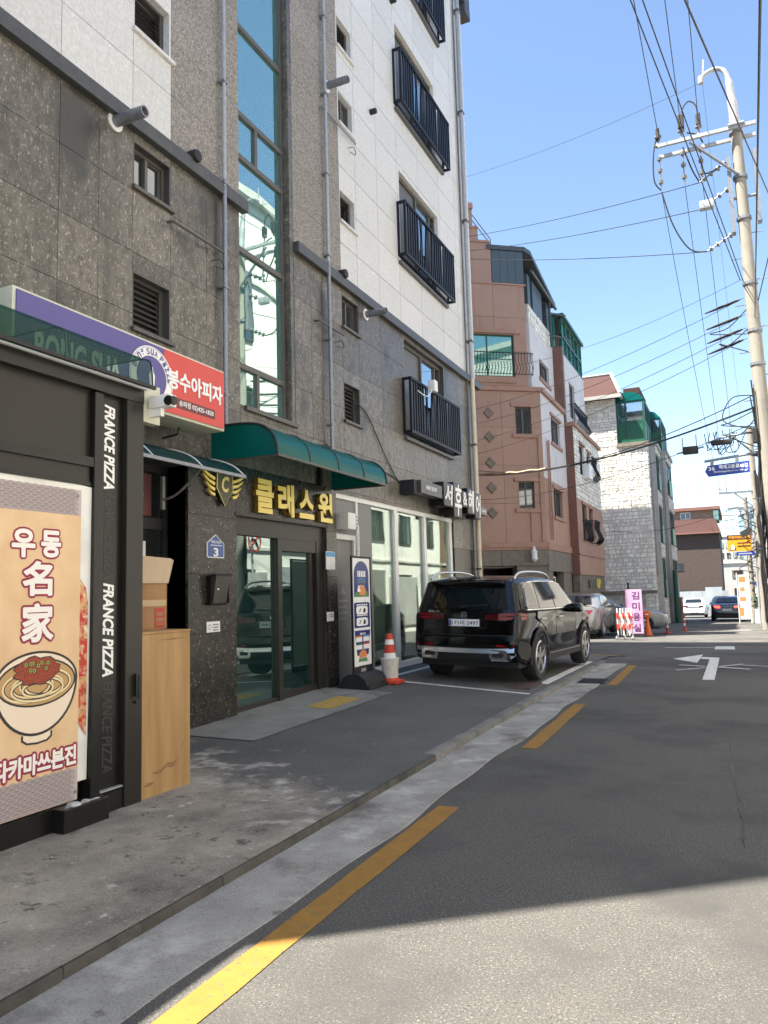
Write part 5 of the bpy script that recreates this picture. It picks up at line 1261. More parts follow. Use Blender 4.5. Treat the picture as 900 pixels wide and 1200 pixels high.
for x in (0, wb):
    b = MB()
    for s in (1, -1):
        P = arc(x, R_, .455, -12, 192, 16) + arc(x, R_, .41, 192, -12, 16)
        k = len(b.v); q = C.side(P, .012, .05, both=True, sgn=(s,)); b.v += q.v; b.f += [tuple(k + i for i in f) for f in q.f]
    b.build('arch_trim', M['plastic_dark'], suv)
C.side([(-.44, .40), (-.62, .36), (-.80, .40), (-.90, .50), (-.88, .66), (-.60, .62), (-.46, .54)], .004, .02).build('bumper_cladding', M['plastic_dark'], suv)

# ---- saloon cars
def saloon(name, label, loc, rot, m, lampm='lamp_dark_red', group=None, plate=True, hatch=False, L=1.0, wide=1.82, spoked=8):
    t = thing(name, label, 'car', loc, group, rot)
    c = Car(wide, [(-1.05, .80), (-.98, .90), (-.75, .97), (-.3, 1.0), (2.9, 1.0), (3.3, .95), (3.58, .82), (3.68, .68)], .22, .93, 1.45)
    r, w2 = .325, 2.75
    lo = [(-.92, .27), (-1.03, .36), (-1.06, .55), (-1.03, .66), (-1.02, .82), (-.97, .98), (-.85, 1.02), (-.35, 1.03), (.6, .98), (1.9, .95), (2.15, .97), (3.0, .88), (3.4, .78), (3.62, .64), (3.68, .48), (3.62, .28), (3.45, .22)]
    lo += arc(w2, r, .375, -14, 194, 9) + arc(0, r, .375, -14, 194, 9)
    c.shell(lo, LAY).build('body', M[m], t, smooth=32)
    gg = [(-.62, 1.0), (-.50, 1.06), (.15, 1.36), (.45, 1.43), (.85, 1.45), (1.2, 1.43), (1.45, 1.37), (2.2, .95), (1.2, .92), (-.2, .94)]
    if hatch: gg = [(-.90, 1.0), (-.82, 1.1), (-.45, 1.38), (-.1, 1.45), (.85, 1.47), (1.2, 1.43), (1.45, 1.37), (2.2, .95), (1.2, .92), (-.2, .94)]
    c.shell(gg, [(0, 0), (.70, 0), (.86, .01), (.94, .028), (.98, .05), (1.0, .085)]).build('roof', M[m], t, smooth=35)
    b = MB(); b.box(-.85, 3.35, -.78, .78, .18, .55); b.build('underbody', M['plastic_dark'], t)
    for x in (0, w2):
        for s in (1, -1): wheel(t, x, s * (wide / 2 - .115), r, .21, spoked, 'chrome_satin')
    if not hatch:
        q = [(-.475, -.60, 1.09), (-.475, .60, 1.09), (.10, .50, 1.355), (.10, -.50, 1.355)]
    else: q = [(-.80, -.62, 1.14), (-.80, .62, 1.14), (-.46, .52, 1.39), (-.46, -.52, 1.39)]
    def lift(P, d, nx, nz): return [(x + nx * d, y, z + nz * d) for x, y, z in P]
    b = MB(); n_ = Vector((q[2][2] - q[0][2], 0, -(q[2][0] - q[0][0]))).normalized() * -1
    b.v = lift(q, .012, n_.x, n_.z) + lift(q, -.01, n_.x, n_.z); b.f = [(0, 1, 2, 3), (7, 6, 5, 4), (0, 4, 5, 1), (1, 5, 6, 2), (2, 6, 7, 3), (3, 7, 4, 0)]; b.build('rear_window', M['car_glass'], t)
    q = [(2.12, -.66, .985), (2.12, .66, .985), (1.50, .54, 1.34), (1.50, -.54, 1.34)]; n_ = Vector((.5, 0, .86))
    b = MB(); b.v = lift(q, .014, n_.x, n_.z) + lift(q, -.01, n_.x, n_.z); b.f = [(0, 1, 2, 3), (7, 6, 5, 4), (0, 4, 5, 1), (1, 5, 6, 2), (2, 6, 7, 3), (3, 7, 4, 0)]; b.build('windscreen', M['car_glass'], t)
    for P in ([(-.22, 1.03), (.62, 1.01), (.62, 1.36), (.40, 1.355), (.20, 1.31)], [(.68, 1.01), (1.92, .985), (1.42, 1.30), (1.1, 1.36), (.68, 1.365)]): c.side(P, .008, .012).build('side_window', M['car_glass'], t)
    c.side([(.02, .45), (.40, .33), (.64, .33), (.64, .97), (-.18, .985), (.30, .72)], .005, .02).build('door', M[m], t)
    c.side([(.655, .33), (1.95, .33), (2.05, .6), (2.0, .95), (.655, .97)], .005, .02).build('door', M[m], t)
    for s in (1, -1):
        b = MB(); tl = [(-1.045, .36, .78), (-1.005, .70, .785), (-.93, .805, .79), (-.74, .868, .80)]; tu = [(-1.03, .38, .90), (-.99, .69, .915), (-.92, .795, .925), (-.72, .865, .905)]
        for (p, q2) in zip(tl, tu): b.v += [(p[0] - .01, (p[1] + .008) * s, p[2]), (q2[0] - .01, (q2[1] + .008) * s, q2[2])]
        for i in range(3): b.f.append((2 * i, 2 * i + 1, 2 * i + 3, 2 * i + 2))
        b.build('tail_light', M[lampm], t)
        b = MB(); hl = [(3.30, .80, .62), (3.52, .70, .60), (3.645, .52, .585)]; hu = [(3.24, .80, .735), (3.45, .70, .72), (3.60, .50, .68)]
        for (p, q2) in zip(hl, hu): b.v += [(p[0] + .02, (p[1] + .02) * s, p[2]), (q2[0] + .025, (q2[1] + .02) * s, q2[2])]
        for i in range(2): b.f.append((2 * i, 2 * i + 1, 2 * i + 3, 2 * i + 2))
        b.build('headlight', M['lamp_clear'], t)
        b = MB(); b.cbox(1.72, 1.88, s * .91 if s > 0 else -1.07, 1.07 if s > 0 else -.91, .93, 1.05, .03); b.box(1.76, 1.84, min(s * .82, s * .92), max(s * .82, s * .92), .94, .97); b.build('side_mirror', M[m], t, smooth=40)
    b = MB(); b.box(-1.075, -1.03, -.255, .255, .42 if not plate else .62, .53 if not plate else .73); b.build('number_plate', M['plate_white'], t)
    b = MB(); b.box(-1.045, -.9, -.70, .70, .26, .38); b.build('rear_apron', M['plastic_dark'], t)
    b = MB(); b.box(-1.068, -1.0, -.38, .38, .845, .862); b.build('trunk_trim', M['chrome_satin'], t)
    return t
loc, rot = place(-5.02, 26.55, -.10, 0, 1.0); saloon('parked_car', 'silver saloon car seen from behind, parked beyond the black SUV', loc, rot, 'paint_silver', 'lamp_red')
loc, rot = place(-6.05, 30.1, -.20, -84); saloon('parked_car', 'light grey saloon car parked side-on behind the pink banner', loc, rot, 'paint_grey', hatch=True)
loc, rot = place(-2.98, 61.6, zr(61.6), 1.5); saloon('parked_car', 'white saloon car far down the street before the brick house', loc, rot, 'paint_white', plate=False)
loc, rot = place(-.57, 50.2, zr(50), -1.0); saloon('driving_car', 'black saloon car with lit red brake lights driving away down the street', loc, rot, 'paint_black_far', 'lamp_on', wide=1.88)
loc, rot = place(1.55, 60.5, zr(60), 180); saloon('parked_car', 'grey car half hidden to the right of the black driving car', loc, rot, 'paint_grey')
# ================================================================ PINK STUCCO BUILDING (a canted front towards the crossing, a long side along the street)
pk = thing('stucco_building', 'pink stucco apartment building with stone diamonds and iron window guards', 'building', (-7, 30, 0))
K = frame((-6.35, 28.8, 0), (.8, .6, 0), (0, 0, 1))      # canted wall: a runs from -6.5 (left) to 0 (street corner), c outwards
S1 = wall_frame(-6.35); S2 = wall_frame(-6.0); S0 = wall_frame(-6.72)
lowops = [(-1.05, -.42, 4.55, 5.58), (-1.05, -.41, 7.39, 8.45)]
panels(pk, 'stucco_panel', M['stucco_pink'], [-6.5, -5.0, -3.2, -1.62, 0], [3.28, 4.75, 6.2, 7.65, 9.05], lowops, K, t=.3, gap=.010)
bigops = [(-3.1, -.97, 9.62, 11.27)]
panels(pk, 'stucco_panel', M['stucco_pink'], [-6.5, -5.0, -3.2, -1.75, -.45], [9.25, 10.6, 11.95, 13.28], bigops, K, t=.3, gap=.010)
b = MB(); b.box(-6.5, -1.76, 13.285, 14.9, -.3, 0); b.box(-6.5, -2.25, 14.9, 15.45, -.3, 0); b.box(-6.5, -2.46, 15.45, 16.35, -.3, 0); b.build('stepped_parapet', M['stucco_pink'], pk, K)
b = MB(); b.box(-6.5, -1.80, 14.9, 14.98, -.35, .06); b.box(-6.5, -2.27, 15.45, 15.53, -.36, .05); b.box(-6.5, -2.44, 16.35, 16.45, -.38, .08); b.box(-2.75, -2.45, 16.2, 16.35, -.2, .12); b.build('parapet_cap', M['stucco_trim'], pk, K)
b = MB(); b.box(-6.5, 0, 3.0, 3.28, -.3, .05); b.box(-6.5, .0, 3.1, 3.16, .05, .09); b.box(-3.5, .02, 9.05, 9.22, -.3, .10); b.box(-6.5, -3.5, 9.05, 9.25, -.3, .03); b.box(-6.5, -.95, 9.36, 9.46, -.02, .06); b.box(-6.5, -.72, 11.30, 11.46, -.02, .08); b.box(-6.5, -.4, 13.24, 13.30, -.02, .05); b.build('cornice', M['stucco_trim'], pk, K)
for (z0, z1) in ((4.55, 5.58), (7.39, 8.45)):
    b = MB(); b.box(-1.23, -.12, z1 + .0, z1 + .14, -.02, .06); b.box(-1.22, -.12, z0 - .14, z0, -.02, .06); b.build('window_trim', M['stucco_trim'], pk, K)
def far_window(parent, fr, a0, a1, b0, b1, fm='alu_dark', gm='glass_dark', split=2, c=-.10):
    q = MB(); w = .05; q.box(a0, a1, b0, b0 + w, c - .05, c); q.box(a0, a1, b1 - w, b1, c - .05, c)
    n = split
    for k in range(n + 1):
        x = a0 + (a1 - a0 - w) * k / n; q.box(x, x + w, b0 + w, b1 - w, c - .05, c - .002)
    f = q.build('window', M[fm], parent, fr)
    for k in range(n):
        x0 = a0 + (a1 - a0 - w) * k / n + w; x1 = a0 + (a1 - a0 - w) * (k + 1) / n; s = MB(); s.box(x0, x1, b0 + w, b1 - w, c - .035, c - .03); s.build('pane', M[gm], f, fr)
    q = MB(); q.box(a0, a1, b0, b1, c - .3, c - .2); q.build('backing', M['dark_interior'], f, fr)
    return f
far_window(pk, K, -1.05, -.42, 4.55, 5.58); far_window(pk, K, -1.05, -.41, 7.39, 8.45)
bw = far_window(pk, K, -3.1, -.97, 9.62, 11.27, 'green_frame', 'glass_green', 2)
for z in (8.18, 7.26, 6.27, 5.33, 4.39):
    b = MB(); s = .235; b.v = [(-2.13 - s, z, 0), (-2.13, z - s * 1.05, 0), (-2.13 + s, z, 0), (-2.13, z + s * 1.05, 0), (-2.13 - s * .7, z, .05), (-2.13, z - s * .74, .05), (-2.13 + s * .7, z, .05), (-2.13, z + s * .74, .05), (-2.13, z, .03)]
    b.f = [(0, 1, 5, 4), (1, 2, 6, 5), (2, 3, 7, 6), (3, 0, 4, 7), (4, 5, 8), (5, 6, 8), (6, 7, 8), (7, 4, 8)]; b.build('stone_diamond', M['diamond'], pk, K)
def bulge_rail(parent, fr, a0, a1, z0, z1, c1=.28, step=.125, side=True):      # belly-shaped wrought iron guard
    q = MB(); q.tube([(a0, z1, .0), (a0, z1, c1), (a1, z1, c1), (a1, z1, .0)], .018, 5); q.tube([(a0, z0, .0), (a0, z0, c1 * .8), (a1, z0, c1 * .8), (a1, z0, .0)], .015, 5)
    r = q.build('iron_guard', M['rail_black'], parent, fr)
    q = MB(); a = a0; h = z1 - z0
    while a < a1 + .01:
        q.tube(smoothpath([(a, z0, c1 * .8), (a, z0 + h * .2, c1 * 1.5), (a, z0 + h * .42, c1 * 1.25), (a, z0 + h * .7, c1 * .85), (a, z1 + .06, c1)], 3), .011, 4); a += step
    for aa in (a0, a1):
        for cc_ in (.09, .18): q.tube([(aa, z0, cc_), (aa, z0 + h * .3, cc_ + .08), (aa, z1, cc_)], .010, 4)
    o = q.build('iron_bars', M['rail_black'], r, fr); o['kind'] = 'stuff'
bulge_rail(pk, K, -3.3, -.33, 9.66, 10.46)
# base storey: stone band over an open garage
b = MB()
for k in range(7): b.box(-6.5 + k * .93, -6.5 + k * .93 + .915, 2.42, 2.99, -.3, .02)
b.build('stone_band', M['base_stone'], pk, K)
b = MB(); b.box(-6.5, -5.6, -.3, 2.42, -.5, -.03); b.box(-1.25, 0, -.3, 2.42, -.5, -.03); b.build('pier', M['base_stone'], pk, K)
b = MB(); b.box(-5.6, -1.25, -.3, 2.4, -3.1, -3.0); b.build('garage_back', M['dark_interior'], pk, K)
b = MB(); b.box(-5.6, -1.25, 2.36, 2.40, -3.0, -.3); b.build('garage_ceiling', M['interior'], pk, K)
# side along the street: lower part
sops = [(30.5, 32.25, 7.40, 8.48), (30.35, 32.05, 4.40, 5.50)]
panels(pk, 'stucco_panel', M['stucco_white'], [28.8, 31.3, 33.3], [5.75, 7.3, 9.05], sops, S1, t=.3, gap=.010)
panels(pk, 'stucco_panel', M['stucco_pink'], [28.8, 31.3, 33.3], [3.28, 4.3, 5.75], sops, S1, t=.3, gap=.010)
for o in sops:
    far_window(pk, S1, *o)
    b = MB(); b.box(o[0] - .15, o[1] + .15, o[2] - .14, o[2] - .002, -.02, .06); b.box(o[0] - .15, o[1] + .15, o[3] + .002, o[3] + .12, -.02, .06); b.build('window_trim', M['stucco_trim'], pk, S1)
b = MB(); b.box(28.8, 33.3, 3.0, 3.28, -.3, .05); b.box(28.75, 33.3, 9.05, 9.22, -.38, .12); b.build('cornice', M['stucco_trim'], pk, S1)
b = MB()
for k in range(4): b.box(28.8 + k * 1.125, 28.8 + k * 1.125 + 1.11, 2.2, 2.99, -.3, .02)
b.build('stone_band', M['base_stone'], pk, S1)
b = MB(); b.box(28.8, 29.6, -.4, 2.2, -.3, -.02); b.box(31.6, 33.3, -.4, 2.2, -.3, -.02); b.box(29.6, 31.6, -.4, 2.2, -.5, -.4); b.build('pier', M['base_stone'], pk, S1)
f = far_window(pk, S1, 29.9, 30.9, -.3, 2.0, 'alu_white', 'glass_dark', 1, -.2)
# projecting bay
BY0, BY1 = 33.3, 40.2
b = MB()
for (z0, z1) in ((2.1, 3.0), (3.0, 4.5), (4.5, 6.0), (6.0, 7.3), (7.3, 8.55)): b.box(-6.35, -6.004, BY0, BY0 + .3, z0 + .006, z1 - .006)
b.build('bay_side', M['stucco_brown'], pk)
bops = [(34.5, 35.7, 3.65, 5.25), (36.3, 37.3, 4.1, 5.2), (34.6, 35.8, 6.6, 8.0), (36.5, 37.4, 6.9, 7.9)]
panels(pk, 'stucco_panel', M['stucco_pink'], [BY0 + .01, 36.0, 38.1, BY1], [2.1, 3.0, 3.9, 5.4], bops, S2, t=.3, gap=.010)
for i, o in enumerate(bops):
    far_window(pk, S2, *o, split=2 if i % 2 == 0 else 1); b = MB(); b.box(o[0] - .1, o[1] + .1, o[3] + .002, o[3] + .12, -.02, .06); b.build('window_trim', M['stucco_trim'], pk, S2)
def stones(name, m, fr, a0, a1, z0, z1, ops, row=.17, c0=.0, seed=1, wmin=.16, wmax=.38, d=.025):     # split-faced stone courses, joined (too small to pick apart)
    rg = random.Random(seed); q = MB(); z = z0
    while z < z1 - .02:
        h = row * rg.uniform(.65, 1.5); h = min(h, z1 - z); a = a0
        while a < a1 - .02:
            w = min(rg.uniform(wmin, wmax), a1 - a)
            if a1 - a - w < wmin * .5: w = a1 - a
            cz, ca = z + h / 2, a + w / 2
            if not any(o[0] < ca < o[1] and o[2] < cz < o[3] for o in ops):
                e = c0 + rg.uniform(0, d); g_ = .010; k = len(q.v)
                x0, x1, y0, y1 = a + g_, a + w - g_, z + g_, z + h - g_
                j = lambda: rg.uniform(-.010, .010)
                q.v += [(x0, y0, c0 - .06), (x1, y0, c0 - .06), (x1, y1, c0 - .06), (x0, y1, c0 - .06), (x0 + .012 + j(), y0 + .012 + j(), e + j()), (x1 - .012 + j(), y0 + .012 + j(), e + j()), (x1 - .012 + j(), y1 - .012 + j(), e + j()), (x0 + .012 + j(), y1 - .012 + j(), e + j())]
                q.f += [tuple(k + i for i in f) for f in ((4, 5, 6, 7), (0, 1, 5, 4), (1, 2, 6, 5), (2, 3, 7, 6), (3, 0, 4, 7))]
            a += w
        z += h
    return q
q = stones('s', None, S2, BY0 + .02, BY1, 5.4, 8.55, bops, seed=4); o = q.build('stone_facing', M['stone_pale'], pk, S2); o['kind'] = 'stuff'
b = MB()
for (x0, x1, y0, y1) in rects_minus(BY0 + .02, BY1, 5.4, 8.55, bops): b.box(x0, x1, y0, y1, -.3, -.03)
b.build('bay_wall', M['mortar'], pk, S2)
b = MB(); b.box(BY0 - .05, BY1 + .05, 8.55, 8.72, -.4, .12); b.box(BY0, BY1, 2.95, 3.02, -.02, .05); b.build('cornice', M['stucco_trim'], pk, S2)
b = MB(); b.box(BY0 + .05, BY1, 1.35, 2.1, -.34, -.05); b.build('stone_band', M['base_stone'], pk, S2)
b = MB(); b.box(BY0 + .1, BY1, -.5, 1.35, -.6, -.3); b.build('garage_back', M['stone_grey'], pk, S2)
bulge_rail(pk, S2, 36.2, 37.6, 3.55, 4.6); bulge_rail(pk, S2, 36.3, 37.7, 6.55, 7.6); bulge_rail(pk, S2, 34.4, 35.9, 3.6, 4.5, .16)
ac = MB(); ac.cbox(35.0, 35.85, 6.45, 7.1, .02, .34, .02); ac.build('air_conditioner', M['alu_white'], pk, S2)
b = MB(); b.glyph(('UP', .02, 0), 37.4, 38.3, 1.5, 1.95, .0, .04); b.build('shop_lettering', M['yellow_sign'], pk, S2)
b = MB()
for k in range(4): b.box(35.4 + k * .5, 35.65 + k * .5, 1.52, 1.9, .0, .04)
b.build('shop_lettering', M['alu_dark'], pk, S2)
# upper storeys set back
uops = [(30.6, 32.4, 10.15, 10.95), (34.6, 35.9, 9.25, 10.9)]
panels(pk, 'stucco_panel', M['stucco_white'], [29.1, 31.6, 33.4], [9.2, 10.6, 12.0], uops, S0, t=.3, gap=.010)
panels(pk, 'stucco_panel', M['stucco_white'], [33.7, 36.2, 38.6], [8.7, 10.2, 11.9], uops, wall_frame(-6.3), t=.3, gap=.010)
far_window(pk, S0, *uops[0]); far_window(pk, wall_frame(-6.3), *uops[1])
b = MB(); b.box(30.45, 32.55, 10.0, 10.14, -.02, .06); b.build('window_trim', M['stucco_trim'], pk, S0)
b = MB(); b.box(-6.72, -6.31, 33.4, 33.7, 8.72, 12.2); b.build('bay_side', M['stucco_brown'], pk)
bulge_rail(pk, wall_frame(-6.3), 34.3, 37.6, 8.8, 9.75)
q = stones('s', None, S0, 29.1, 33.4, 12.0, 12.75, [], seed=9, row=.16, wmin=.12, wmax=.3); o = q.build('stone_facing', M['stone_pale'], pk, S0); o['kind'] = 'stuff'
b = MB(); b.box(29.1, 33.4, 12.0, 12.75, -.3, -.03); b.build('wall', M['mortar'], pk, S0)
b = MB()
for k in range(4): a = -1.74 + k * .325; b.box(a, a + .315, 13.31, 14.62, -.3, .01)
b.build('metal_panel', M['metal_clad'], pk, K)
for k in range(10):
    if k in (1, 6, 7): continue
    b = MB(); b.box(29.15 + k * .42, 29.15 + k * .42 + .41, 12.76, 14.0, -.3, .0); b.build('metal_panel', M['metal_clad'], pk, S0)
for (a, b0) in ((29.57, 12.9), (31.67, 12.78)): far_window(pk, S0, a, a + (.42 if a < 30 else .84), b0, 13.95, split=1)
b = MB(); b.v = [tuple(K @ Vector(p)) for p in ((-1.85, 14.62, .15), (-.40, 14.62, .15), (-1.85, 14.62, -4), (-1.85, 14.80, .15), (-.40, 14.80, .15), (-1.85, 14.8, -4))]
r1 = [(-7.86, 27.6), (-6.62, 28.53), (-6.50, 29.0), (-6.50, 33.5), (-9.5, 33.5), (-10.4, 30.6)]
b = MB(); b.prism(r1, 14.02, 14.2); 
b.v = [(x, y, z + (.62 if y < 29.2 else (.0 if y > 33 else 0))) for x, y, z in b.v]; b.build('roof', M['roof_metal'], pk)
b = MB(); b.tube([(-6.55, 32.4, 11.9), (-6.55, 32.4, 14.0)], .05, 6); b.tube([(-6.5, 29.0, 14.0), (-6.5, 33.5, 13.96)], .07, 6); b.tube([(-6.6, 32.3, 12.4), (-6.0, 33.0, 12.4), (-6.0, 34.0, 12.35)], .04, 5); b.tube([(-6.6, 32.3, 13.4), (-6.0, 33.0, 13.4)], .04, 5); b.build('gutter_pipe', M['roof_metal'], pk)
for z in (12.05, ):
    g2 = MB()
    for k in range(6): y = 33.7 + k * .95; g2.box(y, y + .09, 11.92, 13.62, -.14, 0)
    for zz in (11.92, 12.75, 13.55): g2.box(33.7, 38.5, zz, zz + .09, -.139, -.004)
    gf = g2.build('glazed_terrace', M['green_frame'], pk, wall_frame(-6.32))
    for k in range(5):
        y = 33.79 + k * .95
        for (zz, z1) in ((12.01, 12.75), (12.84, 13.55)): s = MB(); s.box(y, y + .86, zz, z1, -.08, -.075); s.build('pane', M['glass_sky'] if (k + int(zz)) % 2 else M['glass_green'], gf, wall_frame(-6.32))
b = MB(); b.box(-9.5, -6.2, 33.6, 38.65, 13.65, 13.78); b.build('roof', M['green_frame'], pk)
b = MB(); b.box(-9.0, -6.62, 33.6, 33.68, 11.9, 13.65); b.build('glazed_terrace', M['glass_green'], pk)
# railing on the parapet, wall lamp, pipes, mass of the building
b = MB(); b.tube([tuple(K @ Vector(p)) for p in ((-2.5, 16.0, -.2), (-1.7, 14.85, -.05))], .02, 5); b.tube([tuple(K @ Vector(p)) for p in ((-2.5, 16.25, -.2), (-1.7, 15.05, -.05))], .02, 5); b.tube([tuple(K @ Vector(p)) for p in ((-1.72, 14.6, -.05), (-1.72, 15.05, -.05))], .02, 5); b.build('roof_railing', M['steel'], pk)
b = MB(); b.lathe([(.05, 0), (.12, .08), (.13, .12), (.11, .14), (.11, .34), (.13, .36), (.05, .46), (.05, .5), (.06, .53), (0, .58)], tuple(K @ Vector((-.65, 2.55, .22))), 'z', 10); b.build('wall_lamp', M['white_paint'], pk, smooth=40)
b = MB(); b.tube([tuple(K @ Vector(p)) for p in ((-.20, 3.3, .05), (-.20, 7.3, .05))], .025, 6); b.tube([tuple(K @ Vector(p)) for p in ((-.62, 3.3, .03), (-.62, 4.4, .03))], .02, 5); b.build('gas_pipe', M['stucco_trim'], pk)
b = MB(); b.tube([(-6.28, 29.3, 3.4), (-6.28, 29.3, 7.2), (-6.28, 29.6, 7.3), (-6.28, 29.6, 3.4)], .03, 6); b.build('gas_pipe', M['stucco_trim'], pk)
b = MB(); b.prism([(-11.2, 25.5), (-6.95, 28.75), (-6.95, 33.2), (-6.65, 33.6), (-6.65, 40.1), (-15, 40.1), (-15, 30)], 2.5, 11.9); b.prism([(-11.4, 25.75), (-7.4, 28.8), (-7.0, 29.2), (-7.0, 33.5), (-15, 33.5), (-15, 30)], 11.9, 13.95); b.build('core', M['stucco_pink'], pk)
b = MB(); b.prism([(-15, 30), (-9.7, 30), (-10.9, 35), (-9.3, 36.3), (-8.5, 39), (-8.5, 40.1), (-15, 40.1)], 13.9, 16.4); b.prism([(-15, 33.5), (-9.4, 33.5), (-8.5, 36), (-8.5, 40.1), (-15, 40.1)], 11.9, 13.9); b.build('core', M['stucco_pink'], pk)  # hidden back block, raised and cut to throw shade on the stone house
b = MB(); b.box(-15, -9, 29, 40.1, -.5, 2.5); b.box(-9, -6.8, 38.6, 40.1, -.5, 2.5); b.build('core', M['base_stone'], pk)

# ================================================================ PALE STONE HOUSE
st = thing('stone_house', 'pale stone apartment house with red tile roof and green balconies', 'building', (-6, 46, -.5))
SY = 43.6
G = frame((0, SY, 0), (1, 0, 0), (0, 0, 1)); SX = wall_frame(-3.9)
q = stones('s', None, G, -10.5, -3.9, 1.3, 9.3, [], row=.17, seed=21, wmin=.16, wmax=.40, d=.025); o = q.build('stone_facing', M['stone_pale'], st, G); o['kind'] = 'stuff'
q = stones('s', None, G, -10.5, -5.45, 9.3, 12.0, [], row=.17, seed=22, wmin=.16, wmax=.40, d=.025); o = q.build('stone_facing', M['stone_pale'], st, G); o['kind'] = 'stuff'
q = stones('s', None, G, -10.5, -3.9, -.8, 1.2, [], row=.17, seed=23, wmin=.16, wmax=.40, d=.025); o = q.build('stone_facing', M['stone_pale'], st, G); o['kind'] = 'stuff'
b = MB(); b.box(-10.5, -3.92, -.9, 9.3, -.4, -.03); b.box(-10.5, -5.46, 9.3, 12.0, -.4, -.03); b.build('wall', M['mortar'], st, G)
b = MB(); b.box(-10.5, -3.85, 1.18, 1.32, -.03, .10); b.box(-5.5, -3.80, 9.22, 9.42, -.2, .14); b.build('string_course', M['stucco_trim'] if False else M['base_stone'], st, G)
b = MB(); b.box(-10.4, -3.95, SY + .42, 52, -.9, 9.25); b.box(-10.4, -5.5, SY + .42, 52, 9.25, 11.95); b.build('core', M['mortar'], st)
# street side with bays and green windows
for (y0, y1, xo) in ((44.3, 46.6, -3.55), (47.5, 51.5, -3.25)):
    fr = wall_frame(xo)
    for k, (z0, z1) in enumerate(((.9, 3.1), (3.9, 6.0), (6.8, 8.9))):
        far_window(st, fr, y0 + .15, y1 - .15, z0, z1, 'green_frame', 'glass_dark', 3, -.04)
        b = MB(); b.box(y0 + .2, y0 + (y1 - y0) * .62, z0, z0 + .95, .0, .09); b.build('balcony_panel', M['green_panel'], st, fr)
        q = stones('s', None, fr, y0, y1, z1, z1 + (.8 if k < 2 else .35), [], seed=31 + k); o = q.build('stone_facing', M['stone_pale'], st, fr); o['kind'] = 'stuff'
    q = stones('s', None, fr, y0, y1, -.8, .9, [], seed=41); o = q.build('stone_facing', M['stone_pale'], st, fr); o['kind'] = 'stuff'
    b = MB()
    for (x0_, x1_, z0_, z1_) in rects_minus(y0, y1, -.8, 9.25, [(y0 + .15, y1 - .15, a, c) for a, c in ((.9, 3.1), (3.9, 6.0), (6.8, 8.9))]): b.box(x0_, x1_, z0_, z1_, -.38, -.03)
    b.build('bay_wall', M['stone_grey'], st, fr)
q = stones('s', None, SX, 43.6, 44.3, -.8, 9.2, [], seed=51, row=.17, wmin=.16, wmax=.40); o = q.build('stone_facing', M['stone_pale'], st, SX); o['kind'] = 'stuff'
q = stones('s', None, SX, 46.6, 47.5, -.8, 9.2, [], seed=52, row=.17, wmin=.16, wmax=.40); o = q.build('stone_facing', M['stone_pale'], st, SX); o['kind'] = 'stuff'
b = MB(); b.box(44.2, 46.7, 9.25, 9.45, -.4, .45); b.box(47.4, 51.6, 9.25, 9.45, -.4, .75); b.build('string_course', M['apart_white'], st, SX)
# glazed roof terrace
def glaze(y0, y1, x1, zt):
    fr2 = frame((0, y0, 0), (1, 0, 0), (0, 0, 1))
    g2 = MB(); X0 = -5.44
    for a in (X0, (X0 + x1) / 2 - .3, x1 - .1): g2.box(a, a + .1, 9.46, zt - .5, -.1, 0)
    g2.box(X0 + .1, x1 - .1, 10.55, 10.68, -.09, -.005); g2.box(X0 + .1, x1 - .1, zt - .6, zt - .5, -.09, -.005)
    t = g2.build('glazed_terrace', M['green_frame'], st, fr2)
    b = MB(); b.box(X0 + .1, x1 - .1, 9.46, 10.55, -.07, -.02)
    for k in range(7): a = X0 + .15 + k * (x1 - X0 - .3) / 6; b.box(a, a + .03, 9.46, 10.55, -.02, -.008)
    b.build('terrace_panel', M['green_panel'], t, fr2)
    b = MB(); b.box(X0 + .1, x1 - .1, 10.68, zt - .6, -.06, -.055); b.build('pane', M['glass_sky'], t, fr2)
    b = MB(); b.box(X0 + .5, X0 + .65, 10.68, zt - .7, -.5, -.4); b.box(X0 + .75, X0 + 1.25, 10.9, 11.35, -.8, -.5); b.build('stored_goods', M['white_paint'], t, fr2)
    fx = wall_frame(x1); g2 = MB(); n = int((y1 - y0) / .9)
    for k in range(n + 1): a = y0 + .11 + (y1 - y0 - .2) * k / n; g2.box(a, a + .09, 9.46, zt - .5, -.1, 0)
    for z in (9.46, 10.55, zt - .59): g2.box(y0 + .2, y1 - .1, z, z + .09, -.095, -.005)
    t2 = g2.build('glazed_terrace', M['green_frame'], st, fx)
    b = MB(); b.box(y0 + .2, y1 - .1, 9.55, 10.55, -.07, -.03); b.build('terrace_panel', M['green_panel'], t2, fx)
    b = MB(); b.box(y0 + .2, y1 - .1, 10.64, zt - .6, -.06, -.055); b.build('pane', M['glass_dark'], t2, fx)
    P = [(X0, zt - .02), (x1 - .75, zt), (x1 - .3, zt - .12), (x1 + .02, zt - .5), (X0, zt - .5)]
    b = MB(); b.prism(P, y0 - .03, y1, (0, 2, 1)); b.build('terrace_roof', M['poly_teal'], t2)
glaze(43.75, 47.2, -3.95, 12.3); glaze(47.8, 51.8, -3.45, 12.0)
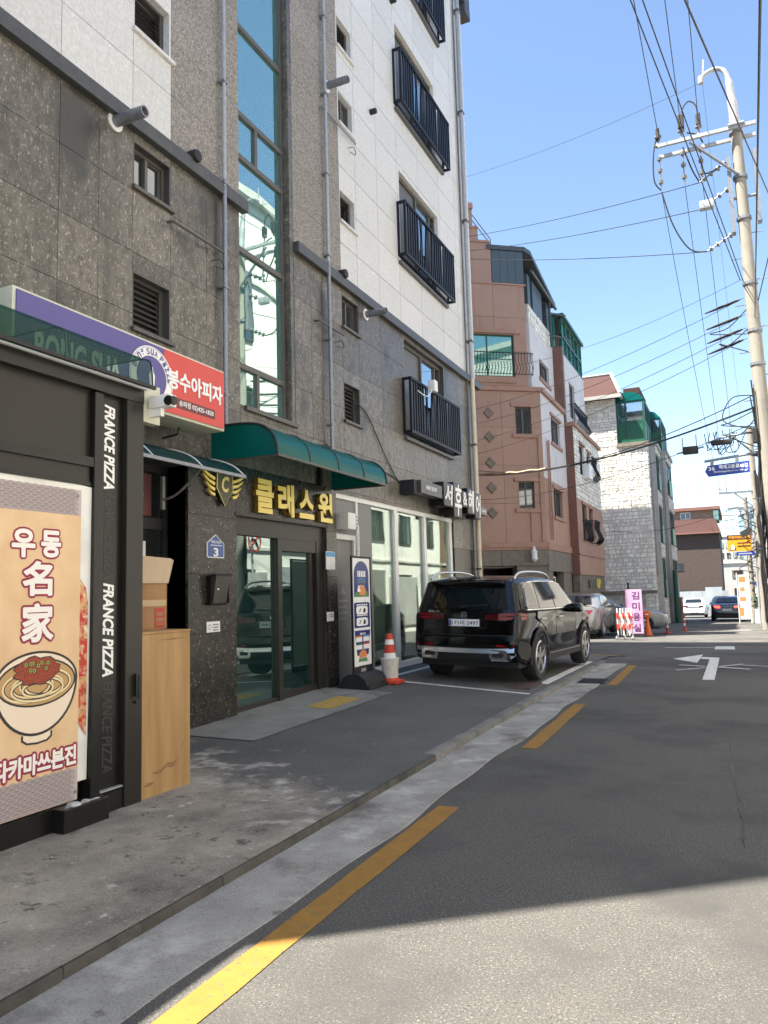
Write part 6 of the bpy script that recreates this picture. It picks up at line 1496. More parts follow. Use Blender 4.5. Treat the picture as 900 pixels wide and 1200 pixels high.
# hipped tile roof with pale eaves
b = MB(); b.v = [(-9.8, 43.1, 12.1), (-5.15, 43.1, 12.1), (-5.15, 50.5, 12.1), (-9.8, 50.5, 12.1), (-8.8, 45.0, 13.75), (-5.75, 45.0, 13.75), (-5.75, 49, 13.75), (-8.8, 49, 13.75)]
b.f = [(0, 1, 5, 4), (1, 2, 6, 5), (2, 3, 7, 6), (3, 0, 4, 7), (4, 5, 6, 7), (3, 2, 1, 0)]; b.build('roof', M['roof_tile'], st)
b = MB(); b.box(-9.9, -5.05, 43.0, 43.12, 11.92, 12.12); b.box(-5.16, -5.04, 43.1, 50.5, 11.92, 12.12); b.tube([(-5.1, 43.05, 12.15), (-5.75, 45.0, 13.80)], .09, 6); b.tube([(-9.0, 45.0, 13.80), (-5.75, 45.0, 13.80)], .09, 6); b.build('eaves', M['apart_white'], st)
b = MB(); b.box(-5.2, -4.3, 45.5, 49, 12.2, 12.95); b.build('roof_hut', M['roof_tile'], st)
b = MB(); b.tube([(-3.78, 44.1, 2.2), (-3.78, 44.1, 9.0)], .05, 6); b.tube([(-3.4, 47.1, -.5), (-3.4, 47.1, 9.0)], .07, 6); b.build('down_pipe', M['apart_white'], st)
b = MB(); b.tube([(-3.15, 46.95, -.8), (-3.15, 46.95, 2.4)], .14, 10); tag(b.build('green_post', M['green_frame'], smooth=50), 'thick dark green post at the corner of the pale stone house', 'post')
lw = thing('low_stone_wall', 'low grey stone wall behind the parked silver cars', 'wall', (-7, 42.6, -.5))
fr = frame((0, 42.4, 0), (1, 0, 0), (0, 0, 1)); q = stones('s', None, fr, -10.5, -4.3, -.7, 1.15, [], seed=61, row=.22); o = q.build('stone_facing', M['stone_grey'], lw, fr); o['kind'] = 'stuff'
b = MB(); b.box(-10.5, -4.3, 1.15, 1.27, -.25, .06); b.build('coping', M['base_stone'], lw, fr); b = MB(); b.box(-10.5, -4.3, -.8, 1.15, -.22, -.03); b.build('wall', M['mortar'], lw, fr)
b = MB()
for x in (-8.2, -5.2): b.tube([(x, 42.35, 1.2), (x, 42.35, 1.75)], .05, 6)
b.build('wall_light', M['cable'], lw)
me = thing('meter_cupboard', 'row of brown meter boxes at the foot of the stone house', 'cupboard', (-2.9, 48.5, -.6))
for k in range(3): b = MB(); b.cbox(-3.2, -2.95, 47.4 + k * .62, 47.95 + k * .62, .1, .85, .02); b.build('meter_box', M['stucco_brown'], me)
b = MB(); b.box(-3.19, -2.96, 47.4, 49.2, -.65, .09); b.build('plinth', M['base_stone'], me)

# ================================================================ BROWN BRICK HOUSE AT THE BEND
bh = thing('brick_house', 'dark brown brick house with a red roof skirt behind a white fence', 'building', (-3, 72, -1))
B0 = 68.5; G2 = frame((0, B0, 0), (1, 0, 0), (0, 0, 1))
b = MB(); b.box(-9, -1.0, -1.2, 5.9, -12, 0); b.build('wall', M['brick_brown'], bh, G2)
b = MB(); b.v = [(-9.2, 5.85, .40), (-.90, 5.85, .40), (-.90, 5.85, -12), (-9.2, 5.85, -12), (-9.2, 7.0, -.25), (-1.2, 7.0, -.25), (-1.2, 7.0, -12), (-9.2, 7.0, -12)]; b.f = [(0, 1, 5, 4), (1, 2, 6, 5), (4, 5, 6, 7), (3, 2, 1, 0)]; b.build('roof', M['roof_tile'], bh, G2)
b = MB(); b.box(-9.25, -.86, 5.74, 5.86, -.2, .43); b.build('eaves', M['stucco_brown'], bh, G2)
b = MB(); b.box(-9, -1.35, 7.0, 7.72, -12, -.5); b.build('upper_wall', M['brick_orange'], bh, G2)
b = MB(); b.box(-9.2, -.8, 7.72, 7.98, -12.3, -.1); b.build('flat_roof', M['stucco_brown'], bh, G2)
b = MB(); b.box(-1.34, -.95, 6.9, 7.7, -5, -.7); b.build('stair_glazing', M['glass_green'], bh, G2)
for (a0, a1, z0, z1, m) in ((-3.9, -3.1, 7.04, 7.62, 'alu_white'), (-4.55, -3.9, 2.75, 3.4, 'alu_dark'), (-4.45, -3.6, .5, 1.15, 'alu_dark')):
    far_window(bh, G2, a0, a1, z0, z1, m, 'glass_sky' if m == 'alu_white' else 'glass_dark', 2, .04 if z0 < 5 else -.44)
fw_ = thing('white_fence', 'white metal sheet fence in front of the brown brick house', 'fence', (-3, 66.5, -1))
for k in range(8):
    b = MB(); b.box(-8.2 + k * .95, -8.2 + k * .95 + .93, 66.4, 66.46, -1.0, 1.05); b.build('fence_panel', M['fence_white'], fw_)
b = MB(); b.box(-8.2, -.6, 66.47, 66.52, .7, .78); b.box(-8.2, -.6, 66.47, 66.52, -.6, -.52); b.build('rail', M['galv'], fw_)
fb = thing('site_board', 'pale grey board standing at the end of the white fence', 'board', (-1.6, 65.8, -1)); b = MB(); b.box(-2.25, -1.05, 65.7, 65.78, -.2, 1.35); b.build('board', M['fence_white'], fb); b = MB(); b.box(-2.2, -2.12, 65.78, 65.84, -.95, 1.3); b.box(-1.2, -1.12, 65.78, 65.84, -.95, 1.3); b.build('leg', M['galv'], fb)
an = thing('roof_antenna', 'thin television antenna on the roof of the brick house', 'antenna', (-1.9, 69.5, 7.95))
b = MB(); b.tube([(-2.05, 69.6, 7.95), (-2.05, 69.6, 10.75)], .03, 5); b.build('mast', M['galv'], an)
b = MB(); b.tube([(-2.5, 69.6, 10.5), (-1.6, 69.6, 10.7)], .025, 4); b.tube([(-2.35, 69.2, 10.45), (-2.35, 70, 10.45)], .02, 4); b.tube([(-1.75, 69.2, 10.55), (-1.75, 70, 10.55)], .02, 4); b.tube([(-2.75, 69.6, 9.75), (-1.4, 69.6, 9.55)], .02, 4); b.tube([(-2.05, 69.6, 9.0), (-1.7, 69.6, 9.1)], .02, 4); b.build('element', M['galv'], an)
b = MB(); b.tube([(-3.05, 69.6, 7.95), (-3.05, 69.6, 8.95)], .02, 5); b.tube([(-3.15, 69.6, 8.9), (-2.95, 69.6, 8.95)], .02, 5); tag(b.build('roof_antenna', M['galv']), 'short bare antenna rod left of the taller antenna on the brick house', 'antenna')

# ================================================================ FAR END OF THE STREET
def block(name, label, x0, x1, y, z1, m, wins, zb=-1.3, dep=10, gm='glass_dark', fm='alu_dark', trim=True):
    t = thing(name, label, 'building', ((x0 + x1) / 2, y, zb)); g = frame((0, y, 0), (1, 0, 0), (0, 0, 1))
    b = MB(); b.box(x0, x1, zb, z1, -dep, 0); b.build('wall', M[m], t, g)
    for (a0, a1, w0, w1) in wins: far_window(t, g, a0, a1, w0, w1, fm, gm, 2, .06)
    if trim: b = MB(); b.box(x0 - .1, x1 + .1, z1, z1 + .25, -dep, .15); b.build('parapet', M['apart_cream'], t, g)
    return t
block('apartment_block', 'white three-storey apartment block at the far end of the street', -1.6, 1.75, 96, 3.9, 'apart_white', [(-.35, .75, 2.2, 3.1), (-.25, .85, .2, 1.1), (-.1, .95, -.95, -.2)])
t = block('apartment_block', 'stepped cream house with grey balconies right of the white block', 1.8, 4.2, 93, 2.6, 'apart_cream', [(2.1, 2.9, 1.0, 1.9), (2.1, 2.9, -.6, .3)])
block('apartment_block', 'taller pale block behind the orange sign', -2.6, 1.2, 125, 8.6, 'apart_white', [(-1.9 + .9 * i, -1.4 + .9 * i, 2.4 + 1.5 * j, 3.2 + 1.5 * j) for i in range(4) for j in range(4)], gm='glass_sky')
block('apartment_block', 'pale house partly hidden behind the far utility poles', 2.2, 9, 112, 8.2, 'apart_white', [(2.8 + 1.3 * i, 3.5 + 1.3 * i, .4 + 2.0 * j, 1.5 + 2.0 * j) for i in range(4) for j in range(4)], gm='glass_sky')
block('office_tower', 'distant white slab tower beside the blue glass tower', -7.5, 2.1, 300, 26.3, 'tower_white', [(-6.6 + 2.1 * i, -5.2 + 2.1 * i, 2 + 2.7 * j, 3.3 + 2.7 * j) for i in range(4) for j in range(9)], gm='glass_sky', fm='alu_white')
block('office_tower', 'distant blue glass tower above the rooftops', -2.9, 9.2, 320, 27.5, 'tower_blue', [(-2 + 2.2 * i, -.2 + 2.2 * i, 4 + 2.8 * j, 6.4 + 2.8 * j) for i in range(5) for j in range(8)], gm='glass_sky', fm='tower_blue')
b = MB(); b.box(2.8, 9.2, 318, 330, 27.9, 29.4); b.box(-2.0, 1.2, 321, 330, 27.9, 30.6); tag(b.build('plant_room', M['tower_blue']), 'blue plant rooms on the roof of the distant glass tower', 'plant room')

# ================================================================ HOUSES ACROSS THE STREET (beside and behind the camera; they fill the reflections)
for nm, lab, y0, y1, x0, h, m in (('opposite_house', 'cream house across the street, seen only mirrored in the glass doors', -9, 8.8, 2.5, 10.5, 'opposite_cream'), ('opposite_house', 'taller white house across the street, seen only mirrored in the stairwell glass', 9.6, 24.5, 2.6, 14.5, 'opposite_white'), ('opposite_house', 'low white house across the street beyond the crossing, mirrored in the shop window', 28, 39.6, 3.6, 9, 'opposite_white'), ('opposite_house', 'low tan house across the street past the white one, mirrored in the car paint', 40.2, 52, 3.7, 8, 'apart_tan')):
    t = thing(nm, lab, 'building', (x0 + 4, (y0 + y1) / 2, 0)); g = Matrix(((0, 0, -1, x0), (-1, 0, 0, 0), (0, 1, 0, 0), (0, 0, 0, 1)))
    b = MB(); b.box(-y1, -y0, -.5, h, -9, 0); b.build('wall', M[m], t, g)
    n = int((y1 - y0) / 3.2)
    for i in range(n):
        for j in range(int((h - 1) / 2.9)):
            a = -y1 + 1.0 + i * 3.2; z = 1.0 + j * 2.9; far_window(t, g, a, a + 1.5, z, z + 1.4, 'alu_dark', 'glass_dark', 2, .05)
    b = MB(); a = -y1 + .4; k = 0
    while a < -y0 - 2.5:
        w_ = (2.6, 3.4, 2.2)[k % 3]; sh = MB(); sh.box(a, a + w_, 0, (2.5, 2.3, 2.6)[k % 3], .0, .07); sh.build('shop_shutter', M[('fence_white', 'apart_white', 'alu_grey', 'opposite_cream')[k % 4]], t, g); a += w_ + .5; k += 1
    b.box(-y1, -y0, h, h + .3, -9, .2)
    for j in range(1, int(h / 2.9)): b.box(-y1, -y0, j * 2.9 + .1, j * 2.9 + .2, 0, .06)
    b.build('cornice', M['plaster'], t, g)

ss = thing('side_street_house', 'tall cream house up the side street, hidden behind the granite building and shading the crossing', 'building', (-15, 25, 0))
b = MB(); b.box(-22, -9.7, 22.5, 24.6, -.3, 21.5); b.box(-22, -12.0, 24.6, 29.2, -.3, 27.5); b.build('wall', M['apart_cream'], ss); b = MB(); b.box(-22.1, -9.6, 22.4, 24.59, 21.5, 21.9); b.build('parapet', M['plaster'], ss)  # hidden blocks, raised until their shade covers the crossing

b = MB(); b.box(1.32, 2.62, -12, 17.2, -.1, .09); struct(b.build('bounce_pavement', mat('bounce_paving', (.50, .48, .44), .9, (.42, .40, .37), 2, 7)))  # unseen pale paving, added to bounce sunlight into the shaded street
# ================================================================ UTILITY POLES AND WIRES
up_ = thing('utility_pole', 'tall leaning concrete utility pole carrying the steel crossarm at right', 'utility pole', (.775, 17, 0))
b = MB(); PB, PT = Vector((.775, 17, 0)), Vector((.645, 17, 11.05)); b.tube([PB + (PT - PB) * t for t in (-.03, .25, .5, .75, 1)], [.155, .14, .128, .116, .105], 16); b.build('shaft', M['concrete_pole'], up_, smooth=50)
def px(z): return PB.x + (PT.x - PB.x) * z / 11.05
b = MB(); b.tube(smoothpath([(.645, 17, 11.0), (.632, 17, 11.3), (.61, 17, 11.75), (.58, 17, 12.15), (.50, 17, 12.38), (.36, 17, 12.46), (.20, 17, 12.44), (.08, 17, 12.36), (.05, 17, 12.26)], 5), [.105] * 5 + [.095] * 5 + [.075] * 5 + [.055] * 6 + [.045] * 20, 12); b.build('top_arm', M['galv'], up_, smooth=60)
b = MB(); b.lathe([(.055, -.10), (.055, .04), (.04, .06), (0, .07)], (.05, 17, 12.33), 'z', 10); b.tube([(.10, 17, 12.42), (.13, 17, 12.75)], .02, 5); b.build('lamp_head', M['galv'], up_, smooth=50)
for yy, zz in ((16.82, 10.96), (17.18, 10.90)):
    b = MB(); b.box(-.90, 1.02, yy - .035, yy + .035, zz - .035, zz + .035); b.build('crossarm', M['galv'], up_)
b = MB(); b.tube([(-.25, 16.80, 10.86), (.62, 16.85, 9.95)], .03, 6); b.tube([(.50, 16.8, 11.0), (.80, 16.8, 11.0)], .05, 6)
for z in (10.9, 9.9, 9.0, 7.6, 6.6, 5.9): b.lathe([(.145, 0), (.145, .06)], (px(z), 17, z), 'z', 14)
b.build('clamp_band', M['steel'], up_)
b = MB(); b.box(.42, .50, 16.9, 17.1, 8.75, 10.4); b.box(.92, 1.0, 16.9, 17.1, 8.9, 10.45); b.tube([(.45, 17, 9.5), (.95, 17, 9.5)], .03, 6); b.build('bracket', M['steel'], up_)
b = MB()
for k in range(14):
    z = 2.2 + k * .5; s = 1 if k % 2 else -1; b.tube([(px(z) + s * .12, 17, z), (px(z) + s * .32, 17, z)], .011, 5)
b.build('step_bolt', M['steel'], up_)
def insul(p, q, r=.05, n=3, parent=up_):
    p, q = Vector(p), Vector(q); b = MB(); d = q - p; pts = []; rs = []
    for k in range(n):
        t0 = (k + .15) / n; 
        for dt, rr_ in ((0, .25), (.08, 1), (.3, .9), (.36, .3), (.8, .25)): pts.append(p + d * min(1, t0 + dt / n)); rs.append(r * rr_)
    b.tube(pts, rs, 8); return b.build('insulator', M['ceramic'], parent, smooth=40)
for (x, z) in ((-.885, 11.0), (-.41, 11.0), (-.06, 11.0)): insul((x, 17, z), (x + .0, 17, z + .42), .075, 2); insul((x, 17.0, z - .15), (x, 17, z - .95), .055, 3)
DE = [((.43, 17, 10.35), (-.12, 17.05, 10.05)), ((.43, 17, 9.75), (-.15, 17.05, 9.45)), ((.43, 17, 8.75), (-.08, 17.05, 8.50))]
for p, q in DE: insul(p, q, .065, 4)
b = MB(); b.cbox(-.16, .13, 16.95, 17.12, 9.42, 9.60, .03); b.build('switch_box', M['galv'], up_, smooth=40)
def lines(name, mname, paths, r, parent, n=6):
    b = MB()
    for P in paths: b.tube(smoothpath(P, n), r, 5)
    return b.build(name, M[mname], parent)
lines('jumper_cable', 'cable', [[(-.41, 17, 11.4), (-.36, 17, 11.75), (-.22, 17, 11.9), (-.08, 17, 11.75), (-.06, 17, 11.4)], [(-.885, 17, 11.4), (-1.0, 17, 10.9), (-1.02, 17, 10.3), (-.9, 17, 10.05)], [(-.885, 17, 10.0), (-.7, 17, 9.2), (-.4, 17, 8.6), (-.05, 17.05, 8.5)],
      [(-.3, 17, 11.2), (-.1, 17, 11.1), (0, 17, 10.9)], [(-.4, 17, 10.9), (-.25, 17, 10.35), (-.12, 17.05, 10.05)], [(-.06, 17, 10.6), (0, 17, 10.2), (.3, 17, 10.3)]], .016, up_)
b = MB(); b.cbox(-.47, -.34, 16.9, 17.1, 11.3, 11.62, .02); b.cbox(-.11, -.01, 16.92, 17.08, 11.28, 11.55, .02); b.cbox(-.93, -.85, 16.92, 17.08, 11.2, 11.45, .02); b.build('arrester', M['cable'], up_)
rg = random.Random(12); pts = []
for k in range(6):        # cable bundle strapped down the pole
    P = []; z = 5.6 - k * .18
    while z > .6: P.append((px(z) - .12 - rg.uniform(0, .08), 17 - rg.uniform(.02, .12), z)); z -= rg.uniform(.5, .9)
    pts.append(P)
lines('cable_bundle', 'cable', pts[:4], .015, up_, 4)
b = MB(); b.cbox(.50, .59, 16.85, 16.97, 4.30, 4.62, .02); b.build('cable_box', M['cable'], up_)
lines('cable_loop', 'cable', [[(px(z) - .12, 17, z), (px(z) - .12 - rg.uniform(.2, .5), 17 + rg.uniform(-.1, .1), z - rg.uniform(0, .35)), (px(z) - .1 - rg.uniform(.3, .75), 17, z - rg.uniform(.1, .5)), (px(z) - .15, 17, z - rg.uniform(.3, .8))] for z in (7.1, 6.7, 5.3, 5.0, 4.85)], .012, up_)
lines('cable_loop', 'cable', [[(x0, 17.2, 4.64 + .1 * (x0 + .5)), (x0 + rg.uniform(-.1, .1), 17.2, 4.40 - rg.uniform(0, .25)), (x0 + rg.uniform(.05, .3), 17.2, 4.36 - rg.uniform(0, .2)), (x0 + rg.uniform(.2, .5), 17.2, 4.62)] for x0 in [rg.uniform(-.5, .35) for _ in range(7)]], .009, up_)
b = MB(); b.tube(smoothpath([(.66, 17.05, 4.3), (.55, 17.05, 4.52), (.35, 17.05, 4.55), (-.1, 17.05, 4.50), (-.32, 17.05, 4.42)], 5), .022, 6); b.tube([(.15, 17.05, 4.5), (.62, 17.05, 4.0)], .018, 5); b.build('bracket_arm', M['steel'], up_, smooth=50)
b = MB(); b.cbox(-.28, .12, 16.98, 17.12, 4.36, 4.46, .03); b.build('splice_case', M['cable'], up_, smooth=40)
# road sign on its arm
sg = thing('street_name_sign', 'blue arrow-shaped street name sign hanging from a grey pole arm', 'sign', (0, 17.1, 3.9))
b = MB(); b.tube([(.70, 17.1, 4.13), (.45, 17.1, 4.13)], [.10, .05], 8); b.tube([(.45, 17.1, 4.13), (-.43, 17.1, 4.05)], .028, 8); b.box(-.32, -.26, 17.08, 17.12, 3.96, 4.08); b.box(.16, .22, 17.08, 17.12, 3.99, 4.12); b.build('arm', M['steel'], sg, smooth=50)
SG = frame((0, 17.05, 0), (1, 0, .0), (0, 0, 1))
b = MB(); b.prism([(-.43, 3.83), (-.37, 3.72), (.405, 3.755), (.405, 3.985), (-.37, 3.95)], -.03, 0); b.build('plate', M['road_blue'], sg, SG)
b = MB(); b.glyph(('백제고분로48길', .02, 0), -.16, .38, 3.855, 3.945, .001, .002); b.glyph(('Baekjegobun-ro 48-gil', 0, 0), -.26, .37, 3.785, 3.83, .001, .002); b.glyph(('36', .01, 0), -.36, -.24, 3.845, 3.92, .001, .002); b.build('lettering', M['letter_white'], sg, SG)
# second pole down the street
p2 = thing('utility_pole', 'second utility pole further down the street, behind the blue sign', 'utility pole', (.95, 34, -.3))
b = MB(); b.tube([(.98, 34, -.4), (.90, 34, 7.8)], [.16, .11], 12); b.build('shaft', M['concrete_pole'], p2, smooth=50)
b = MB(); b.box(-.40, 1.1, 33.9, 33.98, 5.16, 5.24); b.tube([(.15, 33.94, 5.2), (.88, 33.94, 4.55)], .025, 5); b.box(.25, .95, 33.88, 33.96, 4.46, 4.52); b.build('crossarm', M['steel'], p2)
for x in (-.35, -.1, .35, .55, .75): insul((x, 33.94, 5.2 if x < .3 else 4.46), (x, 33.94, 5.45 if x < .3 else 4.2), .05, 2, p2)
lines('cable_loop', 'cable', [[(.8, 34, z), (.55 + rg.uniform(-.3, .2), 33.9, z - rg.uniform(.1, .3)), (.7 + rg.uniform(-.2, .3), 33.9, z - .5), (.95, 34, z - rg.uniform(.3, .7))] for z in (4.4, 4.2, 4.0, 3.6, 3.3, 3.0, 2.6)], .018, p2)
b = MB(); b.v = [(.25, 33.6, 3.55), (.65, 33.5, 3.75), (.72, 33.8, 3.55), (.35, 33.9, 3.35)]; b.f = [(0, 1, 2, 3)]; b.build('lamp_shade', M['ceramic'], p2)
lines('cable_bundle', 'cable', [[(1.05 + rg.uniform(-.12, .12), 33.8, 6 - k) for k in range(7)] for _ in range(5)], .035, p2)
for nm, x, y, z1, lab in (('utility_pole', .75, 46, 6.2, 'third utility pole, mottled and thin, behind the orange sign'), ('utility_pole', 1.5, 58, 7.2, 'farthest pale utility pole near the planter')):
    t = thing(nm, lab, 'utility pole', (x, y, -.7)); b = MB(); b.tube([(x, y, -.8), (x, y, z1)], [.17, .11], 10); b.build('shaft', M['concrete_pole'], t, smooth=50)
    b = MB(); b.box(x - .9, x + .6, y - .05, y + .05, z1 - .6, z1 - .5); b.build('crossarm', M['steel'], t)
    lines('cable_loop', 'cable', [[(x - .1, y - .15, z), (x - rg.uniform(.2, .7), y - .15, z - .3), (x + rg.uniform(0, .5), y - .15, z - .5), (x, y - .15, z - .8)] for z in (5, 4.4, 3.8, 3.2, 2.6, 2.0)], .02, t)
# wires: each one a thing
def wire(label, p, q, sag, r, m='cable', group=None, name='overhead_wire'):
    p, q = Vector(p), Vector(q); P = []
    for k in range(19): t = k / 18; v = p + (q - p) * t; v.z -= sag * 4 * t * (1 - t); P.append(v)
    b = MB(); b.tube(P, r * .70, 5); o = b.build(name, M[m]); return tag(o, label, 'wire', group)
for i, (x, nm) in enumerate(((-.885, 'left'), (-.41, 'middle'), (-.06, 'right'))):
    wire('%s of the three high wires running over the camera to the crossarm' % nm, (x - .05, -22, 12.3), (x, 17, 11.4), .55, .012, group='high wires over the street')
    wire('%s of the three thin wires sloping down from the crossarm along the street' % nm, (x, 17, 10.0), ((-.35, -.1, .35)[i], 33.94, 5.4), .45, .010, group='wires down the street')
wire('faint thin wire from the pole top down along the street', (.08, 17, 12.2), (.75, 33.94, 4.5), .3, .005)
for i, (p, e) in enumerate(zip([d[1] for d in DE], ((-8.674, 28.4, 15.73), (-8.70, 28.4, 15.13), (-8.714, 28.4, 14.78)))):
    o = Vector((0, 0, 1.5)); E_ = o + (Vector(e) - o) * .88; d = E_ - Vector(p)
    wire('%s of three wires reaching from the pole to the left past the stepped parapet' % ('topmost', 'middle', 'lowest')[i], p, Vector(p) + d * 1.12, .12, .013, group='wires crossing to the left')
for i, (z, e) in enumerate(((7.35, (-2.78, 8.20)), (7.0, (-2.80, 7.64)), (6.72, (-2.83, 6.99)), (6.5, (-2.85, 6.48)))):
    E_ = K @ Vector((e[0] - .3, e[1], .1)); wire('%s of four service wires from the pole to the pink stucco wall' % ('top', 'second', 'third', 'lowest')[i], (px(z) - .15, 17, z), E_, .30, .009, group='service wires to the stucco building')
    q = MB(); a = Vector((px(z) - .15, 17, z)); d = (E_ - a).normalized(); q.tube([a + d * .1, a + d * .18, a + d * .75, a + d * 1.1], [.012, .028, .03, .014], 6); tag(q.build('wire_clamp', M['cable']), '%s of the dark clamps where service wires meet the pole' % ('top', 'second', 'third', 'lowest')[i], 'clamp', 'clamps on the pole')
E_ = K @ Vector((-3.2, 9.75, .1)); wire('pale service wire running up past the iron guard of the big green window', (px(7.7) - .15, 17, 7.75), E_, .5, .007, 'cable')
E_ = K @ Vector((-3.0, 5.80, .1)); wire('thick black cable drooping from the pole to the pink building', (px(5.1) - .15, 17, 5.05), E_, .42, .032)
wire('second thick cable just above the drooping black one', (px(5.3) - .15, 17, 5.3), K @ Vector((-3.0, 6.0, .1)), .62, .016, 'cable')
a, e = Vector((px(5.1) - .15, 17, 5.05)), E_
P = [];
for k in range(13): t = .60 + .40 * k / 12; v = a + (e - a) * t; v.z -= .42 * 4 * t * (1 - t) - .045 + .02 * math.sin(k * 2.1); P.append(v)
q = MB(); q.tube(P, .040, 6); tag(q.build('cable_wrap', M['cable_tan']), 'tan spiral wrapping on the thick cable in front of the pink wall', 'cable')
spl = thing('splice_box', 'black splice box hanging under the thick cable', 'box', (-.67, 17.2, 4.35)); b = MB(); b.cbox(-.84, -.53, 17.12, 17.28, 4.25, 4.41, .03); b.build('case', M['cable'], spl, smooth=40); b = MB(); b.tube([(-.95, 17.2, 4.28), (-.42, 17.2, 4.38)], .02, 5); b.tube([(-.83, 17.2, 4.4), (-.83, 17.2, 4.62)], .01, 4); b.tube([(-.56, 17.2, 4.4), (-.56, 17.2, 4.66)], .01, 4); b.build('hanger', M['steel'], spl)
wire('lower telephone cable passing the splice box', (px(4.6) - .12, 17, 4.75), K @ Vector((-3.6, 4.9, .1)), .5, .012)
wire('first of two diagonal wires from the pole up over the street', (.50, 17, 7.75), (-1.95, 3.0, 10.6), .0, .013, group='diagonal wires')
wire('second of two diagonal wires from the pole up over the street', (.56, 17, 7.70), (-1.75, 3.0, 10.7), .0, .013, group='diagonal wires')
wire('thick diagonal wire crossing the top right corner of the sky', (1.65, 21, 10.5), (-.18, 7.0, 7.2), .0, .016)
wire('upright-looking wire right of the utility pole', (.72, 17, 6.9), (.33, 4.2, 4.6), .0, .012)
wire('short dark wire falling from the right edge to the pole', (px(7.2) + .1, 17, 7.2), (1.6, 14.5, 9.6), .0, .014)
wire('thin wire from the pole top leftwards behind the white apartment facade', (.06, 17, 12.25), (-7.1, 22.3, 14.62), .15, .007)
wire('pair of far cables beneath the blue street sign', (.9, 34, 4.9), (-6.0, 43.5, 4.6), .5, .016)
wire('far cable slanting to the roof of the brick house', (.9, 34, 4.5), (-2.0, 68, 7.3), .5, .02)
# ================================================================ STREET FURNITURE FAR OFF
os_ = thing('orange_sign', 'orange and black school zone sign on a pole down the street', 'sign', (.3, 42, 3.1)); G3 = frame((0, 42, 0), (1, 0, 0), (0, 0, 1))
b = MB(); b.box(-.27, .84, 3.14, 3.95, -.06, 0); b.build('board', M['sign_orange'], os_, G3)
b = MB(); b.box(-.27, .84, 3.72, 3.95, .001, .01); b.build('black_band', M['sign_black'], os_, G3)
b = MB(); b.glyph(('어린이보호구역', .03, 0), -.2, .78, 3.76, 3.91, .012, .004); b.build('lettering', M['sign_orange'], os_, G3)
b = MB(); b.box(.18, .76, 3.52, 3.57, .001, .01); b.box(.18, .78, 3.36, 3.42, .001, .01); b.prism([(-.2, 3.2), (.12, 3.2), (.08, 3.34), (-.02, 3.44), (-.12, 3.36)], .001, .01); b.build('print', M['sign_black'], os_, G3)
b = MB(); b.prism([(-.14, 3.22), (.05, 3.22), (.03, 3.4), (-.04, 3.5), (-.1, 3.4)], .011, .014); b.build('figure_print', M['letter_white'], os_, G3)
b = MB(); b.tube([(.95, 42.1, -.6), (.95, 42.1, 4.1)], .05, 8); b.box(.7, .95, 42.07, 42.13, 3.5, 3.58); b.build('pole', M['galv'], os_)
bp = thing('blue_plate', 'narrow blue street plate below the orange sign', 'sign', (.5, 42, 2.9)); b = MB(); b.box(.12, .92, 2.92, 3.10, -.03, .0); b.build('plate', M['road_blue'], bp, G3); b = MB(); b.box(.2, .8, 2.98, 3.04, .001, .006); b.build('print', M['fence_white'], bp, G3)
b2 = thing('blue_plate', 'small blue plate low on the far pole near the vertical banner', 'sign', (1.1, 44, 1.6)); b = MB(); b.box(.85, 1.35, 44, 44.03, 1.42, 1.62); b.build('plate', M['road_blue'], b2); b = MB(); b.tube([(1.38, 44, -.6), (1.38, 44, 1.7)], .04, 6); b.build('pole', M['galv'], b2)
vb = thing('vertical_banner', 'tall orange and white shop banner standing far down the street', 'banner', (.3, 44, -.6)); G4 = frame((0, 44, 0), (1, .15, 0), (0, 0, 1))
b = MB(); b.box(.05, .55, -.3, 2.0, -.03, 0); b.build('cloth', M['white_paint'], vb, G4)
b = MB(); b.box(.12, .42, 1.62, 1.9, .001, .006); b.box(.16, .36, 1.15, 1.35, .001, .006); b.box(.12, .4, .65, .85, .001, .006); b.box(.08, .26, -.1, .3, .001, .006); b.build('print', M['banner_orange'], vb, G4)
b = MB(); b.tube([(.03, 44, -.6), (.03, 44, 2.1)], .025, 6); b.tube([(.6, 44.1, -.6), (.6, 44.1, 2.1)], .025, 6); b.build('pole', M['alu_white'], vb)
pt = thing('planter', 'white planter box with a dark shrub and yellow flowers at the right edge', 'planter', (1.0, 44.5, -.6)); b = MB(); b.cbox(.72, 1.45, 44.2, 44.8, -.62, .22, .03); b.build('box', M['white_paint'], pt)
rg = random.Random(2); b = MB(); f = MB()
for k in range(420):
    p = Vector((rg.gauss(1.05, .27), rg.gauss(44.5, .2), .3 + abs(rg.gauss(.25, .25)))); d1 = Vector((rg.uniform(-1, 1), rg.uniform(-1, 1), rg.uniform(-.4, 1))).normalized() * .07; d2 = d1.cross(Vector((rg.uniform(-1, 1), rg.uniform(-1, 1), 1))).normalized() * .03
    b.quad(p - d1, p + d2, p + d1, p - d2)
for k in range(90):
    p = Vector((rg.gauss(1.42, .15), rg.gauss(44.4, .12), .45 + abs(rg.gauss(.15, .18)))); d1 = Vector((rg.uniform(-1, 1), rg.uniform(-1, 1), rg.uniform(-1, 1))).normalized() * .05; d2 = d1.cross(Vector((rg.uniform(-1, 1), 1, 1))).normalized() * .05
    f.quad(p - d1, p + d2, p + d1, p - d2)
o = b.build('leaves', M['leaf'], pt); o['kind'] = 'stuff'; o = f.build('flowers', M['flower'], pt); o['kind'] = 'stuff'
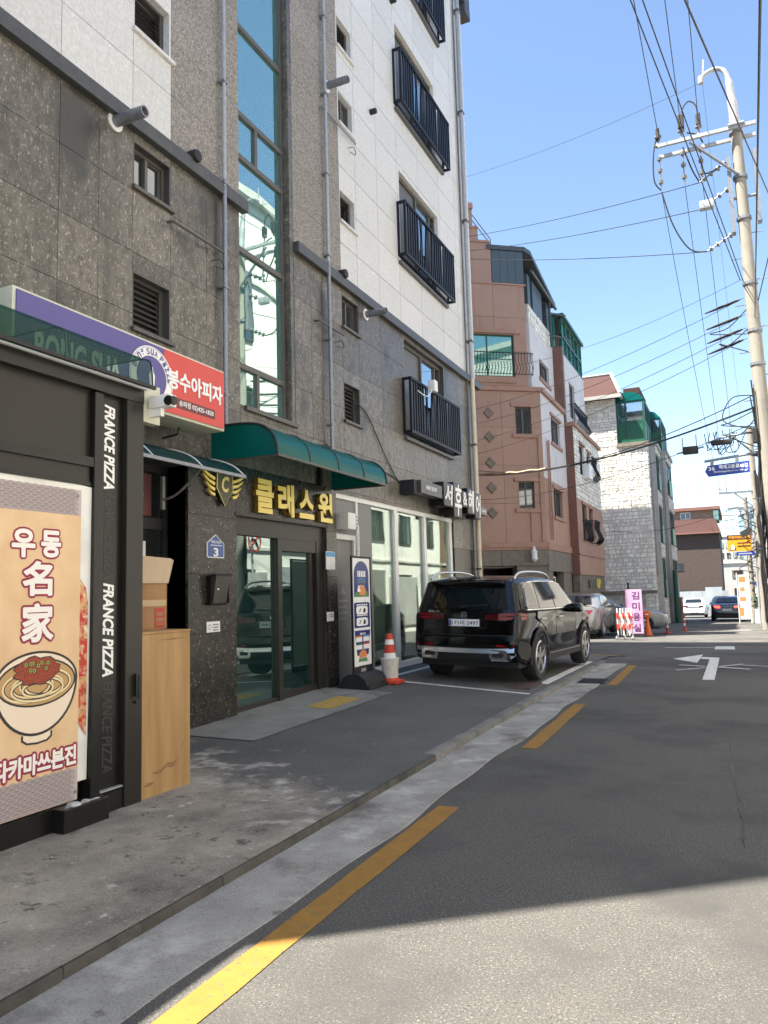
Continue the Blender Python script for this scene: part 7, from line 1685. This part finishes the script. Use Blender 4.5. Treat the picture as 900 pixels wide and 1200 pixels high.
# pink banner, folding barrier, orange cones
kb = thing('pink_banner', 'pink and lilac upright banner with dark vertical lettering by the grey car', 'banner', (-3.3, 27.3, -.15)); ZB = zr(27.3)
G5 = frame((-3.2, 27.3, ZB), (1, -.12, 0), (0, 0, 1))
b = MB(); b.box(-.27, .27, .12, 1.60, -.05, 0); b.build('board', M['banner_pink'], kb, G5)
for k, ch in enumerate('김미용실'): b = MB(); b.glyph((ch, .02, 0), -.06, .19, 1.26 - k * .36, 1.52 - k * .36, .002, .004); b.build('letter', M['banner_violet'], kb, G5)
b = MB(); b.box(-.3, .3, -.02, .12, -.2, .14); b.build('base', M['black_matte'], kb, G5)
fbn = thing('folding_barrier', 'folded red and white barrier on wheels beside the pink banner', 'barrier', (-3.3, 25.6, -.13)); ZB = zr(25.6)
for k in range(6):
    x = -3.53 + k * .088; b = MB()
    for j in range(5): pass
    b.tube([(x, 25.6 + .07 * (k % 2), ZB + .12), (x, 25.6 + .07 * (k % 2), ZB + .98)], .022, 7); b.build('post', M['white_paint'], fbn)
    b = MB(); b.tube([(x, 25.57 + .07 * (k % 2), ZB + .3), (x, 25.57 + .07 * (k % 2), ZB + .48)], .026, 7); b.tube([(x, 25.57 + .07 * (k % 2), ZB + .66), (x, 25.57 + .07 * (k % 2), ZB + .84)], .026, 7); b.build('red_band', M['cone_red'], fbn)
b = MB()
for k in range(5):
    x = -3.53 + k * .088
    for (z0, z1) in ((.25, .8), (.8, .25), (.35, .95), (.9, .4)): b.tube([(x, 25.62, ZB + z0), (x + .088, 25.62, ZB + z1)], .014, 5)
b.build('lattice', M['white_paint'], fbn)
b = MB()
for k in range(0, 5, 2): x = -3.53 + k * .088; b.tube([(x, 25.56, ZB + .82), (x + .088, 25.58, ZB + .62)], .022, 5); b.tube([(x, 25.56, ZB + .30), (x + .088, 25.58, ZB + .5)], .022, 5)
b.build('lattice', M['cone_red'], fbn)
b = MB()
for x in (-3.56, -3.32, -3.08): b.tube([(x, 25.35, ZB + .05), (x, 25.85, ZB + .05)], .02, 5); b.lathe([(.05, -.015), (.05, .015)], (x, 25.38, ZB + .05), 'x', 10); b.tube([(x, 25.6, ZB + .05), (x, 25.6, ZB + .15)], .02, 5)
b.build('wheel_foot', M['galv'], fbn)
oc = thing('orange_cone', 'orange cone with a round orange sign head beside the pink banner', 'traffic cone', (-2.88, 28.3, -.2)); ZB = zr(28.3)
b = MB(); b.cbox(-3.05, -2.75, 28.15, 28.45, ZB, ZB + .05, .02); b.lathe([(.125, .05), (.045, .50), (.04, .62)], (-2.9, 28.3, ZB), 'z', 14); b.build('cone_body', M['cone_orange'], oc, smooth=40)
b = MB(); b.lathe([(.135, 0), (.135, .04), (.10, .05), (.0, .05)], (-2.9, 28.28, ZB + .74), 'y', 18); b.v = [(x, 2 * 28.28 - y, z) for x, y, z in b.v]; b.f = [q[::-1] for q in b.f]; b.build('sign_head', M['cone_orange'], oc, smooth=40)
b = MB(); b.box(-2.96, -2.84, 28.215, 28.225, ZB + .72, ZB + .76); b.build('sign_bar', M['letter_white'], oc)
for x, y, lab in ((-2.45, 30.6, 'low orange and white post beside the nose of the grey car'), (-2.0, 33.2, 'small red post near the corner of the stone house')):
    t = thing('marker_post', lab, 'post', (x, y, zr(y))); b = MB(); b.lathe([(.12, 0), (.12, .03), (.04, .04), (.04, .6), (.0, .62)], (x, y, zr(y)), 'z', 10); b.build('post', M['cone_red'], t, smooth=40); b = MB(); b.lathe([(.042, .2), (.042, .3)], (x, y, zr(y)), 'z', 10); b.lathe([(.042, .42), (.042, .5)], (x, y, zr(y)), 'z', 10); b.build('white_band', M['white_paint'], t)
# no-turning sign across the street: it shows in the glass of the entrance
ns = thing('round_road_sign', 'round red-rimmed road sign across the street, mirrored in the left door pane', 'sign', (1.7, 18.9, 0)); N1 = Matrix(((0, 0, -1, 1.62), (-1, 0, 0, 0), (0, 1, 0, 0), (0, 0, 0, 1)))
b = MB(); b.tube([(1.7, 18.9, 0), (1.7, 18.9, 3.6)], .035, 8); b.build('pole', M['galv'], ns)
b = MB(); disc(b, -18.9, 3.15, .32, .0); b.build('disc', M['white_gloss'], ns, N1); b = MB(); ring(b, -18.9, 3.15, .26, .32, .005); b.build('rim', M['sign_red'], ns, N1)
b = MB(); b.tube([(-19.05, 3.0, .006), (-18.95, 3.2, .006), (-18.75, 3.2, .006)], .03, 5); b.build('arrow', M['sign_black'], ns, N1)
b = MB(); b.tube([(-19.1, 3.35, .008), (-18.7, 2.95, .008)], .02, 5); b.build('slash', M['sign_red'], ns, N1)

for o in bpy.data.objects:
    if '_local' in o: del o['_local']
